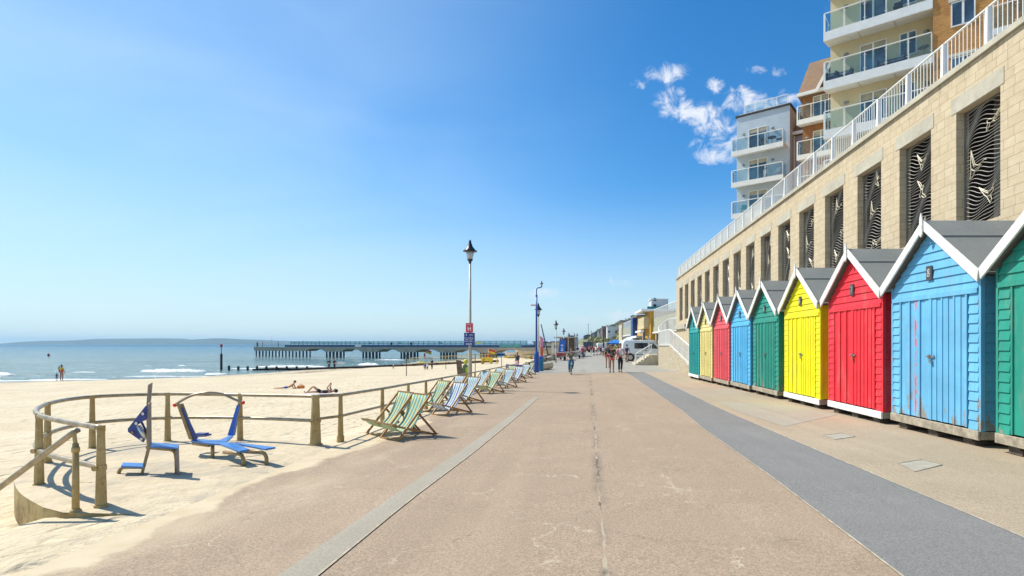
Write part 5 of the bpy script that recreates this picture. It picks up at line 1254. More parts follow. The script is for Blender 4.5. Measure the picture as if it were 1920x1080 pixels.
crowd = [(1131,668,white_cl,navy_cl,'person in white just right of the utility pole'),(1136,671,yellow_c,black_c,'person in yellow left of the coral shorts woman'),(1154,671,teal_c,jeans,'person in teal between the two walking women'),(1168,673,blue_c,grey_c,'person in blue right of the red haired woman'),(1109,663,navy_cl,grey_c,'person in navy left of the boulders'),(1105,661.5,coral,black_c,'person in coral far off in the middle of the road'),(1083,668,blue_c,white_cl,'person in blue and white beside the boat trailer'),(1138,664,grey_c,jeans,'person in grey in the shade of the blue gazebo'),
   (1150,676,yellow_c,jeans,'person in a bright yellow shirt behind the two women'), (1143,674,grey_c,black_c,'person in grey behind the coral shorts woman, before the blue gazebo'),
   (1158,675,coral,jeans,'person in a coral top between the two women and the van'), (1113,665,redc,navy_cl,'person in red standing by the boulders, leftmost of four'), (1118,665.5,white_cl,black_c,'person in a white shirt by the boulders, left of the utility pole'),
   (1123,665.5,coral,white_cl,'person in coral and white by the boulders'), (1127,666,navy_cl,black_c,'person in navy next to the utility pole'), (1092.5,671,redc,jeans,'person in a dark red top and jeans walking past the moored trailers'),
   (1097,666,pink,black_c,'person in pink far along the promenade left side'), (1089,664,white_cl,redc,'person in white beside the far trailers')]
for k, (px, py, tp, bt, lb) in enumerate(crowd):
    Y = 2040/(py-645); person(((px-1075)/1000*Y, Y, -.54), rnd.uniform(-.5,.5)+(math.pi if k % 2 else 0), 1.68+rnd.uniform(-.06,.08), lb, walkA if k % 3 else None, top=tp, top_len='short', bottom=bt, bottom_kind='trousers' if k % 2 else 'shorts', hair=[hair_bl, hair_br, hair_red][k % 3], shoes=shoe_b, sub=0, group='people in the distance on the promenade')

# cyclist and bicycle
p = gp(1070.5, 702.3); bs = .95
bk = thing('bicycle', 'teal bicycle ridden towards the camera down the promenade', 'bicycle', p, .06)
tyre_m = M('tyre_rubber', (.02,.02,.02), .8); rim_m = M('rim_metal', (.5,.5,.5), .3, metal=.8); teal_p = M('teal_frame_paint', (.02,.42,.42), .35)
def ring(mb, c, r_, t_, axis='x', n=28):
    mb.tube([(c[0], c[1]+r_*math.cos(2*math.pi*k/n), c[2]+r_*math.sin(2*math.pi*k/n)) for k in range(n+1)], t_, 8, cap=False)
WR = .34*bs
for yy_ in (-.52*bs, .52*bs):
    m_ = MB(); ring(m_, (0, yy_, WR), WR-.02, .020); w_ = m_.build('wheel', tyre_m, bk, smooth=True)
    m_ = MB(); ring(m_, (0, yy_, WR), WR-.045, .010); m_.build('rim', rim_m, w_, smooth=True)
    m_ = MB()
    for k in range(14): a = 2*math.pi*k/14; m_.tube([(0, yy_, WR), (0, yy_+(WR-.05)*math.cos(a), WR+(WR-.05)*math.sin(a))], .002, 4)
    m_.tube([(-.05, yy_, WR), (.05, yy_, WR)], .02, 8); m_.build('spokes', rim_m, w_)
m_ = MB(); hdt = (0, -.38*bs, .80*bs); sea_ = (0, .18*bs, .78*bs); bb = (0, .06*bs, .30*bs)
m_.tube([hdt, bb], .018, 8); m_.tube([hdt, sea_], .016, 8); m_.tube([sea_, bb], .016, 8)
for q in (-.05, .05): m_.tube([bb, (q, .52*bs, WR)], .010, 6); m_.tube([sea_, (q, .52*bs, WR)], .009, 6)
m_.build('frame', teal_p, bk, smooth=True)
m_ = MB(); 
for q in (-.05, .05): m_.tube([(q*.6, -.40*bs, .66*bs), (q, -.52*bs, WR)], .012, 6)
m_.tube([(0, -.38*bs, .62*bs), (0, -.36*bs, .92*bs)], .018, 8); m_.build('fork', teal_p, bk, smooth=True)
m_ = MB(); m_.tube([(-.30, -.26, .93*bs), (-.22, -.33, .95*bs), (0, -.36, .93*bs), (.22, -.33, .95*bs), (.30, -.26, .93*bs)], .014, 8); m_.build('handlebar', shoe_b, bk, smooth=True)
m_ = MB(); m_.ball((0, .22*bs, .90*bs), (.075,.13,.035), 10, 6); m_.tube([(0,.18*bs,.78*bs),(0,.21*bs,.89*bs)], .012, 6); m_.build('saddle', shoe_b, bk, smooth=True)
for q, zz in ((-1, .18), (1, .42)): m_ = MB(); m_.tube([(q*.04, .06*bs, .30*bs), (q*.06, .06*bs - .02, zz*bs)], .01, 6); m_.box(q*.06, q*.15, .0, .09, zz*bs-.012, zz*bs+.012); m_.build('pedal', shoe_b, bk)
ride = dict(pelvis=(0,-.20,.98), waist=(0,-.16,1.10), chest=(0,-.06,1.33), neck=(0,.0,1.50), jaw=(0,.02,1.58), head=(0,.03,1.68), crown=(0,.02,1.76),
  shL=(-.18,-.02,1.42), elL=(-.29,.12,1.18), wrL=(-.29,.28,.99), haL=(-.29,.34,.95), shR=(.18,-.02,1.42), elR=(.29,.12,1.18), wrR=(.29,.28,.99), haR=(.29,.34,.95),
  hiL=(-.09,-.17,.93), knL=(-.13,.22,.78), anL=(-.11,.05,.46), toL=(-.11,.17,.42), hiR=(.09,-.17,.93), knR=(.12,.12,.62), anR=(.11,-.03,.24), toR=(.11,.10,.19))
ph = (EYE - g(p.y)) 
person(p, math.pi+.06, 1.70, 'cyclist with long dark hair in a grey green top and jeans', ride, top=green_g, top_len='short', bottom=jeans, hair=hair_bl, hair_len=.28, shoes=shoe_b, fingers=True)

# person sitting in a deckchair near the far end
p = gp(986, 707); sit = dict(pelvis=(0,0,.25), waist=(0,-.08,.36), chest=(0,-.20,.55), neck=(0,-.28,.70), jaw=(0,-.27,.78), head=(0,-.29,.87), crown=(0,-.31,.94), shL=(-.18,-.24,.64), elL=(-.24,-.02,.50), wrL=(-.14,.18,.42), haL=(-.08,.24,.42),
  shR=(.18,-.24,.64), elR=(.24,-.02,.50), wrR=(.14,.18,.42), haR=(.08,.24,.42), hiL=(-.09,.04,.25), knL=(-.12,.44,.44), anL=(-.12,.52,.08), toL=(-.12,.64,.03), hiR=(.09,.04,.25), knR=(.12,.44,.44), anR=(.12,.52,.08), toR=(.12,.64,.03))
person(p, math.atan2(-.79,-.61)-math.pi/2, 1.5, 'person in grey blue clothes sitting back in a deckchair near the blue mast', sit, top=M('cloth_slate', (.16,.20,.27), .9), bottom=navy_cl, hair=hair_br, shoes=shoe_b)

# ------------------------------------------------------------------ people on the beach
def bp_(px, py): return ray(px, py)
p = bp_(115.5, 714.5)
def carry(t, J, s):
    b = MB(); b.ball((.16*s, -.17*s, 1.10*s), (.12*s,.09*s,.16*s), 12, 8); b.build('red_bag', redc, t, smooth=True)
A1 = dict(elL=(-.27,.10,1.20), wrL=(-.16,.22,1.18), haL=(-.10,.22,1.20))
hh = .0300*p.y
person(p, .1, hh, 'adult in a yellow shirt standing at the water edge with a red bag', A1, top=yellow_c, top_len='short', bottom=grey_c, bottom_kind='shorts', hair=hair_bl, extras=carry, skin=skin_t)
person((p.x-.40, p.y-.1, p.z), .2, hh*.5, 'small child in dark clothes standing left of the adult in yellow', None, top=navy_cl, top_len='short', bottom=blue_c, bottom_kind='shorts', hair=hair_bl, skin=skin_t)
ck = dict(STAND); person((p.x-.34, p.y+.12, p.z+hh*.55), .1, hh*.38, 'toddler carried at the left shoulder of the adult in yellow', None, top=cl('brown', (.2,.12,.06)), bottom=navy_cl, hair=hair_bl, skin=skin_t, sub=0)
for px, lb, ex in ((617, 'surfer in a black wetsuit standing left of the one with the board', 0), (627, 'surfer in a black wetsuit holding a white surfboard', 1)):
    p = bp_(px, 692.5)
    person(p, .3 if not ex else -.4, .0205*p.y, lb, None if not ex else dict(elR=(.28,.0,1.15), wrR=(.30,.16,1.05), haR=(.30,.2,1.0)), top=black_c, bottom=black_c, hair=hair_bl, shoes=shoe_b, group='surfers at the water edge')
    if ex:
        sb = thing('surfboard', 'white surfboard held under the arm of the right surfer', 'surfboard', (p.x+.55, p.y+.15, p.z+.0205*p.y*.56))
        m_ = MB(); m_.ball((.25,0,0), (.85,.05,.19), 20, 10); m_.build('board', white, sb, smooth=True); m_ = MB(); m_.prism([(-.5,-.05),(-.42,-.05),(-.5,-.2)], lambda q: (q[0], .04, q[1]), lambda q: (q[0], .05, q[1])); m_.build('fin', shoe_b, sb)
p = bp_(810, 691.5); person(p, 2.6, .0195*p.y, 'dark clothed person standing on the sand near the yellow rescue board', None, top=navy_cl, bottom=black_c, hair=hair_bl, shoes=shoe_b)
for px, py, c, lb in ((797, 692.5, blue_c, 'child in blue crouching by the dark clothed person'), (801.5, 692.8, white_cl, 'child in white crouching by the dark clothed person'), (738, 691.5, white_cl, 'child in white sitting alone on the sand near the groyne')):
    p = bp_(px, py); cr = {k: (v[0], v[1], v[2]*.62) for k, v in STAND.items()}; cr.update(knL=(-.12,.26,.42), knR=(.12,.26,.42), hiL=(-.09,-.02,.34), hiR=(.09,-.02,.34), pelvis=(0,-.03,.36), waist=(0,0,.5))
    person(p, rnd.uniform(1, 4), 1.15, lb, cr, top=c, top_len='short', bottom=navy_cl, bottom_kind='shorts', hair=hair_br, sub=0)
# sunbathers
lie = dict(pelvis=(0,.0,.12), waist=(0,-.12,.12), chest=(0,-.34,.13), neck=(0,-.50,.15), jaw=(0,-.58,.17), head=(0,-.67,.18), crown=(0,-.76,.18), shL=(-.18,-.44,.12), elL=(-.26,-.32,.34), wrL=(-.12,-.42,.52), haL=(-.06,-.44,.60),
  shR=(.18,-.44,.12), elR=(.26,-.32,.32), wrR=(.10,-.42,.50), haR=(.05,-.44,.58), hiL=(-.09,.06,.12), knL=(-.10,.42,.42), anL=(-.10,.72,.10), toL=(-.10,.82,.06), hiR=(.09,.06,.12), knR=(.10,.48,.12), anR=(.10,.88,.08), toR=(.11,.94,.16))
p = bp_(604, 740); towel = thing('beach_towel', 'lilac towel under the sunbather in black', 'towel', (p.x, p.y, p.z+.01), R(8))
m_ = MB(); m_.grid(14, 7, lambda i, j: (lerp(-.85,.95,i), lerp(-.35,.35,j), .012+.012*math.sin(i*17)*math.sin(j*9))); m_.build('cloth', M('towel_lilac', (.60,.58,.72), .9), towel)
m_ = MB(); m_.grid(14, 2, lambda i, j: (lerp(-.85,.95,i), lerp(-.35,-.30,j), .017+.012*math.sin(i*17)*math.sin(j*.6))); m_.build('border', M('towel_navy', (.10,.10,.25), .9), towel)
person((p.x, p.y, p.z+.03), R(98), 1.62, 'sunbather in black lying on a lilac towel reading with raised hands', lie, top=black_c, top_len='none', bottom=black_c, bottom_kind='shorts', hair=hair_bl, skin=skin_m)
p = bp_(544, 729.5)
prone = dict(pelvis=(0,.0,.12), waist=(0,-.12,.14), chest=(0,-.32,.27), neck=(0,-.44,.39), jaw=(0,-.50,.44), head=(0,-.55,.52), crown=(0,-.56,.60), shL=(-.18,-.38,.32), elL=(-.20,-.50,.05), wrL=(-.10,-.68,.05), haL=(-.05,-.75,.05), shR=(.18,-.38,.32), elR=(.20,-.50,.05), wrR=(.10,-.68,.05), haR=(.05,-.75,.05),
  hiL=(-.09,.08,.11), knL=(-.11,.48,.07), anL=(-.11,.88,.06), toL=(-.12,.98,.04), hiR=(.09,.08,.11), knR=(.11,.48,.07), anR=(.12,.88,.06), toR=(.13,.98,.04), face=(0,-1,0))
person((p.x-.15, p.y, p.z+.02), R(95), 1.36, 'tanned sunbather in blue shorts propped on his elbows', prone, bottom=cl('royal', (.03,.14,.55)), bottom_kind='shorts', hair=hair_br, skin=M('skin_sunburnt', (.52,.24,.13), .55))
q_ = thing('beach_bag', 'orange bundle on the sand before the sunbather in blue shorts', 'bag', (p.x+.62, p.y+.05, p.z+.02)); m_ = MB(); m_.ball((0,0,.10), (.24,.14,.12), 14, 8); m_.v = [(x, y, z+.03*mnoise.noise(Vector((x*9,y*9,z*9)))) for x, y, z in m_.v]; m_.build('bag', M('bag_orange', (.70,.22,.05), .8), q_, smooth=True)
m_ = MB(); m_.tube([(-.1,0,.2),(-.05,0,.27),(.05,0,.27),(.1,0,.2)], .012, 6); m_.build('handle', wood_dk, q_)

# ------------------------------------------------------------------ groyne, marker, pier
tar_w = M('tarred_timber', (.045,.035,.03), .8, var=.4, scale=2); rust = M('groyne_brown', (.17,.085,.05), .85, var=.35, scale=1)
GY = 84.; gr = thing('timber_groyne', 'low dark timber groyne running across the sand into the sea', 'groyne', ((690-1075)/1000*GY, GY, -2.4))
def gx(px): return (px-1075)/1000*GY - gr.location.x
def gzz(py): return EYE - (py-645)/1000*GY - gr.location.z
m_ = MB(); prof0 = [(474,691.5,693),(520,689.8,694),(560,690.3,695),(600,688.8,693),(680,686.6,690),(745,686.8,689.5),(800,686,689),(862,684.5,687.5),(905,683.3,686),(935,682.3,684.2)]
prof = []
for a, t0, b0 in prof0:
    x = (a-1075)/1000*GY; zt_ = max(EYE-(t0-645)/1000*GY, beach(x, GY)+.32); tp = 645+(EYE-zt_)/GY*1000; prof.append((a, tp, tp+4))
for (a, t0, b0), (b, t1, b1) in zip(prof, prof[1:]):
    m_.hexa([(gx(a), -.12, gzz(b0)-.8), (gx(b), -.12, gzz(b1)-.8), (gx(b), .12, gzz(b1)-.8), (gx(a), .12, gzz(b0)-.8), (gx(a), -.12, gzz(t0)), (gx(b), -.12, gzz(t1)), (gx(b), .12, gzz(t1)), (gx(a), .12, gzz(t0))])
m_.build('planking', tar_w, gr)
zq = lambda px: gzz(interp([(a, b) for a, b, c in prof], px))
m_ = MB(); m_.hexa([(gx(742), -.2, zq(742)-.4), (gx(905), -.2, zq(905)-.4), (gx(905), -.13, zq(905)-.4), (gx(742), -.13, zq(742)-.4), (gx(742), -.2, zq(742)-.02), (gx(905), -.2, zq(905)-.02), (gx(905), -.13, zq(905)-.02), (gx(742), -.13, zq(742)-.02)]); m_.build('brown_boards', rust, gr)
for px in (431, 448.5, 466, 483.5, 501, 520, 539, 557.5, 577): m_ = MB(); x = gx(px); m_.box(x-.14, x+.14, -.30, -.125, gzz(699), gzz(685.6 if px < 440 else 686.6)); m_.build('post', tar_w, gr)
for px in range(600, 900, 22): m_ = MB(); x = gx(px); t_ = interp([(a, b) for a, b, c in prof], px); m_.box(x-.12, x+.12, -.32, -.205, gzz(t_+6), gzz(t_-.3)); m_.build('post', tar_w, gr)
mk = thing('groyne_marker', 'black marker pile with a red top mark standing in the sea off the groyne', 'marker', ((415-1075)/1000*GY, GY, -2.9))
m_ = MB(); m_.tube([(0,0,-.6),(0,0,EYE-(662-645)*.091+2.9)], .17, 10); m_.build('pile', tar_w, mk); m_ = MB(); m_.tube([(0,0,2.7),(0,0,EYE-(649-645)*.091+2.9)], .05, 8); m_.build('mast', tar_w, mk)
m_ = MB(); m_.lathe([(.16,-.22),(.18,0),(.16,.22)], (0,0,EYE-(648-645)*.091+2.9), 12); m_.build('top_mark', M('mark_red', (.45,.02,.06), .5), mk)
bu = at(91, 665.5, 180); by = thing('buoy', 'small red buoy floating far out on the left', 'buoy', (bu.x, 180, -2.5)); m_ = MB(); m_.ball((0,0,.3), (.35,.35,.45), 10, 8); m_.build('float', _mc['mark_red'], by, smooth=True); m_ = MB(); m_.tube([(0,0,.6),(0,0,1.0)], .05, 6); m_.build('mast', tar_w, by)
# pier
HWD_ = 0; pier_c = M('pier_concrete', (.42, .36, .28), .85, var=.2, scale=.4); pile_m = M('pier_pile', (.035,.045,.07), .7, var=.2); pier_b = M('pier_blue', (.035,.075,.16), .5, var=.15); pier_g = M('pier_teal', (.09,.33,.33), .5)
P0 = Vector((-104.2, 177.5, 0)); P1 = Vector((-4.5, 134, 0)); pd = (P1-P0); PL = pd.length; pd.normalize(); pang = math.atan2(pd.y, pd.x)
pier = thing('seaside_pier', 'long arched concrete pier with a blue parapet reaching out over the sea', 'pier', (P0.x, P0.y, -2.6), pang)
def ps(px):                                  # pixel column -> distance along the pier
    u = (px-1075)/1000; return (u*P0.y - P0.x)/(pd.x - u*pd.y)
ZT = 3.15; TH = .55; HWD = 2.2                # deck top above the sea, slab depth, half width
grp = [(621,648),(689,715),(760,786),(834,858),(908,933),(984,1012)]
hs_ = ps(583)
pts = [(0, ZT), (PL, ZT), (PL, ZT-1.9)]
segs = [(ps(a)-.3, ps(b)+.3) for a, b in grp]
low = ZT - 1.05; spans = []
bot = []
bot += [(0, ZT-1.25), (hs_, ZT-1.25)]
prev = hs_
for a, b in segs + [(PL, PL)]:
    L0, L1_ = prev, min(a, PL)
    for k in range(13):
        t = k/12; bot.append((lerp(L0, L1_, t), ZT - TH - .80*abs(2*t-1)**3.2))
    if b < PL: bot.append((b, ZT-1.35))
    prev = min(b, PL)
bot = [q for i, q in enumerate(bot) if i == 0 or abs(q[0]-bot[i-1][0]) > 1e-4]
m_ = MB()
for (a, za), (b, zb) in zip(bot, bot[1:]):
    m_.hexa([(a,-HWD,za),(b,-HWD,zb),(b,HWD,zb),(a,HWD,za),(a,-HWD,ZT),(b,-HWD,ZT),(b,HWD,ZT),(a,HWD,ZT)])
m_.build('deck', pier_c, pier)
m_ = MB(); m_.box(-.1, PL, -HWD-.08, -HWD-.004, ZT-.22, ZT+.02); m_.build('deck_edge', M('pier_edge_light', (.42,.38,.31), .8), pier)
for y_ in (-1.6, -.4):
    x = .3
    while x < hs_+1.5:
        m_ = MB(); m_.tube([(x,y_,-2.5),(x,y_,ZT-1.26)], .20, 8); m_.build('pile', pile_m, pier); x += 1.55
for a, b in segs:
    for k in range(5):
        for y_ in (-1.7, -.6):
            x = lerp(a+.35, b-.35, k/4); m_ = MB(); m_.tube([(x,y_,-2.5),(x,y_,ZT-1.36)], .24, 8); m_.build('pile', pile_m, pier)
# parapets, canopy posts and rail
xb = ps(545)
for y_ in (-HWD+.06, HWD-.14):
    m_ = MB(); m_.box(xb, PL-6, y_, y_+.08, ZT+.02, ZT+.68); m_.build('parapet', pier_b, pier)
for y_ in (.0,):
    m_ = MB(); m_.box(xb, PL-8, y_-.25, y_+.35, ZT+1.72, ZT+1.80); m_.build('canopy_rail', pier_g, pier)
    m_ = MB(); m_.box(xb, PL-8, y_, y_+.02, ZT+.9, ZT+1.70); m_.build('screen_glass', glass_mat('pier_glass', (.3,.5,.5), .75), pier)
    for k in range(48):
        x = lerp(xb, PL-8.2, k/47); m_ = MB(); m_.box(x-.05, x+.05, y_-.06, y_+.06, ZT, ZT+1.72); m_.build('canopy_post', pier_g, pier)
m_ = MB(); m_.tube([(0,-HWD+.1,ZT+.95),(xb,-HWD+.1,ZT+.95)], .04, 6); m_.tube([(0,-HWD+.1,ZT+.5),(xb,-HWD+.1,ZT+.5)], .03, 6)
for k in range(16): x = lerp(.1, xb, k/15); m_.tube([(x,-HWD+.1,ZT),(x,-HWD+.1,ZT+.95)], .035, 6)
m_.build('head_railing', M('pier_rail_grey', (.25,.28,.30), .5), pier)
for x, h_ in ((5.5, 3.2), (20, 2.2), (27, 2.0)): m_ = MB(); m_.tube([(x,0,ZT),(x,0,ZT+h_)], .04, 6); m_.build('mast', _mc['pier_rail_grey'], pier)
for px, w_, mm in ((682, 1.2, white), (704, .6, pier_g), (760, .5, pier_g), (835, .6, pier_g), (906, .6, _mc['board_yellow']), (965, 3.2, pier_g)):
    x = ps(px); m_ = MB(); m_.box(x-w_, x+w_, -HWD-.02, -HWD+.05, ZT+(.1 if px in (682,965) else .95), ZT+(.85 if px in (682,965) else 1.45)); m_.build('panel', mm, pier)
c_, s_ = math.cos(pang), math.sin(pang)
for k, (px, c1) in enumerate(((491, navy_cl), (501, redc), (741, navy_cl), (778, navy_cl), (530, grey_c))):
    x = ps(px); lb = ['figure in navy on the pier head', 'figure in red on the pier head', 'dark figure on the pier above the second arch', 'dark figure on the pier above the third arch', 'figure in grey where the pier screen starts'][k]
    person((P0.x + c_*x + s_*1.6, P0.y + s_*x - c_*1.6, -2.6+ZT), 1+k, 1.7, lb, None, top=c1, bottom=black_c, hair=hair_bl, sub=0, group='people on the pier')

# ------------------------------------------------------------------ things on the beach
pole_dk = M('pole_dark', (.10,.075,.055), .6); net_y = M('net_yellow', (.78,.55,.12), .6)
def pole_thing(px, pb, pt, lb):
    p = ray(px, pb); t = thing('net_pole', lb, 'pole', p, 0, 'poles for the beach volleyball nets'); h = (pb-pt)/1000*p.y
    m_ = MB(); m_.tube([(0,0,-.3),(0,0,h)], .035, 8); m_.build('pole', pole_dk, t); m_ = MB(); m_.tube([(0,0,h-.04),(0,0,h+.03)], .045, 8); m_.build('cap', pole_dk, t); return t, p, h
T_ = [pole_thing(762, 705, 666, 'leftmost and tallest dark net pole on the sand'), pole_thing(836, 692, 664, 'thin net pole between the lifeguard flag and the lamp post'), pole_thing(891, 697.5, 664, 'net pole just right of the signed lamp post'), pole_thing(940.5, 688, 662, 'net pole nearest the blue mast')]
def net(a, b, za, zb, h, lb):
    A_, B_ = Vector((a[0], a[1], za)), Vector((b[0], b[1], zb)); t = thing('volleyball_net', lb, 'net', A_, 0, 'yellow volleyball nets')
    d = B_-A_; m_ = MB(); m_.bar((0,0,0), d, .04, .07); m_.bar((0,0,-h), d+Vector((0,0,-h)), .04, .05); m_.build('tape', net_y, t); m_ = MB()
    for k in range(1, 30): q = d*k/30; m_.tube([q, q+Vector((0,0,-h))], .005, 3)
    for k in range(1, 5): m_.tube([(0,0,-h*k/5), d+Vector((0,0,-h*k/5))], .005, 3)
    m_.build('mesh', net_y, t)
a0 = at(770, 671, 75); a1 = at(905, 664.5, 75); net((a0.x, 75), (a1.x, 75), a0.z, a1.z, .8, 'long yellow net sagging behind the signed lamp post')
a0 = at(860, 666.5, 62); a1 = at(932, 663, 62); net((a0.x, 62), (a1.x, 62), a0.z, a1.z, .5, 'shorter yellow net right of the signed lamp post')
for px, nm in ((770.5, 'left'), (932, 'right')):
    p = ray(px, 682); t = thing('net_frame_post', 'yellow post at the %s end of the nets' % nm, 'post', p, 0, 'yellow net posts'); m_ = MB(); m_.tube([(0,0,-.2),(0,0,(682-671)/1000*p.y)], .07, 8); m_.build('pole', net_y, t); m_ = MB(); m_.tube([(0,0,-.2),(0,0,.3)], .11, 8); m_.build('base_pad', net_y, t)
flag_r = M('flag_red', (.72,.05,.03), .7); flag_y = M('flag_yellow', (.85,.60,.03), .7)
def lifeflag(px, pb, pt, lb):
    p = ray(px, pb); t = thing('lifeguard_flag', lb, 'flag', p, 0, 'red and yellow lifeguard flags'); h = (pb-pt)/1000*p.y; s = p.y/75
    m_ = MB(); m_.tube([(0,0,-.2),(.03,0,h)], .035*s, 8); m_.build('pole', white, t)
    for k, (z0, z1, mm) in enumerate(((h*.72, h*.98, flag_r), (h*.50, h*.70, flag_y))) if False else enumerate(((h*.86, h*1.0, flag_r), (h*.72, h*.86, flag_y))):
        m_ = MB(); m_.grid(8, 3, lambda i, j: (.04+i*.95*s, .10*math.sin(i*5), lerp(z0, z1, j)-.28*i*s)); m_.build('flag_cloth', mm, t)
    m_ = MB(); m_.tube([(0,-.02,h*.28),(.01,-.02,h*.66)], .12*s, 8); m_.build('furled_cloth', flag_r, t); m_ = MB(); m_.tube([(0,-.02,h*.14),(0,-.02,h*.275)], .11*s, 8); m_.build('furled_end', flag_y, t)
lifeflag(796, 679, 654.5, 'left red and yellow lifeguard flag by the rescue board'); lifeflag(915.5, 679, 654, 'right red and yellow lifeguard flag above the yellow stand')
p = ray(795, 683); t = thing('rescue_board', 'long yellow rescue board lying on the sand by the left flag', 'rescue board', (p.x, p.y, p.z+.18)); m_ = MB(); m_.ball((0,0,0), (1.3,.3,.13), 20, 8); m_.v = [(x, y, z - .22*x) for x, y, z in m_.v]; m_.build('board', M('board_lime', (.70,.66,.03), .5), t, smooth=True); m_ = MB(); m_.tube([(-1,0,-.2+.22),(-1,0,-.05+.1)], .03, 6); m_.build('handle', shoe_b, t)
p = ray(779, 682.5); t = thing('surfboard', 'white surfboard lying left of the yellow rescue board', 'surfboard', (p.x, p.y+1, p.z+.12)); m_ = MB(); m_.ball((0,0,0), (1.25,.28,.10), 20, 8); m_.build('board', white, t, smooth=True); m_ = MB(); m_.box(.9,1.1,-.01,.01,.08,.2); m_.build('fin', shoe_b, t)
p = ray(913, 682); s = p.y/75; t = thing('lifeguard_stand', 'yellow lifeguard stand under the right flag', 'lifeguard stand', p)
m_ = MB(); m_.box(-.75*s,.75*s,-.5*s,.5*s,.35*s,.85*s); m_.build('cabin', flag_y, t)
for q in (-.6, .6): m_ = MB(); m_.prism([(-.14,0),(.14,0),(.10,.345),(-.10,.345)], lambda v: (q*s+v[0]*s, -.4*s, v[1]*s), lambda v: (q*s+v[0]*s, .4*s, v[1]*s)); m_.build('leg', flag_y, t)
m_ = MB(); m_.bar((-.7*s,-.55*s,0),(-.2*s,-.55*s,.8*s), .12, .06); m_.build('ladder', pole_dk, t)
# ------------------------------------------------------------------ beach-side clutter near and beyond the blue mast
def boat(px, py, Y, L_, lb, hull, rz=0, nm='small_boat'):
    p = at(px, py, Y); z0 = beach(p.x, Y) if p.x < -3.8 else -.54; t = thing(nm, lb, 'boat', (p.x, Y, z0+.02), rz, 'small boats and craft on the shore')
    sec = []; m_ = MB(); n = 9; K = 9
    def fn(i, j):
        u = i*2-1; wd = .22*L_*(1-abs(u)**2.4)**.7 if abs(u) < 1 else 0; a = math.pi*j; return (u*L_/2, -wd*math.cos(a), .30*L_*.5*(1-math.sin(a)*.95)+.04*L_*abs(u)**2)
    m_.grid(15, K, fn); m_.build('hull', hull, t, smooth=True)
    m_ = MB(); m_.prism_z([(-L_*.36,-.13*L_),(L_*.3,-.13*L_),(L_*.42,0),(L_*.3,.13*L_),(-L_*.36,.13*L_)], .10*L_, .125*L_); m_.build('deck', M('deck_grey', (.45,.45,.42), .7), t); return t
boat(976, 680, 47, 2.6, 'blue rowing boat on the sand beyond the deckchairs', M('hull_blue', (.02,.09,.42), .4), .3)
p = at(970, 675, 48.5); person((p.x, 48.5, beach(p.x, 48.5)+.1), 2.5, 1.55, 'person in navy and pink standing behind the blue rowing boat', None, top=navy_cl, top_len='short', bottom=pink, hair=hair_bl, skin=skin_t, sub=0)
boat(970, 664, 150, 7, 'white motorboat far down the beach by the water', white); boat(945, 665, 190, 9, 'dark far boat near the last pier arch', navy_c); boat(958, 669, 110, 3, 'yellow kayak on the sand past the right flag', M('kayak_yellow', (.75,.5,.04), .5), .2)
boat(995, 666, 95, 4.0, 'cream boat upturned near the kiosk', M('hull_cream', (.60,.50,.34), .6), .2); boat(1030, 663.5, 80, 4.0, 'tan boat hull left of the kiosk', M('hull_tan', (.62,.42,.26), .6), -.1); boat(1000, 659.5, 118, 8, 'long pale boat under the pier end', _mc['hull_cream'], .0)
for k, (px, py, Y, c, lb) in enumerate(((1022, 676, 64, (.38,.33,.26), 'stacked tan gear bundle beyond the bin'), (1003, 671, 80, (.35,.27,.10), 'brown gear heap on the sand behind the blue mast'), (985, 668, 100, (.55,.40,.08), 'yellow and brown heap right of the far boats'), (1035, 671, 70, (.16,.13,.10), 'dark gear pile beside the lamp post'))):
    p = at(px, py, Y); z0 = beach(p.x, Y) if p.x < -3.8 else -.54; t = thing('gear_pile', lb, 'gear pile', (p.x, Y, z0), 0, 'heaps of beach gear'); r_ = random.Random(k)
    for q in range(5):
        m_ = MB(); m_.ball((r_.uniform(-.8,.8), r_.uniform(-.5,.5), .25+r_.uniform(0,.3)), (r_.uniform(.3,.6),.3,r_.uniform(.18,.35)), 10, 6); m_.build('bundle', M('gear_%d_%d' % (k, q % 2), tuple(x*(1+.5*(q % 2)) for x in c), .9), t, smooth=True)
# stone groyne blocks and low wall beyond the bin
t = thing('sea_wall', 'low weathered timber and stone wall along the promenade edge beyond the bin', 'wall', (-3.9, 40, -.6))
m_ = MB(); 
for k in range(16):
    y0_ = k*1.55+2.5; xx = interp([(40,0),(60,.55),(80,.2)], 40+y0_); m_.box(xx-.22, xx+.12, y0_, y0_+1.5, 0, .50+.08*math.sin(k*2.1))
m_.build('wall_blocks', M('wall_timber', (.30,.26,.19), .9, var=.35, scale=1.5), t)
m_ = MB(); m_.hexa([(.15,2.5,.03),(.55,2.5,.03),(1.1,27,.03),(.75,27,.03),(.15,2.5,.12),(.55,2.5,.12),(1.1,27,.12),(.75,27,.12)]); m_.build('kerb', M('kerb_cream', (.52,.47,.36), .85), t)
# leaning mast with a red pennant
a = at(1030, 662, 66); b = at(1014.5, 608, 66); t = thing('leaning_mast', 'thin dark mast leaning left beyond the bin with a red pennant', 'mast', (a.x, 66, -.55)); m_ = MB(); m_.tube([(0,0,0), (b.x-a.x, 0, b.z+.55)], [.09,.06], 8); m_.build('pole', M('mast_dark', (.03,.04,.09), .5), t)
c = at(1020, 637, 66); m_ = MB(); m_.grid(6, 3, lambda i, j: (c.x-a.x-.05-.55*i, .05*math.sin(i*6), c.z+.55+.28*i+lerp(-.13,.13,j)*(1-.5*i))); m_.build('pennant', M('pennant_red', (.65,.05,.15), .7), t)
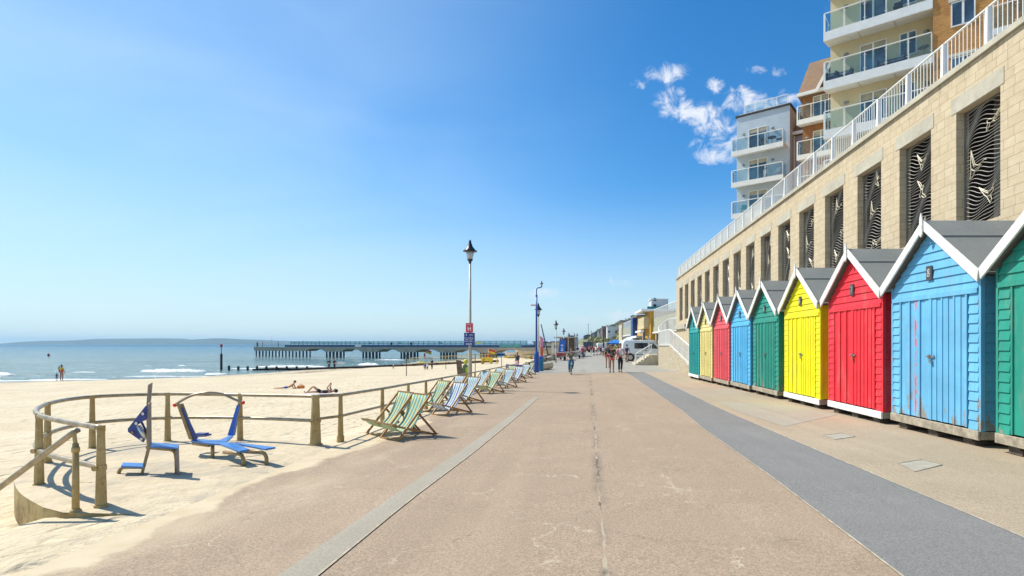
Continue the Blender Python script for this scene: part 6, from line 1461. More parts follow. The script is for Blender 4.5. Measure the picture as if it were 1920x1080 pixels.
# pink banner behind the blue mast
a = at(1012.5, 690, 52); t = thing('feather_banner', 'pink and red narrow banner just right of the blue mast', 'banner', (a.x, 52, -.54)); m_ = MB(); m_.tube([(0,0,0),(0,0,2.9)], .03, 6); m_.build('pole', white, t)
m_ = MB(); m_.prism([(.03,.8),(.32,.8),(.32,1.75),(.03,1.75)], lambda v: (v[0],0,v[1]), lambda v: (v[0],.015,v[1])); m_.build('lower_cloth', M('banner_red', (.65,.12,.06), .7), t); m_ = MB(); m_.prism([(.03,1.755),(.32,1.755),(.28,2.6),(.03,2.85)], lambda v: (v[0],0,v[1]), lambda v: (v[0],.015,v[1])); m_.build('upper_cloth', M('banner_pink', (.75,.25,.45), .7), t)
# blue feather banner
a = at(1056, 660.5, 72); FB = thing('feather_banner', 'tall blue feather banner with faded white print before the kiosk', 'banner', (a.x, 72, -.54))
hF = (660.5-630)/1000*72+.6; m_ = MB(); m_.tube([(-.62,0,0),(-.60,0,hF*.6),(-.35,0,hF*.95),(.0,0,hF*1.0)], .03, 6); m_.build('pole', lamp_blk, FB)
m_ = MB(); m_.prism([(-.58,.35),(.14,.25),(.28,hF*.55),(.30,hF*.9),(.05,hF*.99),(-.33,hF*.92),(-.57,hF*.6)], lambda v: (v[0],-.01,v[1]), lambda v: (v[0],.015,v[1])); fc = m_.build('cloth', M('banner_blue', (.03,.16,.62), .6), FB)
m_ = MB(); zz_ = hF*.24
for w_2, h_2 in ((.34,.16),(.22,.12),(.38,.20),(.30,.14),(.20,.10),(.34,.18)): m_.prism([(-.15-w_2/2, zz_), (-.15+w_2/2, zz_+.03), (-.15+w_2/2-.04, zz_+h_2), (-.15-w_2/2+.03, zz_+h_2-.03)], lambda v: (v[0], -.016, v[1]), lambda v: (v[0], -.011, v[1])); zz_ += h_2+.08
m_.build('faded_print', swhite, fc)
# kiosk
kY = 88; a = at(1046, 660, kY); b = at(1080, 634, kY); K = thing('beach_kiosk', 'flat roofed brown kiosk beyond the blue feather banner', 'kiosk', (a.x, kY, -.54))
W_ = b.x-a.x; H_ = b.z+.54; br_d = M('kiosk_brown', (.15,.10,.075), .8, var=.3)
m_ = MB(); m_.box(0.3, W_, 0, 4.5, 0, H_); m_.build('wall', br_d, K); m_ = MB(); m_.box(-.6, W_+.3, -.5, 5, H_+.01, H_+.22); m_.build('roof', M('kiosk_roof', (.50,.44,.33), .7), K)
for k in range(3): m_ = MB(); x = .5+k*W_*.38; m_.box(x, x+.14, -.4, -.26, 0, H_-.0); m_.build('pillar', M('pillar_cream', (.60,.55,.42), .7), K)
m_ = MB(); m_.box(1.0, 1.8, -.03, -.004, .1, 1.6); m_.build('door', dark_in, K)
ks = at(1035, 655, 92); K2 = thing('white_hut', 'small white hut left of the brown kiosk', 'hut', (ks.x, 92, -.54)); m_ = MB(); m_.box(-.1, 2.2, 0, 2.5, 0, 2.35); m_.build('wall', white_w, K2); m_ = MB(); m_.box(-.3, 2.5, -.2, 2.7, 2.36, 2.5); m_.build('roof', M('kiosk_dark_roof', (.12,.1,.09), .7), K2); m_ = MB(); m_.box(.4, .9, -.02, -.003, 1.3, 1.9); m_.box(1.3, 1.8, -.02, -.003, 1.3, 1.9); m_.build('windows', win_dark, K2)
# parked trailers and cars at the kiosk
def car(loc, rz, L_, W_, H_, paint, lb, cat='car', nm='parked_car', van=False, grp=None):
    t = thing(nm, lb, cat, loc, rz, grp); h = H_; r_ = .33 if not van else .36
    if van: prof = [(-L_/2,.42),(-L_/2,.95),(-L_/2+.08,1.75),(-L_/2+.22,h-.06),(-L_/2+.45,h),(L_/2-1.55,h),(L_/2-1.35,h-.06),(L_/2-.72,1.22),(L_/2-.12,1.02),(L_/2,.80),(L_/2,.35),(-L_/2+.1,.32)]
    else: prof = [(-L_/2,.45),(-L_/2+.05,.85),(-L_/2+.35,1.0),(-L_/2+.75,h-.02),(-L_/2+1.1,h),(L_/2-1.9,h),(L_/2-1.15,.98),(L_/2-.25,.86),(L_/2,.65),(L_/2,.32),(-L_/2+.1,.30)]
    m_ = MB(); m_.prism_y(prof, -W_/2, W_/2); bo = bevel(m_.build('body', paint, t), .07, 3, 25)
    for p in bo.data.polygons: p.use_smooth = True
    if van: wins = [(-L_/2+1.25,-L_/2+2.65,1.22,1.78), (-L_/2+2.85,-L_/2+3.6,1.22,1.76)]
    else: wins = [(-L_/2+.85,-.1,.98,h-.1),(.0,L_/2-1.75,.98,h-.1)]
    for sd_ in (-1, 1):
        for x0, x1, z0, z1 in wins:
            cut = .42 if van and x0 > -L_/2+2.8 else .02
            m_ = MB(); m_.prism([(x0,z0),(x1+cut*.3,z0),(x1-cut,z1),(x0,z1)], lambda v: (v[0], sd_*(W_/2+.004), v[1]), lambda v: (v[0], sd_*(W_/2+.014), v[1])); m_.build('window', win_dark, t)
        for wx in (-L_/2+.85, L_/2-.85):
            m_ = MB(); m_.tube([(wx, sd_*(W_/2-.22), r_), (wx, sd_*(W_/2+.02), r_)], r_, 22); w_ = m_.build('wheel', tyre_m, t); m_ = MB(); m_.tube([(wx, sd_*(W_/2+.022), r_), (wx, sd_*(W_/2+.035), r_)], r_*.62, 18); m_.build('rim', rim_m, w_)
            m_ = MB(); m_.tube([(wx, sd_*(W_/2+.002), r_+.0), (wx, sd_*(W_/2+.012), r_)], r_+.07, 22); m_.build('wheel_arch', shoe_b, t)
        m_ = MB(); m_.box(-.35, -.12, *sorted((sd_*(W_/2+.005), sd_*(W_/2+.03))), 1.02, 1.06); m_.build('handle', shoe_b, t)
        m_ = MB(); m_.box(L_/2-.02, L_/2+.015, sd_*.72-.12, sd_*.72+.12, .68, .82) if not van else m_.box(L_/2-.02, L_/2+.015, sd_*.72-.12, sd_*.72+.12, .78, .98); m_.build('headlight', silver, t)
        m_ = MB(); m_.box(-L_/2-.012, -L_/2+.02, sd_*.72-.07, sd_*.72+.07, .75, 1.1); m_.build('tail_light', sred, t)
    return t
vs = M('van_silver', (.80,.80,.80), .32, metal=.15, var=.04)
v0 = at(1172.5, 676, 64.5); vL = 4.7
van = car((v0.x+vL/2-.1, 64.5, -.54), 0, vL, 1.85, 2.05, vs, 'silver panel van parked side on beyond the ramp railing', 'van', 'parked_van', True)
van.scale = (1.16, 1.16, 1.22)
m_ = MB(); m_.box(-2.2, 1.0, -.93, -.928-.012, .62, .70); m_.build('side_trim', M('trim_grey', (.25,.26,.28), .5), van)
m_ = MB(); m_.box(-.38, .15, -.945, -.93, 1.02, 1.10); m_.build('dark_badge', shoe_b, van)
for x in (-1.2, .3): m_ = MB(); m_.tube([(x,-.8,2.07),(x,-.8,2.15),(x,.8,2.15),(x,.8,2.07)], .025, 6); m_.build('roof_bar', shoe_b, van)
for k, (px, Y, c, lb, rz_) in enumerate(((1051, 66, (.45,.05,.06), 'red and white beach buggy trailer next to the lantern lamp', 1.2), (1062, 70, (.10,.22,.34), 'blue grey trailer before the feather banner', 1.35), (1079, 76, (.42,.44,.45), 'white and grey boat trailer right of the cyclist', 1.3), (1088, 84, (.50,.50,.48), 'pale boat trailer farther along the promenade edge', 1.35))):
    p = at(px, 670, Y); t = thing('boat_trailer', lb, 'trailer', (p.x, Y, -.54), rz_, 'trailers parked along the sea side')
    m_ = MB(); m_.bar((-1.3,-.5,.42),(1.3,-.15,.42), .07, .08); m_.bar((-1.3,.5,.42),(1.3,.15,.42), .07, .08); m_.bar((-1.2,-.5,.42),(-1.2,.5,.42), .07, .07); m_.bar((0,-.35,.42),(0,.35,.42), .07, .07); m_.build('chassis', steel, t)
    m_ = MB(); m_.grid(13, 7, lambda i, j: ((i*2-1)*1.35, -.5*(1-abs(i*2-1)**2.5)**.6*math.cos(math.pi*j), .55+.45*(1-math.sin(math.pi*j)))); m_.build('hull', M('trailer_hull_%d' % k, c, .4), t, smooth=True)
    m_ = MB(); m_.prism_z([(-1.0,-.38),(.8,-.3),(1.15,0),(.8,.3),(-1.0,.38)], .93, .99); m_.build('cover', M('trailer_cover', (.72,.72,.70), .7), t)
    for s_2 in (-1, 1): m_ = MB(); m_.tube([(-.3, s_2*.62, .26),(-.3, s_2*.76, .26)], .26, 16); m_.build('wheel', tyre_m, t)
# cars far off at the right kerb
car((at(1126, 668, 150).x, 152, -.54), math.pi/2+.05, 4.4, 1.9, 2.3, white_w, 'white van parked by the utility pole facing the camera', 'van', 'parked_van', True)
car((at(1137, 668, 160).x, 165, -.54), math.pi/2, 4.6, 1.9, 2.5, white_w, 'white van parked just beyond the utility pole', 'van', 'parked_van', True)
car((at(1102, 664, 120).x, 135, -.54), math.pi/2+.1, 4.2, 1.7, 1.42, M('car_dark', (.03,.03,.04), .3), 'dark car parked at the far left kerb', grp=None)
# boulders
for k, (px, py) in enumerate(((1113.5, 666.5), (1119, 666.6), (1124.5, 665.8))):
    Y = 2040/(py-645); t = thing('boulder', ['leftmost of three white boulders in the road', 'middle of three white boulders in the road', 'rightmost of three white boulders in the road'][k], 'boulder', ((px-1075)/1000*Y, Y, -.54), 0, 'white boulders marking the road')
    m_ = MB(); m_.ball((0,0,.22), (.27,.25,.26), 12, 8); m_.v = [(x, y, max(0, z)+.02*mnoise.noise(Vector((x*5+k, y*5, z*5)))) for x, y, z in m_.v]; m_.build('stone', M('boulder_white', (.62,.60,.55), .8), t, smooth=True)
# utility poles
for px, pb, pt, Y, lb in ((1131.5, 661, 621.5, 100, 'tall wooden utility pole at the right of the road'),):
    a = at(px, pt, Y); t = thing('utility_pole', lb, 'pole', (a.x, Y, -.54)); m_ = MB(); m_.tube([(0,0,0),(0,0,a.z+.54)], [.2,.15], 10); m_.build('pole', M('pole_wood', (.17,.12,.07), .85), t); m_ = MB(); m_.box(-.12,.12,-.22,-.16,1.6,2.1); m_.build('sign_plate', sblue, t)
for px, pt, Y, lb in ((1103, 607, 230, 'thin far mast rising above the beach beyond the kiosk'), (1108.5, 620, 210, 'short far mast right of the tall thin one'), (1077, 625, 130, 'dark far mast behind the kiosk roof'), (1050, 634, 120, 'thin mast left of the kiosk')):
    a = at(px, pt, Y); t = thing('far_mast', lb, 'mast', (a.x, Y, -.54), 0, 'thin masts in the distance'); m_ = MB(); m_.tube([(0,0,0),(0,0,a.z+.54)], .09, 6); m_.build('pole', pole_dk, t); m_ = MB(); m_.box(-.35,.35,-.05,.05,a.z+.0,a.z+.1); m_.build('cross_arm', pole_dk, t)
# gazebos
def gazebo(px0, px1, pe, pt, Y, m_c, lb):
    a = at(px0, pe, Y); b = at(px1, pt, Y); W = b.x-a.x; t = thing('gazebo', lb, 'gazebo', ((a.x+b.x)/2, Y, -.54), 0, 'pop up gazebos by the road'); ze = a.z+.54; zt = b.z+.54; w2 = W/2
    m_ = MB(); m_.add([(-w2,-w2,ze),(w2,-w2,ze),(w2,w2,ze),(-w2,w2,ze),(0,0,zt),(-w2*.3,-w2*.3,zt-.15*(zt-ze)),(w2*.3,-w2*.3,zt-.15*(zt-ze)),(w2*.3,w2*.3,zt-.15*(zt-ze)),(-w2*.3,w2*.3,zt-.15*(zt-ze))], [(0,1,6,5),(1,2,7,6),(2,3,8,7),(3,0,5,8),(5,6,4),(6,7,4),(7,8,4),(8,5,4)]); m_.build('canopy', m_c, t)
    for (p_, q_2) in (((-w2,-w2),(w2,-w2)),((w2,-w2),(w2,w2)),((-w2,-w2),(-w2,w2))):
        m_ = MB(); m_.add([(*p_,ze-.25),(*q_2,ze-.25),(*q_2,ze-.003),(*p_,ze-.003)], [(0,1,2,3)]); m_.build('valance', m_c, t)
    for x in (-1, 1):
        for y in (-1, 1): m_ = MB(); m_.tube([(x*(w2-.05),y*(w2-.05),0),(x*(w2-.05),y*(w2-.05),ze-.01)], .03, 6); m_.build('leg', steel, t)
gazebo(1139, 1167, 643, 636.5, 92, M('canvas_blue', (.03,.20,.58), .7), 'blue gazebo above the crowd'); gazebo(1163, 1203, 641, 631, 80, M('canvas_white', (.66,.72,.80), .7), 'white gazebo behind the silver van')
a = at(1205, 640, 72); b = at(1229, 619.5, 72); t = thing('grey_hoarding', 'plain grey hoarding panel behind the van beside the ramp', 'hoarding', (a.x, 72, -.54)); m_ = MB(); m_.box(0, b.x-a.x, 0, .08, 1.5, b.z+.54); m_.build('panel', M('hoarding_grey', (.27,.30,.32), .6), t); m_ = MB(); m_.box(-.1, b.x-a.x+.1, -.03, .11, 1.30, 1.497); m_.build('frame', white, t)
for x in (.2, b.x-a.x-.3): m_ = MB(); m_.box(x, x+.1, .0, .08, 0, 1.297); m_.build('leg', steel, t)

# ------------------------------------------------------------------ ramp with railing at the end of the row of huts
pebble = NT('pebble_wall'); X, Y, Z = pebble.xyz(); vo = pebble.n.new('ShaderNodeTexVoronoi'); vo.inputs['Scale'].default_value = 9; pebble.l.new(pebble.tc.outputs['Object'], vo.inputs['Vector'])
pebble.base(pebble.mix(pebble.ramp(vo.outputs['Distance'], .2, .55), pebble.mix(pebble.ramp(pebble.noise(2, 5), .35, .65), (.70,.63,.49), (.58,.51,.38)), (.42,.34,.22))); pebble.rough(.9); pebble.bump(vo.outputs['Distance'], .6, .04); pebble = pebble.m
rp0 = thing('ramp', 'pebbled access ramp rising from behind the teal hut', 'ramp', (7.6, 34, -.42))
def rl_(p): return (p[0]-7.6, p[1]-34, p[2]+.42)
RT = [(7.45,33.5,-.05),(7.5,34.8,.10),(7.5,38.2,.72),(7.5,41.8,1.33),(7.62,45,1.33),(7.75,48.6,1.30)]
m_ = MB()
for (x0,y0,z0),(x1,y1,z1) in zip(RT, RT[1:]):
    m_.hexa([rl_((x0,y0,-1.2)), rl_((x0+2.6,y0,-1.2)), rl_((x1+2.6,y1,-1.2)), rl_((x1,y1,-1.2)), rl_((x0,y0,z0)), rl_((x0+2.6,y0,z0)), rl_((x1+2.6,y1,z1)), rl_((x1,y1,z1))])
m_.build('pebble_wall', pebble, rp0)
m_ = MB()
for (x0,y0,z0),(x1,y1,z1) in zip(RT, RT[1:]):
    m_.hexa([rl_((x0-.05,y0,z0+.003)), rl_((x0+1.25,y0,z0+.003)), rl_((x1+1.25,y1,z1+.003)), rl_((x1-.05,y1,z1+.003)), rl_((x0-.05,y0,z0+.08)), rl_((x0+1.25,y0,z0+.08)), rl_((x1+1.25,y1,z1+.08)), rl_((x1-.05,y1,z1+.08))])
m_.build('ramp_deck', conc_g, rp0)
rr = thing('ramp_railing', 'white barred railing descending along the pebbled ramp', 'railing', (7.55, 34, .1))
def rq(p, dz): return (p[0]-7.55+.06, p[1]-34, p[2]-.1+dz)
RH = 1.30; path = []
for (a, b) in zip(RT, RT[1:]):
    n = max(1, int((b[1]-a[1])/1.25))
    for k in range(n): path.append(tuple(lerp(a[i], b[i], k/n) for i in range(3)))
path.append(RT[-1])
MB().tube([rq(p, RH) for p in path], .045, 8).build('top_rail', white, rr)
MB().tube([rq(p, .14) for p in path], .03, 6).build('bottom_rail', white, rr)
for p in path: m_ = MB(); m_.box(-.04,.04,-.05,.05,0,RH); q = rq(p, 0); m_.v = [(x+q[0], y+q[1], z+q[2]) for x, y, z in m_.v]; m_.build('post', white, rr)
for a, b in zip(path, path[1:]):
    m_ = MB(); n = 10
    for k in range(1, n): c = tuple(lerp(a[i], b[i], k/n) for i in range(3)); m_.tube([rq(c, .15), rq(c, RH-.02)], .014, 5)
    m_.build('bar_panel', white, rr)
# upper looping rail and sandy slope below the wall end
m_ = MB(); up_ = spline([(7.9,48.6,1.3),(8.2,51,1.9),(9.2,52,2.6),(9.9,50,2.75),(9.9,47.2,2.9)], 6)
lr = thing('landing_railing', 'white curved railing turning up behind the ramp to the end of the stone wall', 'railing', (8, 49, 1.3))
def lq(p, dz): return (p[0]-8, p[1]-49, p[2]-1.3+dz)
MB().tube([lq(p, 1.25) for p in up_], .045, 8).build('top_rail', white, lr)
for i, p in enumerate(up_[::3]): m_ = MB(); m_.tube([lq(p, -.1), lq(p, 1.25)], .035, 6); m_.build('post', white, lr)
m_ = MB()
for a, b in zip(up_, up_[1:]):
    for k in range(4): c = a.lerp(b, k/4); m_.tube([lq(c, 0), lq(c, 1.22)], .014, 4)
m_.build('bars', white, lr)
sl2 = thing('landing', 'curved stone landing behind the ramp', 'landing', (9, 49, -.5)); m_ = MB(); pts = [(p.x-9.0, p.y-49) for p in up_] + [(3.5,-2),(3.5,6),(-1,6)]
for a, b in zip(up_, up_[1:]):
    m_.add([(a.x-9,a.y-49,-.5),(b.x-9,b.y-49,-.5),(b.x-9,b.y-49,b.z+.5),(a.x-9,a.y-49,a.z+.5)], [(0,1,2,3)])
    m_.add([(a.x-9,a.y-49,a.z+.5),(b.x-9,b.y-49,b.z+.5),(2.5,b.y-49,b.z+.5),(2.5,a.y-49,a.z+.5)], [(0,1,2,3)])
m_.build('retaining_wall', pebble, sl2)
m_ = MB(); m_.tube([lq((p.x-.0, p.y, p.z), 0) for p in up_], .07, 6); m_.build('kerb', conc_g, lr)
# steps left of the ramp with a cross-braced handrail
stp = thing('stone_steps', 'short flight of pale steps rising to the ramp by the van', 'steps', (6.9, 53, -.54))
for k in range(6): m_ = MB(); m_.box(-.9+.26*k, 1.4, -1.6, 1.6, .17*k, .17*(k+1)-.004); m_.build('step', M('step_stone', (.56,.50,.36), .85), stp)
shr = thing('steps_handrail', 'white handrail on posts up the short steps by the van', 'handrail', (6.0, 51.3, -.54))
for x, zb in ((0,0),(.8,.45),(1.5,.9)): m_ = MB(); m_.tube([(x,0,zb),(x,0,zb+1.1)], .05, 8); m_.build('post', white, shr)
m_ = MB(); m_.tube([(0,0,1.1),(1.6,0,2.05)], .045, 8); m_.build('handrail', white, shr); m_ = MB(); m_.tube([(0,0,.45),(1.6,0,1.4)], .035, 8); m_.build('lower_rail', white, shr)

# ------------------------------------------------------------------ buildings further along the promenade
bandc = M('band_concrete', (.36,.36,.28), .8, var=.15); ochre = render_mat('ochre_render', (.60,.33,.05)); beige = render_mat('beige_render', (.56,.48,.34)); deepb = M('deep_blue_panel', (.012,.06,.22), .4); palebeige = render_mat('pale_render', (.58,.55,.42))
def strip_building(Ya, Yb, X, z_lo, z_band, z_rail, body, lb, storeys=True, nbar=30, slope=0.0, front_open=True):
    t = thing('seafront_terrace', lb, 'building', (X, Ya, -.54), 0); D_ = 10
    def q(y): return slope*(y-Ya)
    def hx(m_, x0, x1, y0, y1, z0, z1): m_.hexa([(x0,y0-Ya,z0+.54+q(y0)),(x1,y0-Ya,z0+.54+q(y0)),(x1,y1-Ya,z0+.54+q(y1)),(x0,y1-Ya,z0+.54+q(y1)),(x0,y0-Ya,z1+.54+q(y0)),(x1,y0-Ya,z1+.54+q(y0)),(x1,y1-Ya,z1+.54+q(y1)),(x0,y1-Ya,z1+.54+q(y1))])
    m_ = MB(); m_.box(.6, D_, 0, Yb-Ya, 0, z_lo+.53); m_.build('wall', body, t)
    m_ = MB(); hx(m_, 0, D_, Ya, Yb, z_lo+.12, z_band); m_.build('terrace_band', bandc, t)
    m_ = MB(); hx(m_, -.12, .4, Ya, Yb, z_lo-.05, z_lo+.117); m_.build('fascia', white, t)
    n = int((Yb-Ya)/2.6)
    for k in range(n): y = lerp(.8, Yb-Ya-1.6, k/max(1, n-1)); m_ = MB(); m_.box(.55, .598, y, y+1.1, .9+.3, z_lo+.2); m_.build('window', win_dark, t); m_ = MB(); m_.box(-.05, .05, y-.6, y-.45, 0, z_lo+.45); m_.build('column', white, t)
    m_ = MB(); m_.tube([(.05,0,z_rail+.54),(.05,Yb-Ya,z_rail+.54+q(Yb))], .05, 6); m_.build('railing', white, t)
    m_ = MB(); kk = int((Yb-Ya)/.45)
    for k in range(kk): y = lerp(Ya, Yb, k/kk); m_.box(.03,.07,y-Ya,y-Ya+.12 if k % 3 == 0 else y-Ya+.06, z_band+.54+q(y), z_rail+.54+q(y))
    m_.build('rail_bars', white, t); return t
strip_building(48.9, 66, 9.9, 2.75, 4.55, 5.62, palebeige, 'long low terrace with white columns and upper railing behind the ramp', slope=.006)
# ochre block
t = thing('seafront_block', 'ochre yellow seafront block with a flat projecting roof', 'building', (9.6, 66.3, -.54)); m_ = MB(); m_.box(0, 9, 0, 5, 0, 6.1); m_.build('wall', ochre, t); m_ = MB(); m_.box(-1.2, 9, -.4, 6.5, 6.12, 6.38); m_.build('roof', white, t)
m_ = MB(); m_.box(-.7, -.003, 1.0, 7, 4.0, 5.5); m_.build('balcony', M('balcony_buff', (.55,.46,.27), .8), t); m_ = MB(); m_.box(-1.1, -.703, .8, 7, 3.55, 3.8); m_.build('canopy', white, t); m_ = MB(); m_.box(-.02, -.004, 1.5, 2.6, 1.0, 3.2); m_.build('window', win_dark, t)
m_ = MB(); m_.box(-.9, -.8, 1, 1.1, 0, 3.54); m_.build('column', white, t)
t = thing('seafront_block', 'buff block with white balconies beyond the ochre one', 'building', (9.6, 74, -.54)); m_ = MB(); m_.box(0, 8, 0, 6, 0, 5.9); m_.build('wall', ochre, t); m_ = MB(); m_.box(-.8, 8.1, -.3, 6.3, 5.92, 6.1); m_.build('roof', M('roof_grey', (.2,.2,.2), .7), t); m_ = MB(); m_.box(-.9, -.004, -.2, 6, 2.9, 3.2); m_.build('balcony', white, t); m_ = MB(); m_.box(-.02,-.003,1,2.2,3.4,5.2); m_.build('window', win_dark, t)
t = thing('seafront_block', 'deep blue panelled stair tower between the seafront blocks', 'building', (9.0, 81, -.54)); m_ = MB(); m_.box(0, 3, 0, 2.6, 1.2, 6.3); m_.build('wall', deepb, t); m_ = MB(); m_.box(-.1, 3.1, -.1, 2.7, 6.31, 6.4); m_.build('roof', lamp_blk, t); m_ = MB(); m_.box(.2, 3, .2, 2.4, 0, 1.19); m_.build('base', beige, t)
strip_building(84, 104, 9.7, 3.0, 4.5, 5.5, palebeige, 'farther beige terrace with white railing beyond the blue tower', slope=0)
t = thing('seafront_block', 'beige flat roofed block at the far end of the seafront terraces', 'building', (9.5, 104.3, -.54)); m_ = MB(); m_.box(0, 9, 0, 7, 0, 6.4); m_.build('wall', beige, t); m_ = MB(); m_.box(-.4, 9.3, -.3, 7.3, 6.42, 6.7); m_.build('roof', M('roof_grey'  , (.2,.2,.2), .7), t); m_ = MB(); m_.box(-.02,-.003,1,2,3.4,5.2); m_.build('window', win_dark, t)
# planting and white towers above the terrace
for px, py, Y, w_, h_, c, lb in ((1236, 588, 110, 3.2, 6, (.62,.64,.66), 'white tower block with teal base above the far terrace'), (1243, 592, 118, 2.2, 7, (.30,.36,.45), 'blue grey tower beside the white one above the terrace'), (1227, 589, 140, 2.2, 4, (.55,.53,.5), 'small pale chimney block left of the white tower')):
    a = at(px, py, Y); zz = EYE + (645-562 if px != 1227 else 645-572)/1000*Y; t = thing('tower_block', lb, 'building', (a.x, Y, 5.0), 0, 'blocks rising above the far terrace'); m_ = MB(); m_.box(-w_/2, w_/2, 0, 4, 0, zz-5.0); m_.build('wall', render_mat('tower_%d' % px, c), t)
    m_ = MB(); m_.box(-w_/2-.15, w_/2+.15, -.1, 4.1, zz-4.98, zz-4.8); m_.build('roof', white, t)
    for k in range(3): m_ = MB(); m_.box(-w_/2+.4, -w_/2+1.0, -.02, -.003, 3.6+k*1.3-.8, 4.2+k*1.3-.8); m_.build('window', win_dark, t)
    if px == 1236: m_ = MB(); m_.box(-w_/2-.9, w_/2+.3, -.5, -.11, 0, 4.2); m_.build('teal_base', M('teal_cladding', (.02,.25,.27), .5), t)
# low yellow flowering hedge before the ochre block, row of shrubs
leaf = M('foliage_green', (.06,.10,.025), .7, var=.5, scale=6); leaf2 = M('foliage_olive', (.115,.12,.04), .8, var=.5, scale=.6); yel = M('flowers_yellow', (.75,.55,.02), .6)
def leafblob(mb, c, r_, n, s, rn):
    for k in range(n):
        d = Vector((rn.gauss(0,1), rn.gauss(0,1), rn.gauss(0,1))).normalized()*(rn.random()**.4)
        p = Vector((c[0]+d.x*r_[0], c[1]+d.y*r_[1], c[2]+d.z*r_[2])); a = Vector((rn.gauss(0,1), rn.gauss(0,1), rn.gauss(0,1))).normalized(); b = a.orthogonal().normalized(); c2_ = a.cross(b); q = s*rn.uniform(.6,1.3)
        mb.add([p-b*q, p+c2_*q*.6, p+b*q, p-c2_*q*.6], [(0,1,2,3)])
rn = random.Random(3)
t = thing('hedge', 'green hedge with yellow flowers below the ochre block', 'hedge', (9.0, 79, 1.0)); m_ = MB()
for k in range(4): leafblob(m_, (.0+k*.1, -1.5*k-2, .3), (1.0, 1.1, .8), 240, .14, rn)
m_.build('foliage', leaf, t); m_ = MB(); leafblob(m_, (-.4, -8, .5), (.7, 1.0, .7), 120, .13, rn); m_.build('flowers', yel, t); m_ = MB(); m_.box(-.7, .6, -9, -1, -1.5, -.3); m_.build('planter', bandc, t)

# ------------------------------------------------------------------ green cliff with houses
def cliff_h(x, y):
    f = 13.0 if y > 155 else 22
    top = interp([(120,9),(200,12),(375,16),(600,19),(1500,26),(3000,30)], y)
    return -1 + (top)*sst(f, f+interp([(120,12),(375,18),(1500,30)], y), x) + 1.4*mnoise.noise(Vector((x*.15, y*.04, 2)))*sst(f, f+6, x) + .7*mnoise.noise(Vector((x*.4, y*.15, 7)))*sst(f, f+6, x)
m_ = MB(); cys = [118 + 4*k for k in range(60)] + [360 + 14*k for k in range(50)] + [1100, 1300, 1600, 2000, 2600, 3200]; cxs = [10 + .9*k for k in range(40)] + [50, 60, 80, 120, 400]
m_.add([(x, y, cliff_h(x, y)) for y in cys for x in cxs], [(j*len(cxs)+i, j*len(cxs)+i+1, (j+1)*len(cxs)+i+1, (j+1)*len(cxs)+i) for j in range(len(cys)-1) for i in range(len(cxs)-1)])
cm_ = NT('cliff_scrub'); _n = cm_.noise(.09, 6, .7); _k = cm_.noise(.5, 5, .7)
cm_.base(cm_.mix(cm_.ramp(_n, .42, .62), cm_.mix(cm_.ramp(_k, .35, .65), (.05,.09,.02), (.13,.16,.045)), (.30,.24,.12))); cm_.rough(.95); cm_.bump(_k, 1.0, .8)
struct(m_.build('cliff', cm_.m, smooth=True))
rn = random.Random(11); m_ = MB()
for k in range(900):
    y = 120 + 600*rn.random()**1.8; f = 13.0 if y > 155 else 22; x = f + rn.random()**.8*24; z = cliff_h(x, y); r_ = rn.uniform(.5, 1.3)*(1+y/700)
    leafblob(m_, (x, y, z+r_*.35), (r_, r_, r_*.8), 14, .28*(1+y/500), rn)
o_ = m_.build('cliff_scrub', leaf2, fix=False); o_['kind'] = 'stuff'
rn = random.Random(5)
hs2 = [(1155, 623, 612.5, 260, 8.5, (.60,.60,.62), 'white flat block on the cliff top nearest the terraces'), (1142.5, 622, 612.5, 320, 8.5, (.22,.14,.14), 'dark red brick block on the cliff top'), (1149, 619, 612, 340, 6, (.20,.22,.27), 'grey slated block between the white and dark red ones'), (1131, 625, 616, 420, 8, (.45,.42,.40), 'pale grey house on the cliff behind the utility pole'), (1121, 628, 620, 560, 8, (.16,.17,.22), 'slate coloured house on the cliff, fourth from the right'), (1117.5, 629, 621.5, 620, 7, (.20,.20,.26), 'small dark gabled house farther along the cliff'), (1113.5, 630, 623, 700, 7, (.14,.16,.22), 'farthest dark house on the cliff edge'), (1103, 633.5, 627, 950, 17, (.10,.09,.11), 'wide dark roofed pavilion at the foot of the cliff'), (1071, 640, 629, 300, 8, (.12,.16,.22), 'blue roofed building beyond the kiosk')]
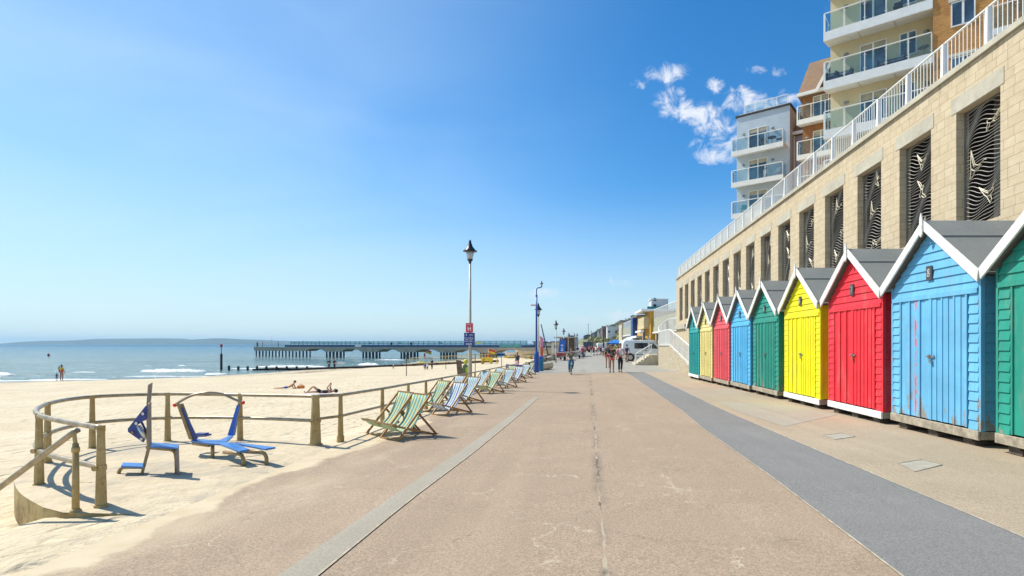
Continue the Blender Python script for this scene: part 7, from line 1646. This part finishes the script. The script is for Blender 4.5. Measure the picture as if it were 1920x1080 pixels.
for k, (px, pb, pt, Y, w_, c, lb) in enumerate(hs2):
    a = at(px, pb, Y); b = at(px, pt, Y); z0 = a.z-3; H_ = b.z - z0; t = thing('cliff_house', lb, 'house', (a.x, Y, z0), 0, 'houses along the cliff'); gabled = k in (3,4,5,6,7,8)
    m_ = MB(); m_.box(-w_/2, w_/2, 0, 7, 0, H_*(.72 if gabled else 1)); m_.build('wall', render_mat('house_%d' % k, tuple(min(1, x*1.3) for x in c)), t)
    m_ = MB()
    if gabled: m_.prism_y([(-w_/2-.3, H_*.722), (w_/2+.3, H_*.722), (w_*.1, H_), (-w_*.1, H_)], -.3, 7.3)
    else: m_.box(-w_/2-.2, w_/2+.2, -.2, 7.2, H_+.01, H_+.3)
    m_.build('roof', render_mat('house_roof_%d' % k, c), t)
    for q in range(3): m_ = MB(); x = lerp(-w_/2+.5, w_/2-1.2, q/2); m_.box(x, x+.8, -.02, -.003, H_*.72-1.3, H_*.72-.4); m_.build('window', win_dark, t)
# pale path up the cliff
# buildings beyond the pier's landward end
for px0, px1, pt, Y, c, lb in ((1000, 1024, 640, 170, (.20,.24,.30), 'long low grey building behind the pier end'), (1022, 1046, 641.5, 160, (.50,.48,.42), 'pale low building behind the lamp post by the pier'), (1094, 1112, 641, 190, (.10,.11,.16), 'dark low row below the cliff beyond the trailers')):
    a = at(px0, 655, Y); b = at(px1, pt, Y); t = thing('pier_building', lb, 'building', (a.x, Y, -.6), 0, 'low buildings near the pier'); m_ = MB(); m_.box(0, b.x-a.x, 0, 5, 0, b.z+.3); m_.build('wall', render_mat('low_%d' % px0, c), t); m_ = MB(); m_.box(-.3, b.x-a.x+.3, -.3, 5.3, b.z+.31, b.z+.6); m_.build('roof', M('roof_slate', (.10,.12,.16), .7), t)
    for q in range(4): m_ = MB(); x = lerp(.4, b.x-a.x-1.2, q/3); m_.box(x, x+.8, -.02, -.003, .8, 1.5); m_.build('window', win_dark, t)
# scraps and weed on the near sand
tw = M('driftwood', (.16,.12,.08), .9)
for k, (px, py) in enumerate(((155, 909),)):
    p = gp(px, py); t = thing('twig', 'small dark twig lying on the sand inside the railing', 'twig', (p.x, p.y, p.z+.02)); m_ = MB(); m_.tube([(-.1,.03,0),(-.03,0,.008),(.05,-.01,.004),(.11,-.005,.008)], .005, 5); m_.build('stick', tw, t)
